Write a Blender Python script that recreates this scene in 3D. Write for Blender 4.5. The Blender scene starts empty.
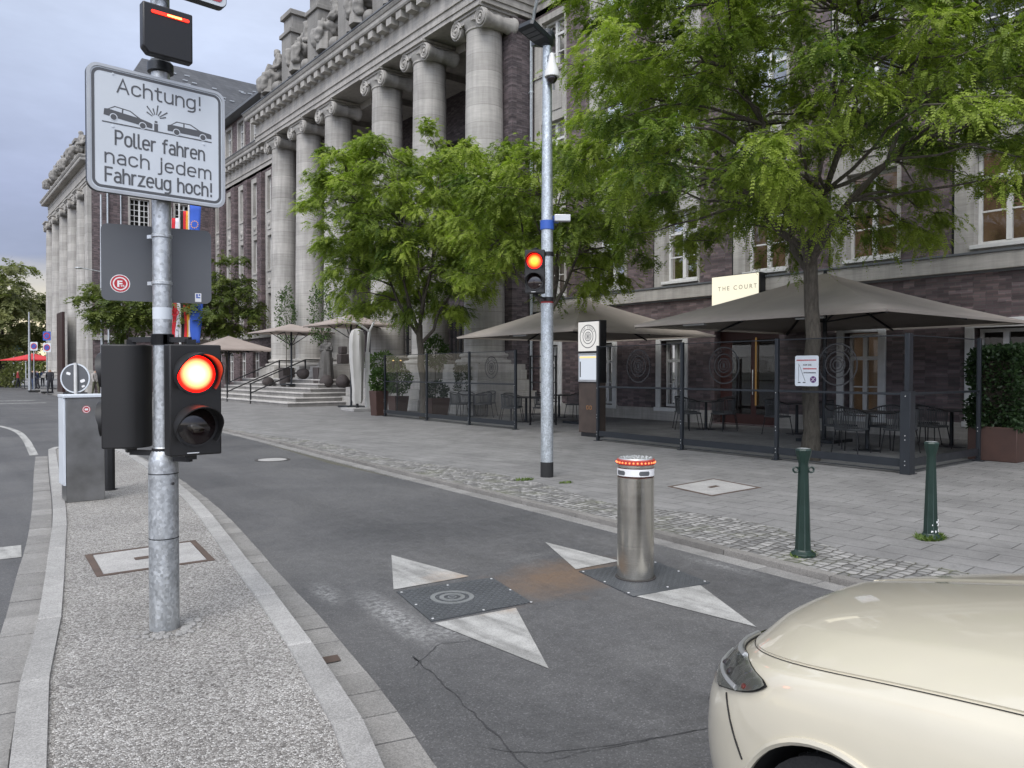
import bpy, bmesh, math, random
import numpy as np
from mathutils import Vector, Matrix
R = math.radians
random.seed(7)
SC = bpy.context.scene
COL = SC.collection

# ------------------------------------------------------------------ camera and ground geometry
CAM_H, YAW, FPX, HORV = 1.55, R(38.3), 769.0, 371.5
def ray(u, v):
    a = (u - 512) / FPX; b = (HORV - v) / FPX
    return Vector((math.sin(YAW) + a * math.cos(YAW), math.cos(YAW) - a * math.sin(YAW), b))
def G(u, v, z=0.0):                       # where a photo point meets the level z
    r = ray(u, v); t = (z - CAM_H) / r.z
    return Vector((r.x * t, r.y * t, z))

# ------------------------------------------------------------------ tagging
def tag(o, label=None, cat=None, group=None, kind=None):
    if label: o['label'] = label
    if cat: o['category'] = cat
    if group: o['group'] = group
    if kind: o['kind'] = kind
    return o
def empty(name, loc=(0, 0, 0), rz=0.0, label=None, cat=None, group=None):
    o = bpy.data.objects.new(name, None); COL.objects.link(o)
    o.location = loc; o.rotation_euler = (0, 0, rz); o.empty_display_size = 0.2
    return tag(o, label, cat, group)
def offset_of(p):
    v = Vector((0, 0, 0))
    while p is not None:
        v += Vector(p.location); p = p.parent
    return v
def copy_tree(o, parent=None):
    c = o.copy(); COL.objects.link(c); c.parent = parent
    for ch in list(o.children): copy_tree(ch, c)
    return c

class MB:
    """collects shapes in world (or local) coordinates and links them as one mesh object"""
    def __init__(s): s.v = []; s.f = []; s.mi = []; s.cur = 0
    def add(s, verts, faces, M=None):
        n = len(s.v)
        if M is not None: verts = [M @ Vector(p) for p in verts]
        s.v.extend([tuple(p) for p in verts])
        s.f.extend([tuple(i + n for i in f) for f in faces]); s.mi.extend([s.cur] * len(faces))
        return s
    def box(s, a, b, M=None):
        (x0, y0, z0), (x1, y1, z1) = a, b
        if x0 > x1: x0, x1 = x1, x0
        if y0 > y1: y0, y1 = y1, y0
        if z0 > z1: z0, z1 = z1, z0
        return s.add([(x0, y0, z0), (x1, y0, z0), (x1, y1, z0), (x0, y1, z0), (x0, y0, z1), (x1, y0, z1), (x1, y1, z1), (x0, y1, z1)],
                     [(0, 3, 2, 1), (4, 5, 6, 7), (0, 1, 5, 4), (1, 2, 6, 5), (2, 3, 7, 6), (3, 0, 4, 7)], M)
    def bar(s, p, q, w, h=None, up=(0, 0, 1)):
        p, q = Vector(p), Vector(q); d = q - p; L = d.length; d.normalize(); up = Vector(up)
        if abs(d.dot(up)) > .98: up = Vector((1, 0, 0))
        r = d.cross(up).normalized(); u = r.cross(d)
        M = Matrix(((r.x, d.x, u.x, p.x), (r.y, d.y, u.y, p.y), (r.z, d.z, u.z, p.z), (0, 0, 0, 1)))
        h = h or w
        return s.box((-w / 2, 0, -h / 2), (w / 2, L, h / 2), M)
    def tube(s, pts, r, n=8, caps=True, M=None):
        pts = [Vector(p) for p in pts]; m = len(pts)
        rs = r if isinstance(r, (list, tuple)) else [r] * m
        vs = []; prev = None
        for i, p in enumerate(pts):
            t = (pts[min(i + 1, m - 1)] - pts[max(i - 1, 0)]).normalized()
            if prev is None:
                a = t.cross(Vector((0, 0, 1)))
                if a.length < 1e-3: a = t.cross(Vector((1, 0, 0)))
            else:
                a = prev - t * prev.dot(t)
                if a.length < 1e-4: a = t.cross(Vector((1, 0, 0)))
            a.normalize(); prev = a; b = t.cross(a)
            for k in range(n):
                g = 2 * math.pi * k / n
                vs.append(p + (a * math.cos(g) + b * math.sin(g)) * rs[i])
        fs = []
        for i in range(m - 1):
            for k in range(n):
                fs.append((i * n + k, i * n + (k + 1) % n, (i + 1) * n + (k + 1) % n, (i + 1) * n + k))
        if caps:
            fs.append(tuple(range(n - 1, -1, -1))); fs.append(tuple((m - 1) * n + k for k in range(n)))
        return s.add(vs, fs, M)
    def lathe(s, prof, n=24, c=(0, 0, 0), M=None, caps=True, squeeze=1.0):
        vs = []; fs = []; m = len(prof)
        for r, z in prof:
            for k in range(n):
                g = 2 * math.pi * k / n
                vs.append((c[0] + r * math.cos(g), c[1] + r * math.sin(g) * squeeze, c[2] + z))
        for i in range(m - 1):
            for k in range(n):
                fs.append((i * n + k, i * n + (k + 1) % n, (i + 1) * n + (k + 1) % n, (i + 1) * n + k))
        if caps:
            fs.append(tuple(range(n - 1, -1, -1))); fs.append(tuple((m - 1) * n + k for k in range(n)))
        return s.add(vs, fs, M)
    def prism(s, pts, z0, z1, M=None):
        n = len(pts); area = sum(pts[i][0] * pts[(i + 1) % n][1] - pts[(i + 1) % n][0] * pts[i][1] for i in range(n))
        if area < 0: pts = pts[::-1]
        vs = [(p[0], p[1], z0) for p in pts] + [(p[0], p[1], z1) for p in pts]
        fs = [tuple(range(n - 1, -1, -1)), tuple(range(n, 2 * n))]
        fs += [(i, (i + 1) % n, n + (i + 1) % n, n + i) for i in range(n)]
        return s.add(vs, fs, M)
    def sheet(s, pts, z=None, M=None):
        n = len(pts); area = sum(pts[i][0] * pts[(i + 1) % n][1] - pts[(i + 1) % n][0] * pts[i][1] for i in range(n))
        if area < 0: pts = pts[::-1]
        return s.add([(p[0], p[1], p[2] if z is None else z) for p in pts], [tuple(range(n))], M)
    def strip(s, pts, w, z):               # a thin flat line on the ground
        pts = [Vector((p[0], p[1], 0)) for p in pts]; vs = []
        for i, p in enumerate(pts):
            t = (pts[min(i + 1, len(pts) - 1)] - pts[max(i - 1, 0)]).normalized()
            nrm = Vector((-t.y, t.x, 0)); ww = w[i] if isinstance(w, list) else w
            vs += [(p.x - nrm.x * ww / 2, p.y - nrm.y * ww / 2, z), (p.x + nrm.x * ww / 2, p.y + nrm.y * ww / 2, z)]
        return s.add(vs, [(2 * i, 2 * i + 2, 2 * i + 3, 2 * i + 1) for i in range(len(pts) - 1)])
    def ball(s, c, r, n=12, m=8, sc=(1, 1, 1), M=None):
        prof = [(max(1e-4, math.sin(math.pi * i / m)) * r, -math.cos(math.pi * i / m) * r) for i in range(m + 1)]
        b = MB().lathe(prof, n)
        return s.add([(c[0] + p[0] * sc[0], c[1] + p[1] * sc[1], c[2] + p[2] * sc[2]) for p in b.v], b.f, M)
    def rrect(s, w, h, rad, z0, z1, M=None, n=6, c=(0, 0)):
        return s.prism(rrect_pts(w, h, rad, n, c), z0, z1, M)
    def build(s, name, mat, parent=None, smooth=35, bevel=0, label=None, cat=None, group=None, kind=None, mods=None):
        me = bpy.data.meshes.new(name)
        off = offset_of(parent)
        me.from_pydata([(p[0] - off.x, p[1] - off.y, p[2] - off.z) for p in s.v], [], s.f)
        for m_ in (mat if isinstance(mat, (list, tuple)) else [mat]): me.materials.append(m_)
        if any(s.mi): me.polygons.foreach_set('material_index', s.mi)
        me.update()
        if smooth:
            me.shade_smooth(); me.set_sharp_from_angle(angle=R(smooth))
        o = bpy.data.objects.new(name, me); COL.objects.link(o)
        if parent is not None: o.parent = parent
        if bevel:
            b = o.modifiers.new('bevel', 'BEVEL'); b.width = bevel; b.segments = 2; b.limit_method = 'ANGLE'; b.angle_limit = R(40)
        return tag(o, label, cat, group, kind)

def rrect_pts(w, h, rad, n=6, c=(0, 0)):
    pts = []
    for (sx, sy, a0) in ((1, 1, 0), (-1, 1, 90), (-1, -1, 180), (1, -1, 270)):
        for k in range(n + 1):
            a = R(a0 + 90 * k / n)
            pts.append((c[0] + sx * (w / 2 - rad) + rad * math.cos(a), c[1] + sy * (h / 2 - rad) + rad * math.sin(a)))
    return pts
def ring_add(mb, outer, inner, z0, z1, M=None):     # a closed band between two outlines of equal length
    n = len(outer)
    vs = [(p[0], p[1], z1) for p in outer] + [(p[0], p[1], z1) for p in inner] + [(p[0], p[1], z0) for p in outer] + [(p[0], p[1], z0) for p in inner]
    fs = []
    for i in range(n):
        j = (i + 1) % n
        fs += [(i, j, n + j, n + i), (2 * n + i, 3 * n + i, 3 * n + j, 2 * n + j), (i, 2 * n + i, 2 * n + j, j), (n + i, n + j, 3 * n + j, 3 * n + i)]
    mb.add(vs, fs, M)
def circle_pts(r, n=32, c=(0, 0)):
    return [(c[0] + r * math.cos(2 * math.pi * k / n), c[1] + r * math.sin(2 * math.pi * k / n)) for k in range(n)]
def frame_from(o, right, up):
    o, r, u = Vector(o), Vector(right).normalized(), Vector(up)
    u = (u - r * u.dot(r)).normalized(); n = r.cross(u)
    return Matrix(((r.x, u.x, n.x, o.x), (r.y, u.y, n.y, o.y), (r.z, u.z, n.z, o.z), (0, 0, 0, 1)))

_fc = {}
def glyphs(text, bold=0.0, depth=0.0):
    key = (text, bold)
    if key not in _fc:
        cu = bpy.data.curves.new('writing', 'FONT'); cu.body = text; cu.size = 1.0; cu.offset = bold; cu.resolution_u = 4
        ob = bpy.data.objects.new('writing', cu); COL.objects.link(ob)
        dg = bpy.context.evaluated_depsgraph_get(); dg.update()
        me = bpy.data.meshes.new_from_object(ob.evaluated_get(dg))
        vs = [v.co.copy() for v in me.vertices]; fs = [tuple(p.vertices) for p in me.polygons]
        bpy.data.objects.remove(ob); bpy.data.curves.remove(cu); bpy.data.meshes.remove(me)
        _fc[key] = (vs, fs)
    return _fc[key]
def write(mb, text, x0, x1, y, cap, z, M, bold=0.0):
    """writing fitted between x0 and x1 with its baseline at y and capitals of height cap"""
    vs, fs = glyphs(text, bold)
    hv, _ = glyphs('H', bold); hc = max(p.y for p in hv) - min(p.y for p in hv)
    a = min(p.x for p in vs); b = max(p.x for p in vs)
    mb.add([(x0 + (p.x - a) / (b - a) * (x1 - x0), y + p.y * cap / hc, z) for p in vs], fs, M)
def write_arc(mb, text, radius, cap, z, M, a0, a1, bold=0.0):
    n = len(text)
    for i, ch in enumerate(text):
        if ch == ' ': continue
        vs, fs = glyphs(ch, bold); a = min(p.x for p in vs); b = max(p.x for p in vs); h = 0.7
        g = a0 + (a1 - a0) * i / (n - 1); s = cap / h
        Q = Matrix.Rotation(g - math.pi / 2, 4, 'Z')
        mb.add([Q @ Vector(((p.x - (a + b) / 2) * s, radius + (p.y - h / 2) * s, z)) for p in vs], fs, M)

def _arc(cx, cy, rx, ry, a0, a1, n=7): return [(cx + rx * math.cos(R(a0 + (a1 - a0) * k / n)), cy + ry * math.sin(R(a0 + (a1 - a0) * k / n))) for k in range(n + 1)]
def _bowl(): return _arc(.24, .48, .24, .24, 0, 180) + _arc(.24, .24, .24, .24, 180, 360) + [(.48, .48)]
STROKES = {
    'A': ([[(0, 0), (.30, 1), (.60, 0)], [(.10, .32), (.50, .32)]], .60), 'P': ([[(0, 0), (0, 1), (.26, 1)] + _arc(.26, .735, .26, .265, 90, -90)[1:] + [(0, .47)]], .52), 'F': ([[(0, 0), (0, 1), (.46, 1)], [(0, .52), (.40, .52)]], .46),
    'c': ([[(.46, .58)] + _arc(.24, .48, .24, .24, 40, 180) + _arc(.24, .24, .24, .24, 180, 320) + [(.46, .14)]], .46), 'h': ([[(0, 0), (0, 1)], [(0, .46)] + _arc(.23, .46, .23, .26, 180, 0) + [(.46, 0)]], .46), 't': ([[(.14, .94), (.14, .17)] + _arc(.30, .16, .16, .16, 180, 270) + [(.36, 0)], [(0, .72), (.34, .72)]], .36),
    'u': ([[(0, .72), (0, .24)] + _arc(.23, .24, .23, .24, 180, 360), [(.46, .72), (.46, 0)]], .46), 'n': ([[(0, 0), (0, .72)], [(0, .46)] + _arc(.23, .46, .23, .26, 180, 0) + [(.46, 0)]], .46), 'g': ([_bowl(), [(.48, .72), (.48, -.04)] + _arc(.26, -.04, .22, .22, 0, -90) + [(.08, -.26)]], .48),
    '!': ([[(.10, 1), (.10, .38)], [(.10, .02), (.10, .09)]], .12), 'o': ([_bowl()], .48), 'l': ([[(0, 1), (0, .14)] + _arc(.13, .13, .13, .13, 180, 270) + [(.17, 0)]], .15), 'e': ([[(0, .37), (.48, .37), (.48, .48)] + _arc(.24, .48, .24, .24, 0, 180)[1:] + _arc(.24, .24, .24, .24, 180, 310)], .48),
    'r': ([[(0, 0), (0, .72)], [(0, .46)] + _arc(.22, .46, .22, .26, 180, 80)], .28), 'f': ([[(.12, 0), (.12, .82)] + _arc(.28, .82, .16, .18, 180, 90) + [(.34, 1)], [(0, .70), (.30, .70)]], .33), 'a': ([[(.44, 0), (.44, .48)] + _arc(.22, .48, .22, .24, 0, 130), [(.44, .41), (.20, .41)] + _arc(.20, .205, .20, .205, 90, 270) + [(.44, .06)]], .44),
    'j': ([[(.10, .72), (.10, -.10)] + _arc(-.04, -.10, .14, .16, 0, -90) + [(-.08, -.26)], [(.10, .88), (.10, 1.0)]], .12), 'd': ([_bowl(), [(.48, 1), (.48, 0)]], .48), 'm': ([[(0, 0), (0, .72)], [(0, .48)] + _arc(.19, .48, .19, .24, 180, 0) + [(.38, 0)], [(.38, .48)] + _arc(.57, .48, .19, .24, 180, 0) + [(.76, 0)]], .76), 'z': ([[(.02, .72), (.44, .72), (.02, 0), (.46, 0)]], .46), ' ': ([], .22)}
def write_strokes(mb, text, x0, x1, y, cap, z, M, th=.13, gap=.22):
    """road-sign lettering made of strokes of even width"""
    tot = sum(STROKES[c][1] for c in text) + gap * (len(text) - 1); sx_ = (x1 - x0) / tot; cx = 0
    for c in text:
        for si, P in enumerate(STROKES[c][0]):
            Q = [Vector((x0 + (cx + p[0]) * sx_, y + p[1] * cap)) for p in P]; Q = [q for i, q in enumerate(Q) if i == 0 or (q - Q[i - 1]).length > 1e-6]; h = th * cap / 2; vs = []
            for i, q in enumerate(Q):
                t0 = (Q[i] - Q[i - 1]).normalized() if i else (Q[1] - Q[0]).normalized(); t1 = (Q[i + 1] - Q[i]).normalized() if i < len(Q) - 1 else t0
                n0, n1 = Vector((-t0.y, t0.x)), Vector((-t1.y, t1.x)); m_ = (n0 + n1) / max(.35, 1 + n0.dot(n1)); e = Vector((0, 0))
                if i == 0: e = -t1 * h * .9
                elif i == len(Q) - 1: e = t0 * h * .9
                vs += [(*(q + e + m_ * h), z + .0003 * si), (*(q + e - m_ * h), z + .0003 * si)]
            mb.add(vs, [(2 * i, 2 * i + 1, 2 * i + 3, 2 * i + 2) for i in range(len(Q) - 1)], M)
        cx += STROKES[c][1] + gap
def skin(name, verts, edges, radii, mat, parent=None, sub=2, root=0, rough=None):
    me = bpy.data.meshes.new(name); off = offset_of(parent)
    me.from_pydata([tuple(Vector(v) - off) for v in verts], edges, [])
    ob = bpy.data.objects.new(name, me); COL.objects.link(ob)
    ob.modifiers.new('skin', 'SKIN'); sm = ob.modifiers.new('sub', 'SUBSURF'); sm.levels = sub; sm.render_levels = sub
    for i, r in enumerate(radii):
        d = me.skin_vertices[0].data[i]; d.radius = (r, r) if not isinstance(r, tuple) else r; d.use_root = (i == root)
    dg = bpy.context.evaluated_depsgraph_get(); dg.update()
    new = bpy.data.meshes.new_from_object(ob.evaluated_get(dg))
    bpy.data.objects.remove(ob); bpy.data.meshes.remove(me)
    if rough:
        from mathutils import noise as mn
        vn = [v.normal.copy() for v in new.vertices]
        for v, n_ in zip(new.vertices, vn):
            q = v.co * rough[1]; a = mn.noise(Vector((q.x * 1.6, q.y * 1.6, q.z * .45))) + .6 * mn.noise(q * 2.3); v.co += n_ * a * rough[0]
    new.name = name; new.materials.clear()
    for m_ in (mat if isinstance(mat, (list, tuple)) else [mat]): new.materials.append(m_)
    new.shade_smooth()
    o = bpy.data.objects.new(name, new); COL.objects.link(o)
    if parent is not None: o.parent = parent
    return o

# ------------------------------------------------------------------ materials
class NT:
    def __init__(s, name):
        s.m = bpy.data.materials.new(name); s.m.use_nodes = True; s.t = s.m.node_tree
        s.t.nodes.clear(); s.out = s.t.nodes.new('ShaderNodeOutputMaterial')
    def n(s, typ, **kw):
        nd = s.t.nodes.new(typ)
        for k, v in kw.items():
            if k.startswith('in_'): continue
            setattr(nd, k, v)
        return nd
    def link(s, a, b): s.t.links.new(a, b)
    def val(s, sock, v):
        if isinstance(v, bpy.types.NodeSocket): s.link(v, sock)
        elif v is not None:
            if hasattr(sock.default_value, '__len__') and not hasattr(v, '__len__'): v = (v,) * len(sock.default_value)
            if hasattr(sock.default_value, '__len__') and len(sock.default_value) == 4 and len(v) == 3: v = (*v, 1)
            sock.default_value = v
    def obj(s): return s.n('ShaderNodeTexCoord').outputs['Object']
    def pos(s): return s.n('ShaderNodeNewGeometry').outputs['Position']
    def mapping(s, vec, scale=(1, 1, 1), rot=(0, 0, 0), loc=(0, 0, 0)):
        m = s.n('ShaderNodeMapping'); s.link(vec, m.inputs[0]); m.inputs['Scale'].default_value = scale; m.inputs['Rotation'].default_value = rot; m.inputs['Location'].default_value = loc
        return m.outputs[0]
    def noise(s, vec, scale, detail=4, rough=.55, dist=0):
        nd = s.n('ShaderNodeTexNoise'); s.link(vec, nd.inputs['Vector'])
        nd.inputs['Scale'].default_value = scale; nd.inputs['Detail'].default_value = detail; nd.inputs['Roughness'].default_value = rough; nd.inputs['Distortion'].default_value = dist
        return nd.outputs['Fac']
    def voro(s, vec, scale, feature='F1', rand=1.0, out='Distance'):
        nd = s.n('ShaderNodeTexVoronoi'); nd.feature = feature; s.link(vec, nd.inputs['Vector']); nd.inputs['Scale'].default_value = scale; nd.inputs['Randomness'].default_value = rand
        return nd.outputs[out]
    def ramp(s, fac, stops, interp='LINEAR'):
        nd = s.n('ShaderNodeValToRGB'); s.link(fac, nd.inputs[0]); cr = nd.color_ramp; cr.interpolation = interp
        while len(cr.elements) < len(stops): cr.elements.new(.5)
        for e, (p, c) in zip(cr.elements, stops):
            e.position = p; e.color = (c, c, c, 1) if not hasattr(c, '__len__') else (*c[:3], 1)
        return nd.outputs[0]
    def mix(s, f, a, b, mode='MIX'):
        nd = s.n('ShaderNodeMix', data_type='RGBA', blend_type=mode); s.val(nd.inputs[0], f); s.val(nd.inputs[6], a); s.val(nd.inputs[7], b)
        return nd.outputs[2]
    def math(s, op, a, b=None, clamp=False):
        nd = s.n('ShaderNodeMath', operation=op, use_clamp=clamp); s.val(nd.inputs[0], a)
        if b is not None: s.val(nd.inputs[1], b)
        return nd.outputs[0]
    def vmath(s, op, a, b=None):
        nd = s.n('ShaderNodeVectorMath', operation=op); s.val(nd.inputs[0], a)
        if b is not None: s.val(nd.inputs[1], b)
        return nd.outputs['Value' if op in ('DISTANCE', 'LENGTH', 'DOT_PRODUCT') else 'Vector']
    def bump(s, h, strength=.3, dist=.02, normal=None):
        nd = s.n('ShaderNodeBump'); s.link(h, nd.inputs['Height']); nd.inputs['Strength'].default_value = strength; nd.inputs['Distance'].default_value = dist
        if normal is not None: s.link(normal, nd.inputs['Normal'])
        return nd.outputs[0]
    def bsdf(s, color, rough=.6, metal=0.0, normal=None, emit=None, estr=1.0, spec=.5, coat=0, sheen=0):
        b = s.n('ShaderNodeBsdfPrincipled'); s.val(b.inputs['Base Color'], color); s.val(b.inputs['Roughness'], rough); s.val(b.inputs['Metallic'], metal)
        b.inputs['Specular IOR Level'].default_value = spec
        if normal is not None: s.link(normal, b.inputs['Normal'])
        if emit is not None: s.val(b.inputs['Emission Color'], emit); s.val(b.inputs['Emission Strength'], estr)
        if coat: b.inputs['Coat Weight'].default_value = coat; b.inputs['Coat Roughness'].default_value = .04
        if sheen: b.inputs['Sheen Weight'].default_value = sheen
        s.link(b.outputs[0], s.out.inputs[0]); return b
    def surf(s, sh): s.link(sh, s.out.inputs[0])

def simple(name, col, rough=.55, metal=0., var=.12, scale=6., bump=0., spec=.5, coat=0, bscale=60):
    t = NT(name); o = t.obj()
    nz = t.noise(o, scale, 5)
    c = t.mix(1.0, col, t.ramp(nz, [(.25, 1 - var), (.75, 1 + var * .6)]), 'MULTIPLY')
    nrm = t.bump(t.noise(o, bscale, 3), bump, .01) if bump else None
    t.bsdf(c, t.ramp(nz, [(.3, max(0, rough - .06)), (.7, min(1, rough + .06))]), metal, nrm, spec=spec, coat=coat); return t.m
def emitter(name, col, strength, rough=.3):
    t = NT(name); t.bsdf(tuple(min(1, c) * .3 for c in col), rough, emit=col, estr=strength); return t.m
M = {}
# ------------------------------------------------------------------ ground materials
def m_asphalt():
    t = NT('asphalt'); p = t.pos()
    fine = t.noise(p, 260, 3, .7); grain = t.voro(p, 150, out='Color'); mid = t.noise(p, 9, 5, .6); big = t.noise(p, .55, 4, .55, .6)
    col = t.ramp(big, [(.3, (.070, .070, .071)), (.5, (.094, .093, .093)), (.72, (.124, .122, .119))])
    col = t.mix(.9, col, t.ramp(mid, [(.3, .84), (.7, 1.12)]), 'MULTIPLY')
    sp = t.n('ShaderNodeSeparateColor'); t.link(grain, sp.inputs[0])
    col = t.mix(.9, col, t.ramp(sp.outputs[0], [(0, .74), (.5, .97), (.86, 1.1), (.98, 1.7)]), 'MULTIPLY')
    # tyre-darkened bands running with the lane
    w = t.noise(t.mapping(p, (1.3, .06, 1), (0, 0, R(4))), 1.6, 3)
    col = t.mix(.55, col, t.ramp(w, [(.35, .78), (.62, 1.1)]), 'MULTIPLY')
    # rust dust between the bollard plates and pale lime spill by the left plate
    def blob(cx, cy, rx, ry, rot, soft=.5, ns=4.0):
        q = t.mapping(p, (1, 1, 1), (0, 0, 0), (-cx, -cy, 0)); q = t.mapping(q, (1, 1, 0), (0, 0, R(rot))); q = t.mapping(q, (1 / rx, 1 / ry, 0))
        d = t.vmath('LENGTH', q); d = t.math('ADD', d, t.math('MULTIPLY', t.math('SUBTRACT', t.noise(p, ns, 5, .65), .5), 1.1))
        return t.ramp(d, [(soft, 1), (1.1, 0)])
    rust = blob(3.86, 4.30, .86, .50, -10, .2)
    col = t.mix(t.math('MULTIPLY', t.math('MULTIPLY', rust, t.ramp(t.noise(p, 40, 5, .8), [(.3, .45), (.6, 1)])), .9), col, t.mix(t.noise(p, 55, 4), (.125, .082, .052), (.215, .140, .085)))
    for (cx, cy, rx, ry, rot, k) in ((2.42, 4.28, .15, .78, 8, .52), (2.58, 3.80, .32, .18, 20, .42), (2.3, 5.0, .12, .4, 10, .4), (5.1, 3.75, .12, .5, 5, .28), (4.2, 4.95, .5, .10, 0, .12)):
        s = t.math('MULTIPLY', blob(cx, cy, rx, ry, rot, .1, 9.0), t.ramp(t.noise(p, 26, 5, .75), [(.42, 0), (.62, 1)]))
        col = t.mix(t.math('MULTIPLY', s, k * 1.6, True), col, (.42, .42, .41))
    oil = t.ramp(t.noise(p, 2.1, 6, .7), [(.62, 0), (.74, 1)])
    col = t.mix(t.math('MULTIPLY', oil, .35), col, (.05, .05, .052))
    nrm = t.bump(sp.outputs[0], .5, .006, t.bump(mid, .12, .02))
    t.bsdf(col, t.ramp(mid, [(.3, .60), (.7, .80)]), 0, nrm, spec=.5); return t.m
def m_gravel():
    t = NT('exposed gravel concrete'); p = t.pos()
    cell = t.voro(p, 108, out='Color'); d = t.voro(p, 108, 'DISTANCE_TO_EDGE'); cell2 = t.voro(p, 170, out='Color')
    s = t.n('ShaderNodeSeparateColor'); t.link(cell, s.inputs[0]); s2 = t.n('ShaderNodeSeparateColor'); t.link(cell2, s2.inputs[0])
    col = t.ramp(s.outputs[0], [(0, (.11, .10, .09)), (.25, (.26, .245, .225)), (.5, (.43, .41, .38)), (.8, (.62, .60, .565)), (1, (.77, .75, .72))])
    col = t.mix(.25, col, t.ramp(s2.outputs[1], [(0, (.14, .13, .12)), (1, (.62, .60, .57))]))
    col = t.mix(t.ramp(d, [(.0, .8), (.09, 0)]), col, (.15, .14, .13))
    col = t.mix(.8, col, t.ramp(t.noise(p, 1.6, 5, .6), [(.3, .80), (.7, 1.12)]), 'MULTIPLY')
    col = t.mix(.5, col, t.ramp(t.noise(t.mapping(p, (1, 1, 1), (0, 0, .6)), 5.5, 4, .7, .8), [(.30, .62), (.42, 1)]), 'MULTIPLY')
    nrm = t.bump(t.ramp(d, [(0, 0), (.25, 1)]), .75, .008)
    t.bsdf(col, .8, 0, nrm, spec=.35); return t.m
def m_conc(name, base, vs=.22, speck=190, rough=.85):
    t = NT(name); p = t.pos()
    at = t.n('ShaderNodeAttribute', attribute_name='tone').outputs['Fac']
    col = t.mix(1, base, t.ramp(at, [(0, 1 - vs), (1, 1 + vs * .7)]), 'MULTIPLY')
    col = t.mix(.8, col, t.ramp(t.noise(p, 3.5, 6, .65), [(.28, .72), (.7, 1.14)]), 'MULTIPLY')
    s = t.n('ShaderNodeSeparateColor'); t.link(t.voro(p, speck, out='Color'), s.inputs[0])
    col = t.mix(.6, col, t.ramp(s.outputs[0], [(0, .62), (.5, 1), (1, 1.4)]), 'MULTIPLY')
    t.bsdf(col, rough, 0, t.bump(s.outputs[0], .28, .004, t.bump(t.noise(p, 12, 5), .2, .012)), spec=.3); return t.m
def m_paving():
    t = NT('concrete slabs'); p = t.pos()
    q = t.mapping(p, (1, 1, 1), (0, 0, R(86.3)))
    b = t.n('ShaderNodeTexBrick'); t.link(q, b.inputs['Vector']); b.offset = .5
    for k, v in (('Scale', 1.0), ('Mortar Size', .006), ('Mortar Smooth', .2), ('Bias', 0.0), ('Brick Width', .50), ('Row Height', .30)): b.inputs[k].default_value = v
    b.inputs['Color1'].default_value = (.240, .235, .228, 1); b.inputs['Color2'].default_value = (.212, .208, .202, 1); b.inputs['Mortar'].default_value = (.105, .102, .097, 1)
    col = t.mix(.85, b.outputs['Color'], t.ramp(t.noise(p, 1.1, 6, .62), [(.3, .74), (.7, 1.16)]), 'MULTIPLY')
    s = t.n('ShaderNodeSeparateColor'); t.link(t.voro(p, 210, out='Color'), s.inputs[0])
    col = t.mix(.5, col, t.ramp(s.outputs[0], [(0, .7), (1, 1.3)]), 'MULTIPLY')
    col = t.mix(.45, col, t.ramp(t.noise(p, 14, 6, .75), [(.52, 1), (.66, .62)]), 'MULTIPLY')
    gum = t.voro(p, 2.6, 'F1', 1.0); col = t.mix(t.ramp(gum, [(.055, .5), (.075, 0)]), col, (.09, .088, .084))
    col = t.mix(.5, col, t.ramp(t.noise(t.mapping(p, (1, .5, 1)), 2.6, 6, .7, 1.2), [(.50, 1), (.68, .70)]), 'MULTIPLY')
    nrm = t.bump(t.math('SUBTRACT', 1, b.outputs['Fac']), .7, .006, t.bump(s.outputs[0], .18, .003))
    t.bsdf(col, .82, 0, nrm, spec=.35); return t.m
def m_setts():
    t = NT('granite setts'); p = t.pos()
    wob = t.n('ShaderNodeTexNoise'); t.link(p, wob.inputs['Vector']); wob.inputs['Scale'].default_value = 5
    q = t.vmath('ADD', p, t.vmath('MULTIPLY', t.vmath('SUBTRACT', wob.outputs['Color'], (.5, .5, .5)), (.07, .07, 0)))
    q = t.mapping(q, (1, 1, 0), (0, 0, R(86)))
    d = t.voro(q, 11.0, 'DISTANCE_TO_EDGE', .32); c = t.voro(q, 11.0, 'F1', .32, 'Color')
    s = t.n('ShaderNodeSeparateColor'); t.link(c, s.inputs[0])
    col = t.ramp(s.outputs[0], [(0, (.16, .157, .152)), (.5, (.25, .245, .235)), (1, (.36, .35, .335))])
    col = t.mix(.5, col, t.ramp(t.noise(p, 45, 4, .7), [(.3, .75), (.7, 1.2)]), 'MULTIPLY')
    j = t.ramp(d, [(.02, 1), (.085, 0)])
    moss = t.ramp(t.noise(p, 1.3, 5, .65), [(.50, 0), (.66, 1)])
    jc = t.mix(moss, (.085, .078, .066), (.10, .12, .04))
    col = t.mix(j, col, jc)
    col = t.mix(t.math('MULTIPLY', moss, .28), col, (.15, .15, .075))
    t.bsdf(col, .8, 0, t.bump(t.ramp(d, [(0, 0), (.2, 1)]), .9, .02), spec=.35); return t.m
def m_paint():
    t = NT('worn road paint'); p = t.pos()
    col = t.ramp(t.noise(p, 7, 6, .65), [(.25, (.30, .295, .28)), (.55, (.43, .425, .405)), (.8, (.52, .515, .495))])
    col = t.mix(t.ramp(t.noise(p, 150, 4, .7), [(.50, 0), (.66, .75)]), col, (.16, .16, .155))
    w = t.noise(t.mapping(p, (3.4, .5, 1), (0, 0, R(52))), 2.3, 3)
    col = t.mix(.75, col, t.ramp(w, [(.36, .55), (.56, 1)]), 'MULTIPLY')
    rr = t.ramp(t.math('ADD', t.vmath('DISTANCE', p, (3.4, 4.35, 0)), t.math('MULTIPLY', t.noise(p, 8, 4), .5)), [(.55, .6), (.95, 0)])
    col = t.mix(rr, col, (.34, .21, .11))
    t.bsdf(col, .75, 0, t.bump(t.noise(p, 160, 3), .2, .004), spec=.3); return t.m
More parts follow.
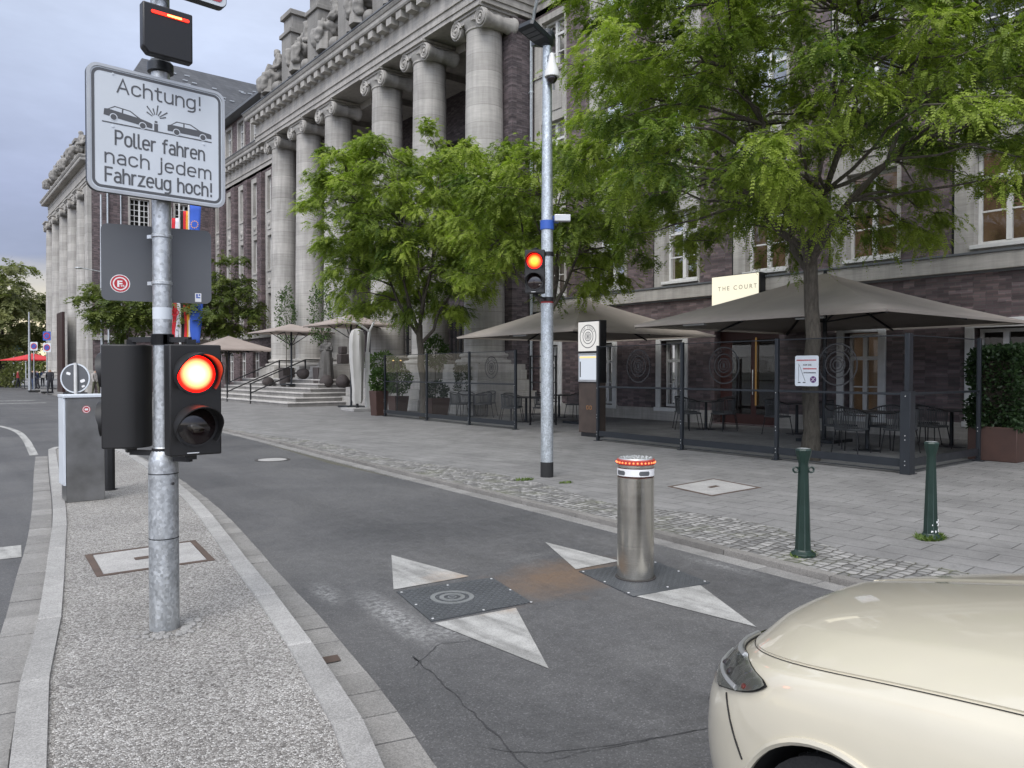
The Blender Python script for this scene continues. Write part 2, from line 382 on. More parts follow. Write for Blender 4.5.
def m_earth():
    t = NT('open ground'); p = t.pos()
    t.bsdf(t.ramp(t.noise(p, .05, 6), [(.3, (.06, .065, .045)), (.7, (.11, .10, .08))]), .95); return t.m

# ------------------------------------------------------------------ building materials
def m_brick(name, w=.25, h=.077, c1=(.158, .115, .115), c2=(.090, .068, .073), mor=(.11, .103, .10)):
    t = NT(name); p = t.pos()
    s = t.n('ShaderNodeSeparateXYZ'); t.link(p, s.inputs[0])
    c = t.n('ShaderNodeCombineXYZ'); t.link(t.math('ADD', s.outputs[0], s.outputs[1]), c.inputs[0]); t.link(s.outputs[2], c.inputs[1])
    b = t.n('ShaderNodeTexBrick'); t.link(c.outputs[0], b.inputs['Vector']); b.offset = .5
    for k, v in (('Scale', 1.0), ('Mortar Size', .007), ('Mortar Smooth', .15), ('Bias', -.1), ('Brick Width', w), ('Row Height', h)): b.inputs[k].default_value = v
    b.inputs['Color1'].default_value = (*c1, 1); b.inputs['Color2'].default_value = (*c2, 1); b.inputs['Mortar'].default_value = (*mor, 1)
    # second tone per brick: a coarser cell noise stretched along the courses
    v = t.n('ShaderNodeTexVoronoi'); t.link(t.mapping(c.outputs[0], (1 / w, 1 / h, 1)), v.inputs['Vector']); v.inputs['Scale'].default_value = 1; v.inputs['Randomness'].default_value = .15
    sc = t.n('ShaderNodeSeparateColor'); t.link(v.outputs['Color'], sc.inputs[0])
    col = t.mix(.75, b.outputs['Color'], t.ramp(sc.outputs[0], [(0, .55), (.45, .95), (.8, 1.25), (1, 1.7)]), 'MULTIPLY')
    col = t.mix(.8, col, t.ramp(t.noise(p, .45, 5, .6), [(.3, .82), (.7, 1.12)]), 'MULTIPLY')
    t.bsdf(col, t.ramp(sc.outputs[1], [(0, .45), (1, .8)]), 0, t.bump(t.math('SUBTRACT', 1, b.outputs['Fac']), .6, .008, t.bump(sc.outputs[2], .25, .006)), spec=.45); return t.m
def m_stone(name, base=(.46, .44, .405), course=0.0, streak=.5):
    t = NT(name); p = t.pos()
    col = t.mix(1, base, t.ramp(t.noise(p, .7, 6, .62), [(.28, .74), (.72, 1.1)]), 'MULTIPLY')
    lay = t.noise(t.mapping(p, (.8, .8, 14)), 1.5, 5, .65)
    col = t.mix(streak, col, t.ramp(lay, [(.34, .74), (.62, 1.1)]), 'MULTIPLY')
    col = t.mix(.5, col, t.ramp(t.noise(t.mapping(p, (5, 5, .35)), 1.2, 4, .6), [(.40, .72), (.6, 1.05)]), 'MULTIPLY')
    h = t.noise(p, 38, 5, .65)
    if course:
        s = t.n('ShaderNodeSeparateXYZ'); t.link(p, s.inputs[0])
        fr = t.math('FRACT', t.math('DIVIDE', s.outputs[2], course)); j = t.ramp(fr, [(0, 1), (.018, 1), (.03, 0)])
        fl = t.math('FLOOR', t.math('DIVIDE', s.outputs[2], course)); wn = t.n('ShaderNodeTexWhiteNoise', noise_dimensions='1D'); t.link(fl, wn.inputs['W'])
        col = t.mix(.8, col, t.ramp(wn.outputs['Value'], [(0, .86), (1, 1.08)]), 'MULTIPLY')
        col = t.mix(t.math('MULTIPLY', j, .55), col, (.16, .15, .14))
    t.bsdf(col, .85, 0, t.bump(h, .35, .012, t.bump(lay, .25, .02)), spec=.3); return t.m
def m_slate():
    t = NT('slate roof'); p = t.pos(); s = t.n('ShaderNodeSeparateXYZ'); t.link(p, s.inputs[0])
    c = t.n('ShaderNodeCombineXYZ'); t.link(t.math('ADD', s.outputs[0], s.outputs[1]), c.inputs[0]); t.link(s.outputs[2], c.inputs[1])
    b = t.n('ShaderNodeTexBrick'); t.link(c.outputs[0], b.inputs['Vector'])
    for k, v in (('Mortar Size', .012), ('Brick Width', .42), ('Row Height', .28), ('Scale', 1.)): b.inputs[k].default_value = v
    b.inputs['Color1'].default_value = (.052, .056, .066, 1); b.inputs['Color2'].default_value = (.085, .09, .10, 1); b.inputs['Mortar'].default_value = (.04, .042, .048, 1)
    t.bsdf(t.mix(.6, b.outputs['Color'], t.ramp(t.noise(p, .9, 5), [(.3, .7), (.7, 1.2)]), 'MULTIPLY'), .5, 0, t.bump(b.outputs['Fac'], -.4, .02)); return t.m
def m_pane(name, dark=(.012, .014, .017)):
    t = NT(name); p = t.obj()
    b = t.n('ShaderNodeBsdfTransparent'); b.inputs[0].default_value = (.72, .75, .75, 1)
    g = t.n('ShaderNodeBsdfGlossy'); g.inputs['Roughness'].default_value = .02; g.inputs['Color'].default_value = (1, 1, 1, 1)
    t.link(t.bump(t.noise(p, 1.7, 2), .04, .02), g.inputs['Normal'])
    fr = t.n('ShaderNodeFresnel'); fr.inputs['IOR'].default_value = 1.6
    mx = t.n('ShaderNodeMixShader'); t.link(t.math('ADD', t.math('MULTIPLY', fr.outputs[0], .75), .0, True), mx.inputs[0]); t.link(b.outputs[0], mx.inputs[1]); t.link(g.outputs[0], mx.inputs[2])
    t.surf(mx.outputs[0]); return t.m
def m_glass(name, tint=(.62, .65, .66), k=.9, add=.015):
    t = NT(name)
    b = t.n('ShaderNodeBsdfTransparent'); b.inputs[0].default_value = (*tint, 1)
    g = t.n('ShaderNodeBsdfGlossy'); g.inputs['Roughness'].default_value = .015
    fr = t.n('ShaderNodeFresnel'); fr.inputs['IOR'].default_value = 1.45
    mx = t.n('ShaderNodeMixShader'); t.link(t.math('ADD', t.math('MULTIPLY', fr.outputs[0], k), add, True), mx.inputs[0]); t.link(b.outputs[0], mx.inputs[1]); t.link(g.outputs[0], mx.inputs[2])
    t.surf(mx.outputs[0]); return t.m
def m_room(name, col, e):
    t = NT(name); p = t.pos()
    nz = t.noise(t.mapping(p, (1, 1.3, .8)), 1.4, 3); c = t.mix(1, col, t.ramp(nz, [(.3, .35), (.65, 1.2)]), 'MULTIPLY')
    t.bsdf(c, .8, emit=c, estr=e); return t.m

# ------------------------------------------------------------------ metals, plastics, plants
def m_galv(name, base=(.50, .52, .53), metal=.75, rough=.42):
    t = NT(name); o = t.obj()
    sp = t.voro(t.mapping(o, (1, 1, .8)), 70, out='Color'); s = t.n('ShaderNodeSeparateColor'); t.link(sp, s.inputs[0])
    c = t.mix(.8, base, t.ramp(s.outputs[0], [(0, .72), (.5, .98), (1, 1.25)]), 'MULTIPLY')
    c = t.mix(.7, c, t.ramp(t.noise(t.mapping(o, (1, 1, .35)), 16, 5, .65), [(.32, .68), (.66, 1.15)]), 'MULTIPLY')
    t.bsdf(c, t.ramp(s.outputs[1], [(0, rough - .1), (1, rough + .14)]), metal, t.bump(t.noise(o, 40, 4), .12, .004)); return t.m
def m_brushed(name, base=(.55, .52, .46), vertical=True):
    t = NT(name); o = t.obj()
    st = t.noise(t.mapping(o, (2, 2, 260)), 1.0, 3, .6); dirt = t.noise(t.mapping(o, (1, 1, .3)), 6, 5, .7)
    c = t.mix(.6, base, t.ramp(st, [(.3, .8), (.7, 1.12)]), 'MULTIPLY'); c = t.mix(.7, c, t.ramp(dirt, [(.3, .78), (.6, 1.05)]), 'MULTIPLY')
    b = t.bsdf(c, t.ramp(st, [(.3, .15), (.7, .26)]), 1.0, t.bump(st, .04, .002)); return t.m
def m_leaf(name, dark, light, trans=.35):
    t = NT(name); at = t.n('ShaderNodeAttribute', attribute_name='tone').outputs['Fac']; o = t.obj()
    f = t.math('ADD', t.math('MULTIPLY', at, .75), t.math('MULTIPLY', t.noise(o, .9, 3), .35))
    c = t.ramp(f, [(.12, dark), (.5, tuple((a + b) / 2 for a, b in zip(dark, light))), (.9, light)])
    d = t.n('ShaderNodeBsdfPrincipled'); t.link(c, d.inputs['Base Color']); d.inputs['Roughness'].default_value = .5; d.inputs['Specular IOR Level'].default_value = .3
    tr = t.n('ShaderNodeBsdfTranslucent'); t.link(t.mix(1, c, (1.12, 1.35, .6), 'MULTIPLY'), tr.inputs['Color'])
    mx = t.n('ShaderNodeMixShader'); mx.inputs[0].default_value = trans; t.link(d.outputs[0], mx.inputs[1]); t.link(tr.outputs[0], mx.inputs[2])
    t.surf(mx.outputs[0]); return t.m
def m_bark():
    t = NT('bark'); o = t.obj(); n1 = t.noise(t.mapping(o, (1, 1, .22)), 28, 6, .7)
    c = t.ramp(n1, [(.3, (.045, .038, .03)), (.6, (.11, .095, .075)), (.8, (.16, .145, .115))])
    t.bsdf(c, .9, 0, t.bump(n1, .8, .02)); return t.m
def m_fabric(name, base, trans=.0):
    t = NT(name); o = t.obj()
    c = t.mix(.8, base, t.ramp(t.noise(o, 1.2, 5), [(.3, .86), (.7, 1.08)]), 'MULTIPLY')
    t.bsdf(c, .85, 0, t.bump(t.noise(o, 2.4, 4), .18, .05, t.bump(t.noise(o, 400, 2), .15, .002)), spec=.25, sheen=.1); return t.m
def m_carpaint():
    t = NT('cream car paint'); o = t.obj()
    c = t.mix(1, (.61, .565, .45), t.ramp(t.noise(o, 3, 5), [(.3, .96), (.7, 1.03)]), 'MULTIPLY')
    d = t.noise(o, 420, 2, .7); c = t.mix(t.ramp(d, [(.66, 0), (.74, .35)]), c, (.42, .40, .35))
    t.bsdf(c, .30, 0, t.bump(t.noise(o, 2.5, 2), .02, .02), spec=.5, coat=1.0); return t.m
def m_lens(name, rgb_mid, rgb_edge, s_mid, s_edge, rad):
    """a lamp lens: bright at the lamp behind its centre, weaker at the rim (object origin = lens centre via attribute 'rim')"""
    t = NT(name); at = t.n('ShaderNodeAttribute', attribute_name='tone').outputs['Fac']
    c = t.ramp(at, [(0, rgb_mid), (.34, rgb_mid), (.86, rgb_edge)]); s = t.ramp(at, [(0, 1), (.8, .8), (1, s_edge / s_mid)])
    t.bsdf((.2, .01, .005), .2, emit=c, estr=t.math('MULTIPLY', s, s_mid)); return t.m

M.update(
    asphalt=m_asphalt(), gravel=m_gravel(), kerb=m_conc('kerb stone', (.335, .328, .315), .10), gutter=m_conc('gutter slabs', (.245, .238, .226), .14),
    oldkerb=m_conc('old kerb', (.21, .20, .185), .15), plate_tread=simple('worn tread', (.17, .18, .19), .45, .5), paving=m_paving(), setts=m_setts(), paint=m_paint(), earth=m_earth(), lidconc=m_conc('cover concrete', (.42, .41, .395), .1),
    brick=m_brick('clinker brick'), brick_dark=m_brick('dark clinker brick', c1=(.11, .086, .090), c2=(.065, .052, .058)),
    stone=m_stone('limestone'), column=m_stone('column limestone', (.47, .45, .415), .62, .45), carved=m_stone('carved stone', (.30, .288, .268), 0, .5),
    step=m_stone('lit tread stone', (.52, .50, .47), 0, .25), riser=m_stone('riser stone', (.24, .23, .215), 0, .25), slate=m_slate(), pane=m_pane('window glass'), glass=m_glass('screen glass', (.78, .795, .80), .08, .0),
    room=m_room('lit room', (.19, .125, .08), .34), room_dark=m_room('dim room', (.05, .045, .04), .03), room_amber=m_room('amber room', (.17, .11, .07), .2),
    white=simple('white window paint', (.70, .70, .68), .4), lead=simple('lead flashing', (.16, .17, .18), .5, .3),
    galv=m_galv('galvanised steel'), galv_light=m_galv('pale galvanised steel', (.50, .54, .56), .65, .4), inox=m_brushed('brushed stainless steel', (.72, .69, .62)),
    cabinet=simple('dull zinc sheet', (.25, .25, .245), .34, .85, var=.30, scale=4),
    black=simple('black plastic', (.010, .010, .011), .42), blackmetal=simple('anthracite metal', (.022, .026, .031), .42, .2), darkmetal=simple('dark steel', (.035, .035, .036), .5, .5),
    housing=simple('signal housing', (.011, .0105, .0105), .5), rubber=simple('rubber', (.015, .015, .015), .8, bump=.3),
    signwhite=simple('sign sheeting', (.62, .66, .70), .35, var=.05), signgrey=simple('grey sign back', (.105, .110, .118), .5, var=.06, metal=.2), signblack=simple('sign print', (.095, .098, .105), .5),
    signrim=simple('aluminium rim', (.50, .51, .51), .35, .6), red=simple('red print', (.45, .02, .03), .45), redsheet=simple('red sheeting', (.42, .05, .07), .4), blueprint=simple('blue print', (.03, .10, .42), .45), whiteprint=simple('white print', (.78, .78, .78), .5),
    lens_red=m_lens('lit red lens', (1, .31, .12), (1, .004, .002), 7.0, 2.6, 1), lens_far=m_lens('lit far red lens', (1, .16, .012), (1, .008, .003), 5.0, 1.8, 1), lens_off=simple('unlit lens', (.012, .006, .006), .06, spec=.8),
    led=emitter('red led', (1, .16, .05), 3.0), led_bar=emitter('red led bar', (1, .03, .012), 1.5), led_hot=emitter('amber led', (1, .42, .08), 5.0), redring=simple('red light ring', (.38, .05, .035), .35),
    lit_sign=emitter('lit sign face', (1.0, .94, .74), .64), lit_menu=emitter('lit menu case', (.78, .84, .92), .42), lit_logo=emitter('lit logo face', (.86, .84, .80), .48), lit_strip=emitter('menu lamp', (1, .66, .25), .8), door_lamp=emitter('door lamp', (.75, .42, .12), .09), sign_text=simple('pale lettering', (.26, .21, .12), .5), sign_glow=emitter('backlit lettering', (.9, .78, .42), .72),
    rusty=simple('weathered steel', (.075, .056, .046), .7, .2, var=.35, scale=5), copper=simple('copper lettering', (.45, .22, .09), .4, .5),
    corten=simple('rust planter', (.072, .038, .029), .7, .1, var=.25), green=simple('dark green paint', (.010, .028, .021), .35, var=.2, bump=.15),
    canopy=m_fabric('taupe canopy', (.38, .335, .29)), canopy_light=m_fabric('beige canopy', (.34, .285, .25)), canvas=m_fabric('white canvas cover', (.50, .49, .46)), redcloth=m_fabric('red canopy', (.55, .03, .035)),
    leaf_near=m_leaf('locust leaves', (.040, .086, .017), (.335, .405, .072), .42), leaf_far=m_leaf('street tree leaves', (.045, .078, .018), (.14, .17, .035)), leaf_hedge=m_leaf('hedge leaves', (.011, .025, .010), (.033, .062, .018), .15), leaf_pot=m_leaf('pot plant leaves', (.03, .06, .018), (.10, .16, .045)),
    leaf_far_dark=m_leaf('dull tree leaves', (.11, .125, .05), (.25, .26, .10)), bark=m_bark(), soil=simple('soil', (.04, .03, .022), .95, bump=.5),
    carpaint=m_carpaint(), chrome=simple('chrome', (.75, .75, .76), .08, 1.0), lampglass=m_glass('headlamp glass', (.93, .94, .95), 1.0, .03), reflector=simple('lamp reflector', (.50, .50, .43), .25, .6), tyre=simple('tyre', (.016, .016, .017), .85, bump=.5), rim=simple('alloy', (.42, .42, .43), .3, .9), carglass=m_glass('car glass', (.25, .28, .28), 1.0, .04), trim=simple('car trim', (.018, .018, .02), .4), seam=simple('shut line', (.012, .011, .01), .7), arch=simple('wheel arch liner', (.01, .01, .01), .9),
    plate=simple('dark steel plate', (.098, .104, .110), .55, .3, var=.2, scale=3), platering=simple('worn plate ring', (.30, .31, .31), .45, .5), stud=simple('bright bolt', (.85, .85, .85), .3, .4), frame_rust=simple('rusty frame', (.11, .078, .062), .8, .2, var=.3), tar=simple('tar seam', (.040, .040, .042), .7), iron=simple('cast iron', (.075, .07, .066), .65, .4, bump=.4),
    wicker=simple('grey rope weave', (.085, .088, .09), .7, var=.2), tabletop=simple('dark table top', (.035, .034, .034), .35),
    skin=simple('skin', (.45, .28, .2), .6), hair=simple('dark hair', (.03, .02, .015), .6), cloth_dark=simple('dark cloth', (.022, .022, .028), .8), cloth_blue=simple('blue cloth', (.05, .07, .13), .8), cloth_pale=simple('pale cloth', (.42, .39, .36), .8), cloth_olive=simple('olive cloth', (.10, .10, .06), .8), cloth_red=simple('red cloth', (.30, .04, .04), .8),
    bronze=simple('grey statue stone', (.09, .085, .078), .7, var=.3, bump=.4), boulder=simple('dark boulder', (.055, .045, .042), .8, var=.35, bump=.5),
    flag_red=m_fabric('red flag cloth', (.55, .03, .04)), flag_white=m_fabric('white flag cloth', (.62, .60, .66)), flag_black=m_fabric('black flag cloth', (.02, .02, .02)), flag_gold=m_fabric('gold flag cloth', (.70, .32, .03)), flag_blue=m_fabric('blue flag cloth', (.05, .12, .50)),
    polewhite=simple('white pole', (.62, .62, .60), .4), wood_dark=simple('dark stained panel', (.035, .014, .012), .5), doorwood=simple('dark red door', (.055, .018, .014), .45), farwall=simple('far render', (.25, .23, .22), .8), farroof=simple('far roof', (.14, .075, .06), .8),
    purple=simple('purple print', (.09, .02, .13), .5), etched=simple('etched film', (.018, .018, .019), .6), grass=m_leaf('weed leaves', (.05, .09, .02), (.16, .22, .05), .3),
)
# ------------------------------------------------------------------ world, sun, camera
def make_world():
    w = bpy.data.worlds.new('World'); SC.world = w; w.use_nodes = True; t = w.node_tree; t.nodes.clear()
    out = t.nodes.new('ShaderNodeOutputWorld'); bg = t.nodes.new('ShaderNodeBackground'); t.links.new(bg.outputs[0], out.inputs[0])
    sky = t.nodes.new('ShaderNodeTexSky'); sky.sky_type = 'NISHITA'; sky.sun_disc = False
    sky.sun_elevation = SUN_EL; sky.sun_rotation = SUN_AZ; sky.air_density = 1.0; sky.dust_density = 1.5
    tc = t.nodes.new('ShaderNodeTexCoord'); sp = t.nodes.new('ShaderNodeSeparateXYZ'); t.links.new(tc.outputs['Generated'], sp.inputs[0])
    def math_(op, a, b=None, clamp=False):
        n = t.nodes.new('ShaderNodeMath'); n.operation = op; n.use_clamp = clamp
        for i, v in enumerate((a, b)):
            if v is None: continue
            if isinstance(v, bpy.types.NodeSocket): t.links.new(v, n.inputs[i])
            else: n.inputs[i].default_value = v
        return n.outputs[0]
    def ramp(f, stops):
        n = t.nodes.new('ShaderNodeValToRGB'); t.links.new(f, n.inputs[0])
        while len(n.color_ramp.elements) < len(stops): n.color_ramp.elements.new(.5)
        for e, (p, c) in zip(n.color_ramp.elements, stops): e.position = p; e.color = (*c, 1) if hasattr(c, '__len__') else (c, c, c, 1)
        return n.outputs[0]
    def mix(f, a, b, mode='MIX'):
        n = t.nodes.new('ShaderNodeMix'); n.data_type = 'RGBA'; n.blend_type = mode
        for i, v in ((0, f), (6, a), (7, b)):
            if isinstance(v, bpy.types.NodeSocket): t.links.new(v, n.inputs[i])
            else: n.inputs[i].default_value = v if i == 0 else (*v, 1)
        return n.outputs[2]
    # overcast cloud sheet: brightness by height, layered noise for the cloud shapes, a pale gap low in the west
    el = sp.outputs[2]
    base = ramp(el, [(0.0, (4.3, 4.2, 4.4)), (.10, (2.4, 2.6, 3.7)), (.20, (2.9, 3.2, 4.5)), (.36, (4.9, 5.5, 7.0)), (.6, (6.4, 6.9, 8.0)), (1, (8.0, 8.3, 8.9))])
    def noise(scale, sc3, det=6, rough=.6):
        m = t.nodes.new('ShaderNodeMapping'); t.links.new(tc.outputs['Generated'], m.inputs[0]); m.inputs['Scale'].default_value = sc3
        n = t.nodes.new('ShaderNodeTexNoise'); t.links.new(m.outputs[0], n.inputs['Vector']); n.inputs['Scale'].default_value = scale; n.inputs['Detail'].default_value = det; n.inputs['Roughness'].default_value = rough
        return n.outputs['Fac']
    cl = ramp(noise(2.6, (1, 1, 3.0)), [(.30, .80), (.52, .99), (.72, 1.20)])
    c = mix(1.0, base, cl, 'MULTIPLY')
    dot = t.nodes.new('ShaderNodeVectorMath'); dot.operation = 'DOT_PRODUCT'; t.links.new(tc.outputs['Generated'], dot.inputs[0]); dot.inputs[1].default_value = Vector((.03, 1, .01)).normalized()
    az = ramp(dot.outputs['Value'], [(.80, 0), (.985, 1)])
    low = ramp(math_('ADD', el, math_('MULTIPLY', math_('SUBTRACT', noise(5, (1, 1, 5)), .5), .05)), [(.03, 1), (.135, 0)])
    c = mix(math_('MULTIPLY', az, low), c, (10.0, 8.6, 5.6))
    c = mix(.16, c, sky.outputs[0])
    # unseen sky behind the viewer, brightened to light the facade and trees
    back = t.nodes.new('ShaderNodeVectorMath'); back.operation = 'DOT_PRODUCT'; t.links.new(tc.outputs['Generated'], back.inputs[0]); back.inputs[1].default_value = Vector((-.80, -.58, .22)).normalized()
    c = mix(1.0, c, ramp(back.outputs['Value'], [(.0, (1, 1, 1)), (.45, (1.65, 1.6, 1.52)), (.95, (2.9, 2.8, 2.62))]), 'MULTIPLY')
    t.links.new(c, bg.inputs[0]); bg.inputs[1].default_value = .10
SUN_DIR = Vector((-.62, -.42, .95)).normalized()            # towards the light
SUN_EL = math.asin(SUN_DIR.z); SUN_AZ = math.atan2(SUN_DIR.x, SUN_DIR.y)
make_world()
sl = bpy.data.lights.new('sun', 'SUN'); sl.energy = 1.1; sl.angle = R(35); sl.color = (1, .97, .93)
so = bpy.data.objects.new('sun', sl); COL.objects.link(so); so.rotation_euler = (-SUN_DIR).to_track_quat('-Z', 'Y').to_euler(); so.location = (0, 0, 40)
cam = bpy.data.cameras.new('camera'); co = bpy.data.objects.new('camera', cam); COL.objects.link(co); SC.camera = co
cam.sensor_fit = 'HORIZONTAL'; cam.sensor_width = 36; cam.lens = 36 * FPX / 1024; cam.clip_start = .05; cam.clip_end = 3000
co.location = (0, 0, CAM_H); co.rotation_euler = (R(90) - math.atan((384 - HORV) / FPX), 0, -YAW)
SC.view_settings.view_transform = 'Standard'; SC.view_settings.look = 'None'; SC.view_settings.exposure = 0.52; SC.view_settings.gamma = 1
SC.cycles.use_denoising = True; SC.cycles.max_bounces = 8; SC.cycles.transparent_max_bounces = 24; SC.cycles.diffuse_bounces = 3; SC.cycles.glossy_bounces = 3
SC.cycles.sample_clamp_indirect = 6; SC.cycles.caustics_reflective = False; SC.cycles.caustics_refractive = False
SC.cycles.use_adaptive_sampling = True; SC.cycles.adaptive_threshold = .015

# ------------------------------------------------------------------ curves of the street
def spline(pts, n=8):
    pts = [Vector((p[0], p[1], 0)) for p in pts]; out = []
    P = [2 * pts[0] - pts[1]] + pts + [2 * pts[-1] - pts[-2]]
    for i in range(1, len(P) - 2):
        for k in range(n):
            s = k / n; a, b, c, d = P[i - 1], P[i], P[i + 1], P[i + 2]
            out.append(.5 * ((2 * b) + (c - a) * s + (2 * a - 5 * b + 4 * c - d) * s * s + (3 * b - a - 3 * c + d) * s ** 3))
    out.append(pts[-1]); return [(p.x, p.y) for p in out]
def resample(pts, step):
    P = [Vector(p) for p in pts]; d = [0]
    for a, b in zip(P, P[1:]): d.append(d[-1] + (b - a).length)
    n = max(1, round(d[-1] / step)); out = []; j = 0
    for i in range(n + 1):
        s = d[-1] * i / n
        while j < len(d) - 2 and d[j + 1] < s: j += 1
        f = (s - d[j]) / max(1e-9, d[j + 1] - d[j]); p = P[j].lerp(P[j + 1], f); out.append((p.x, p.y))
    return out
def offset(pts, o):
    out = []
    for i, p in enumerate(pts):
        a = Vector(pts[max(i - 1, 0)]); b = Vector(pts[min(i + 1, len(pts) - 1)]); t = (b - a).normalized(); out.append((p[0] - t.y * o, p[1] + t.x * o))
    return out
def stones(name, pts, o0, o1, z0, z1, step, mat, gap=.006, jit=0.004, cham=.015, seed=1):
    """a row of separate stones between two offsets of a line"""
    rnd = random.Random(seed); mb = MB(); tone = []
    line = resample(pts, step); A = offset(line, o0); B = offset(line, o1)
    for i in range(len(line) - 1):
        d = (Vector(line[i + 1]) - Vector(line[i])); L = d.length; g = gap / L / 2
        def q(P, f): return Vector(P[i]).lerp(Vector(P[i + 1]), f)
        a0, a1, b0, b1 = q(A, g), q(A, 1 - g), q(B, g), q(B, 1 - g); dz = rnd.uniform(-jit, jit); c = min(cham, abs(o1 - o0) * .2)
        ctr = (a0 + a1 + b0 + b1) / 4
        def sh(p): v = p - ctr; return ctr + v * (1 - c / max(.02, v.length))
        vs = [(*p, z0) for p in (a0, a1, b1, b0)] + [(*p, z1 + dz - c * .6) for p in (a0, a1, b1, b0)] + [(*sh(p), z1 + dz) for p in (a0, a1, b1, b0)]
        fs = [(8, 9, 10, 11)] + [(k, (k + 1) % 4, 4 + (k + 1) % 4, 4 + k) for k in range(4)] + [(4 + k, 4 + (k + 1) % 4, 8 + (k + 1) % 4, 8 + k) for k in range(4)]
        mb.add(vs, fs); tone += [rnd.random()] * 12
    o = mb.build(name, mat, kind='structure', smooth=0)
    bm = bmesh.new(); bm.from_mesh(o.data); bmesh.ops.recalc_face_normals(bm, faces=bm.faces); bm.to_mesh(o.data); bm.free()
    at = o.data.attributes.new('tone', 'FLOAT', 'POINT'); at.data.foreach_set('value', tone)
    return o

MB().sheet([(-900, -900), (900, -900), (900, 1400), (-900, 1400)], -.012).build('ground', M['earth'], kind='structure')
MB().sheet([(-45, -25), (5.6, -25), (5.6, 12), (7, 25), (8, 70), (12, 130), (14, 240), (-45, 240)], 0).build('road', M['asphalt'], kind='structure')

# traffic island
LI = spline([(.10, -3.0), (.14, 1.4), (.21, 2.6), (.35, 3.85), (.61, 5.28), (.85, 6.86), (1.07, 8.29), (1.34, 10.36), (1.72, 13.6), (2.05, 16.3)])
RI = spline([(.35, -3.0), (.80, .6), (1.38, 2.5), (1.75, 4.2), (2.0, 5.65), (2.52, 8.66), (2.89, 11.85), (3.10, 14.6), (3.13, 15.7)])
TIP = spline([LI[-1], (2.22, 16.75), (2.62, 16.95), (3.0, 16.5), RI[-1]], 4)
stones('island_kerb', LI, -.118, 0, -.05, .125, 1.0, M['kerb'], seed=3)
stones('island_kerb', RI, 0, .125, -.05, .125, 1.0, M['kerb'], seed=4)
stones('island_kerb', TIP, -.12, 0, -.05, .125, .4, M['kerb'], seed=5)
stones('gutter', LI, 0.008, .20, -.05, .006, .40, M['gutter'], .014, .004, .006, 6)
stones('gutter', RI, -.225, -.008, -.05, .006, .26, M['gutter'], .010, .004, .006, 7)
def ribbon(A, B, z, n=80):
    A, B = resample(A, sum((Vector(p) - Vector(q)).length for p, q in zip(A, A[1:])) / n), resample(B, sum((Vector(p) - Vector(q)).length for p, q in zip(B, B[1:])) / n)
    return MB().add([(p[0], p[1], z) for p in A] + [(p[0], p[1], z) for p in B], [(i, len(A) + i, len(A) + i + 1, i + 1) for i in range(n)])
iL, iR = offset(LI, -.113), offset(RI, .12); mbi = ribbon(iL, iR, .112); tp_ = offset(TIP, -.115)
mbi.sheet([iL[-1]] + tp_[2:-2] + [iR[-1]], .112)
mbi.build('island_surface', M['gravel'], kind='structure')

# far pavement with its kerb, sett strip and slabs
KL = spline([(4.74, -6), (4.94, -3), (5.12, 0), (5.30, 2.76), (5.55, 5.73), (5.74, 8.7), (6.0, 12.5), (6.5, 20.4), (7.2, 38.5), (7.45, 52.9), (7.9, 71.6), (10.3, 117), (12, 200)], 6)
stones('pavement_kerb', [p for p in KL if p[1] < 60], -.10, 0, -.05, .053, 1.0, M["oldkerb"], .008, .003, .012, 8)
stones('pavement_kerb', [p for p in KL if p[1] >= 59], -.10, 0, -.05, .053, 3.0, M["oldkerb"], .008, .003, .012, 9)
stones('gutter', [p for p in KL if p[1] < 30], .006, .17, -.05, .005, .5, M['gutter'], .010, .003, .006, 10)
slab = offset(KL, -.09); MB().add([(p[0], p[1], .045) for p in slab] + [(46, p[1], .045) for p in slab], [(i, len(slab) + i, len(slab) + i + 1, i + 1) for i in range(len(slab) - 1)]).build('pavement', M['paving'], kind='structure')
ne = [p for p in KL if -6 <= p[1] <= 24]
def sett_edge(y): return .95 if y < 3.2 else (.95 + .25 * math.sin(y * 1.7) if y < 6 else .85 + .22 * math.sin(y * .9))
out_e = offset(ne, -1)
inn = [(a[0] + (b[0] - a[0]) * .098, a[1] + (b[1] - a[1]) * .098) for a, b in zip(ne, out_e)]
oute = [(a[0] + (b[0] - a[0]) * max(.14, .98 * sett_edge(a[1]) * min(1, max(.12, (22 - a[1]) / 9))), a[1] + (b[1] - a[1]) * .5) for a, b in zip(ne, out_e)]
MB().add([(p[0], p[1], .050) for p in inn] + [(p[0], p[1], .050) for p in oute], [(i, len(inn) + i, len(inn) + i + 1, i + 1) for i in range(len(inn) - 1)]).build('sett_paving', M['setts'], kind='structure')

# painted marks and seams
def painted(pts, z=.004): MB().sheet(pts, z).build('road_marking', M['paint'], kind='structure')
for tri in (((391, 556), (393, 591), (469, 577.5)), ((545, 543), (576, 570.5), (620, 562)), ((434, 625), (516, 609.5), (549, 671)), ((634, 597), (701, 586.5), (758, 629))):
    painted([tuple(G(*p)[:2]) for p in tri])
mk = MB(); arc = spline([(1.86, 16.6), (1.98, 18.2), (2.14, 20.5), (2.26, 23.5), (2.1, 26.0), (1.6, 29)], 6); mk.strip(arc, .14, .004); mk.build('road_marking', M['paint'], kind='structure')
painted([(-.4, 8.15), (.80, 8.07), (.75, 7.55), (-.4, 7.62)])
mk = MB()
for yy in (44, 48): mk.sheet([(-6, yy), (5.5, yy), (5.5, yy + .5), (-6, yy + .5)], .004)
mk.build('road_marking', M['paint'], kind='structure')
sm = MB(); rj = random.Random(5)
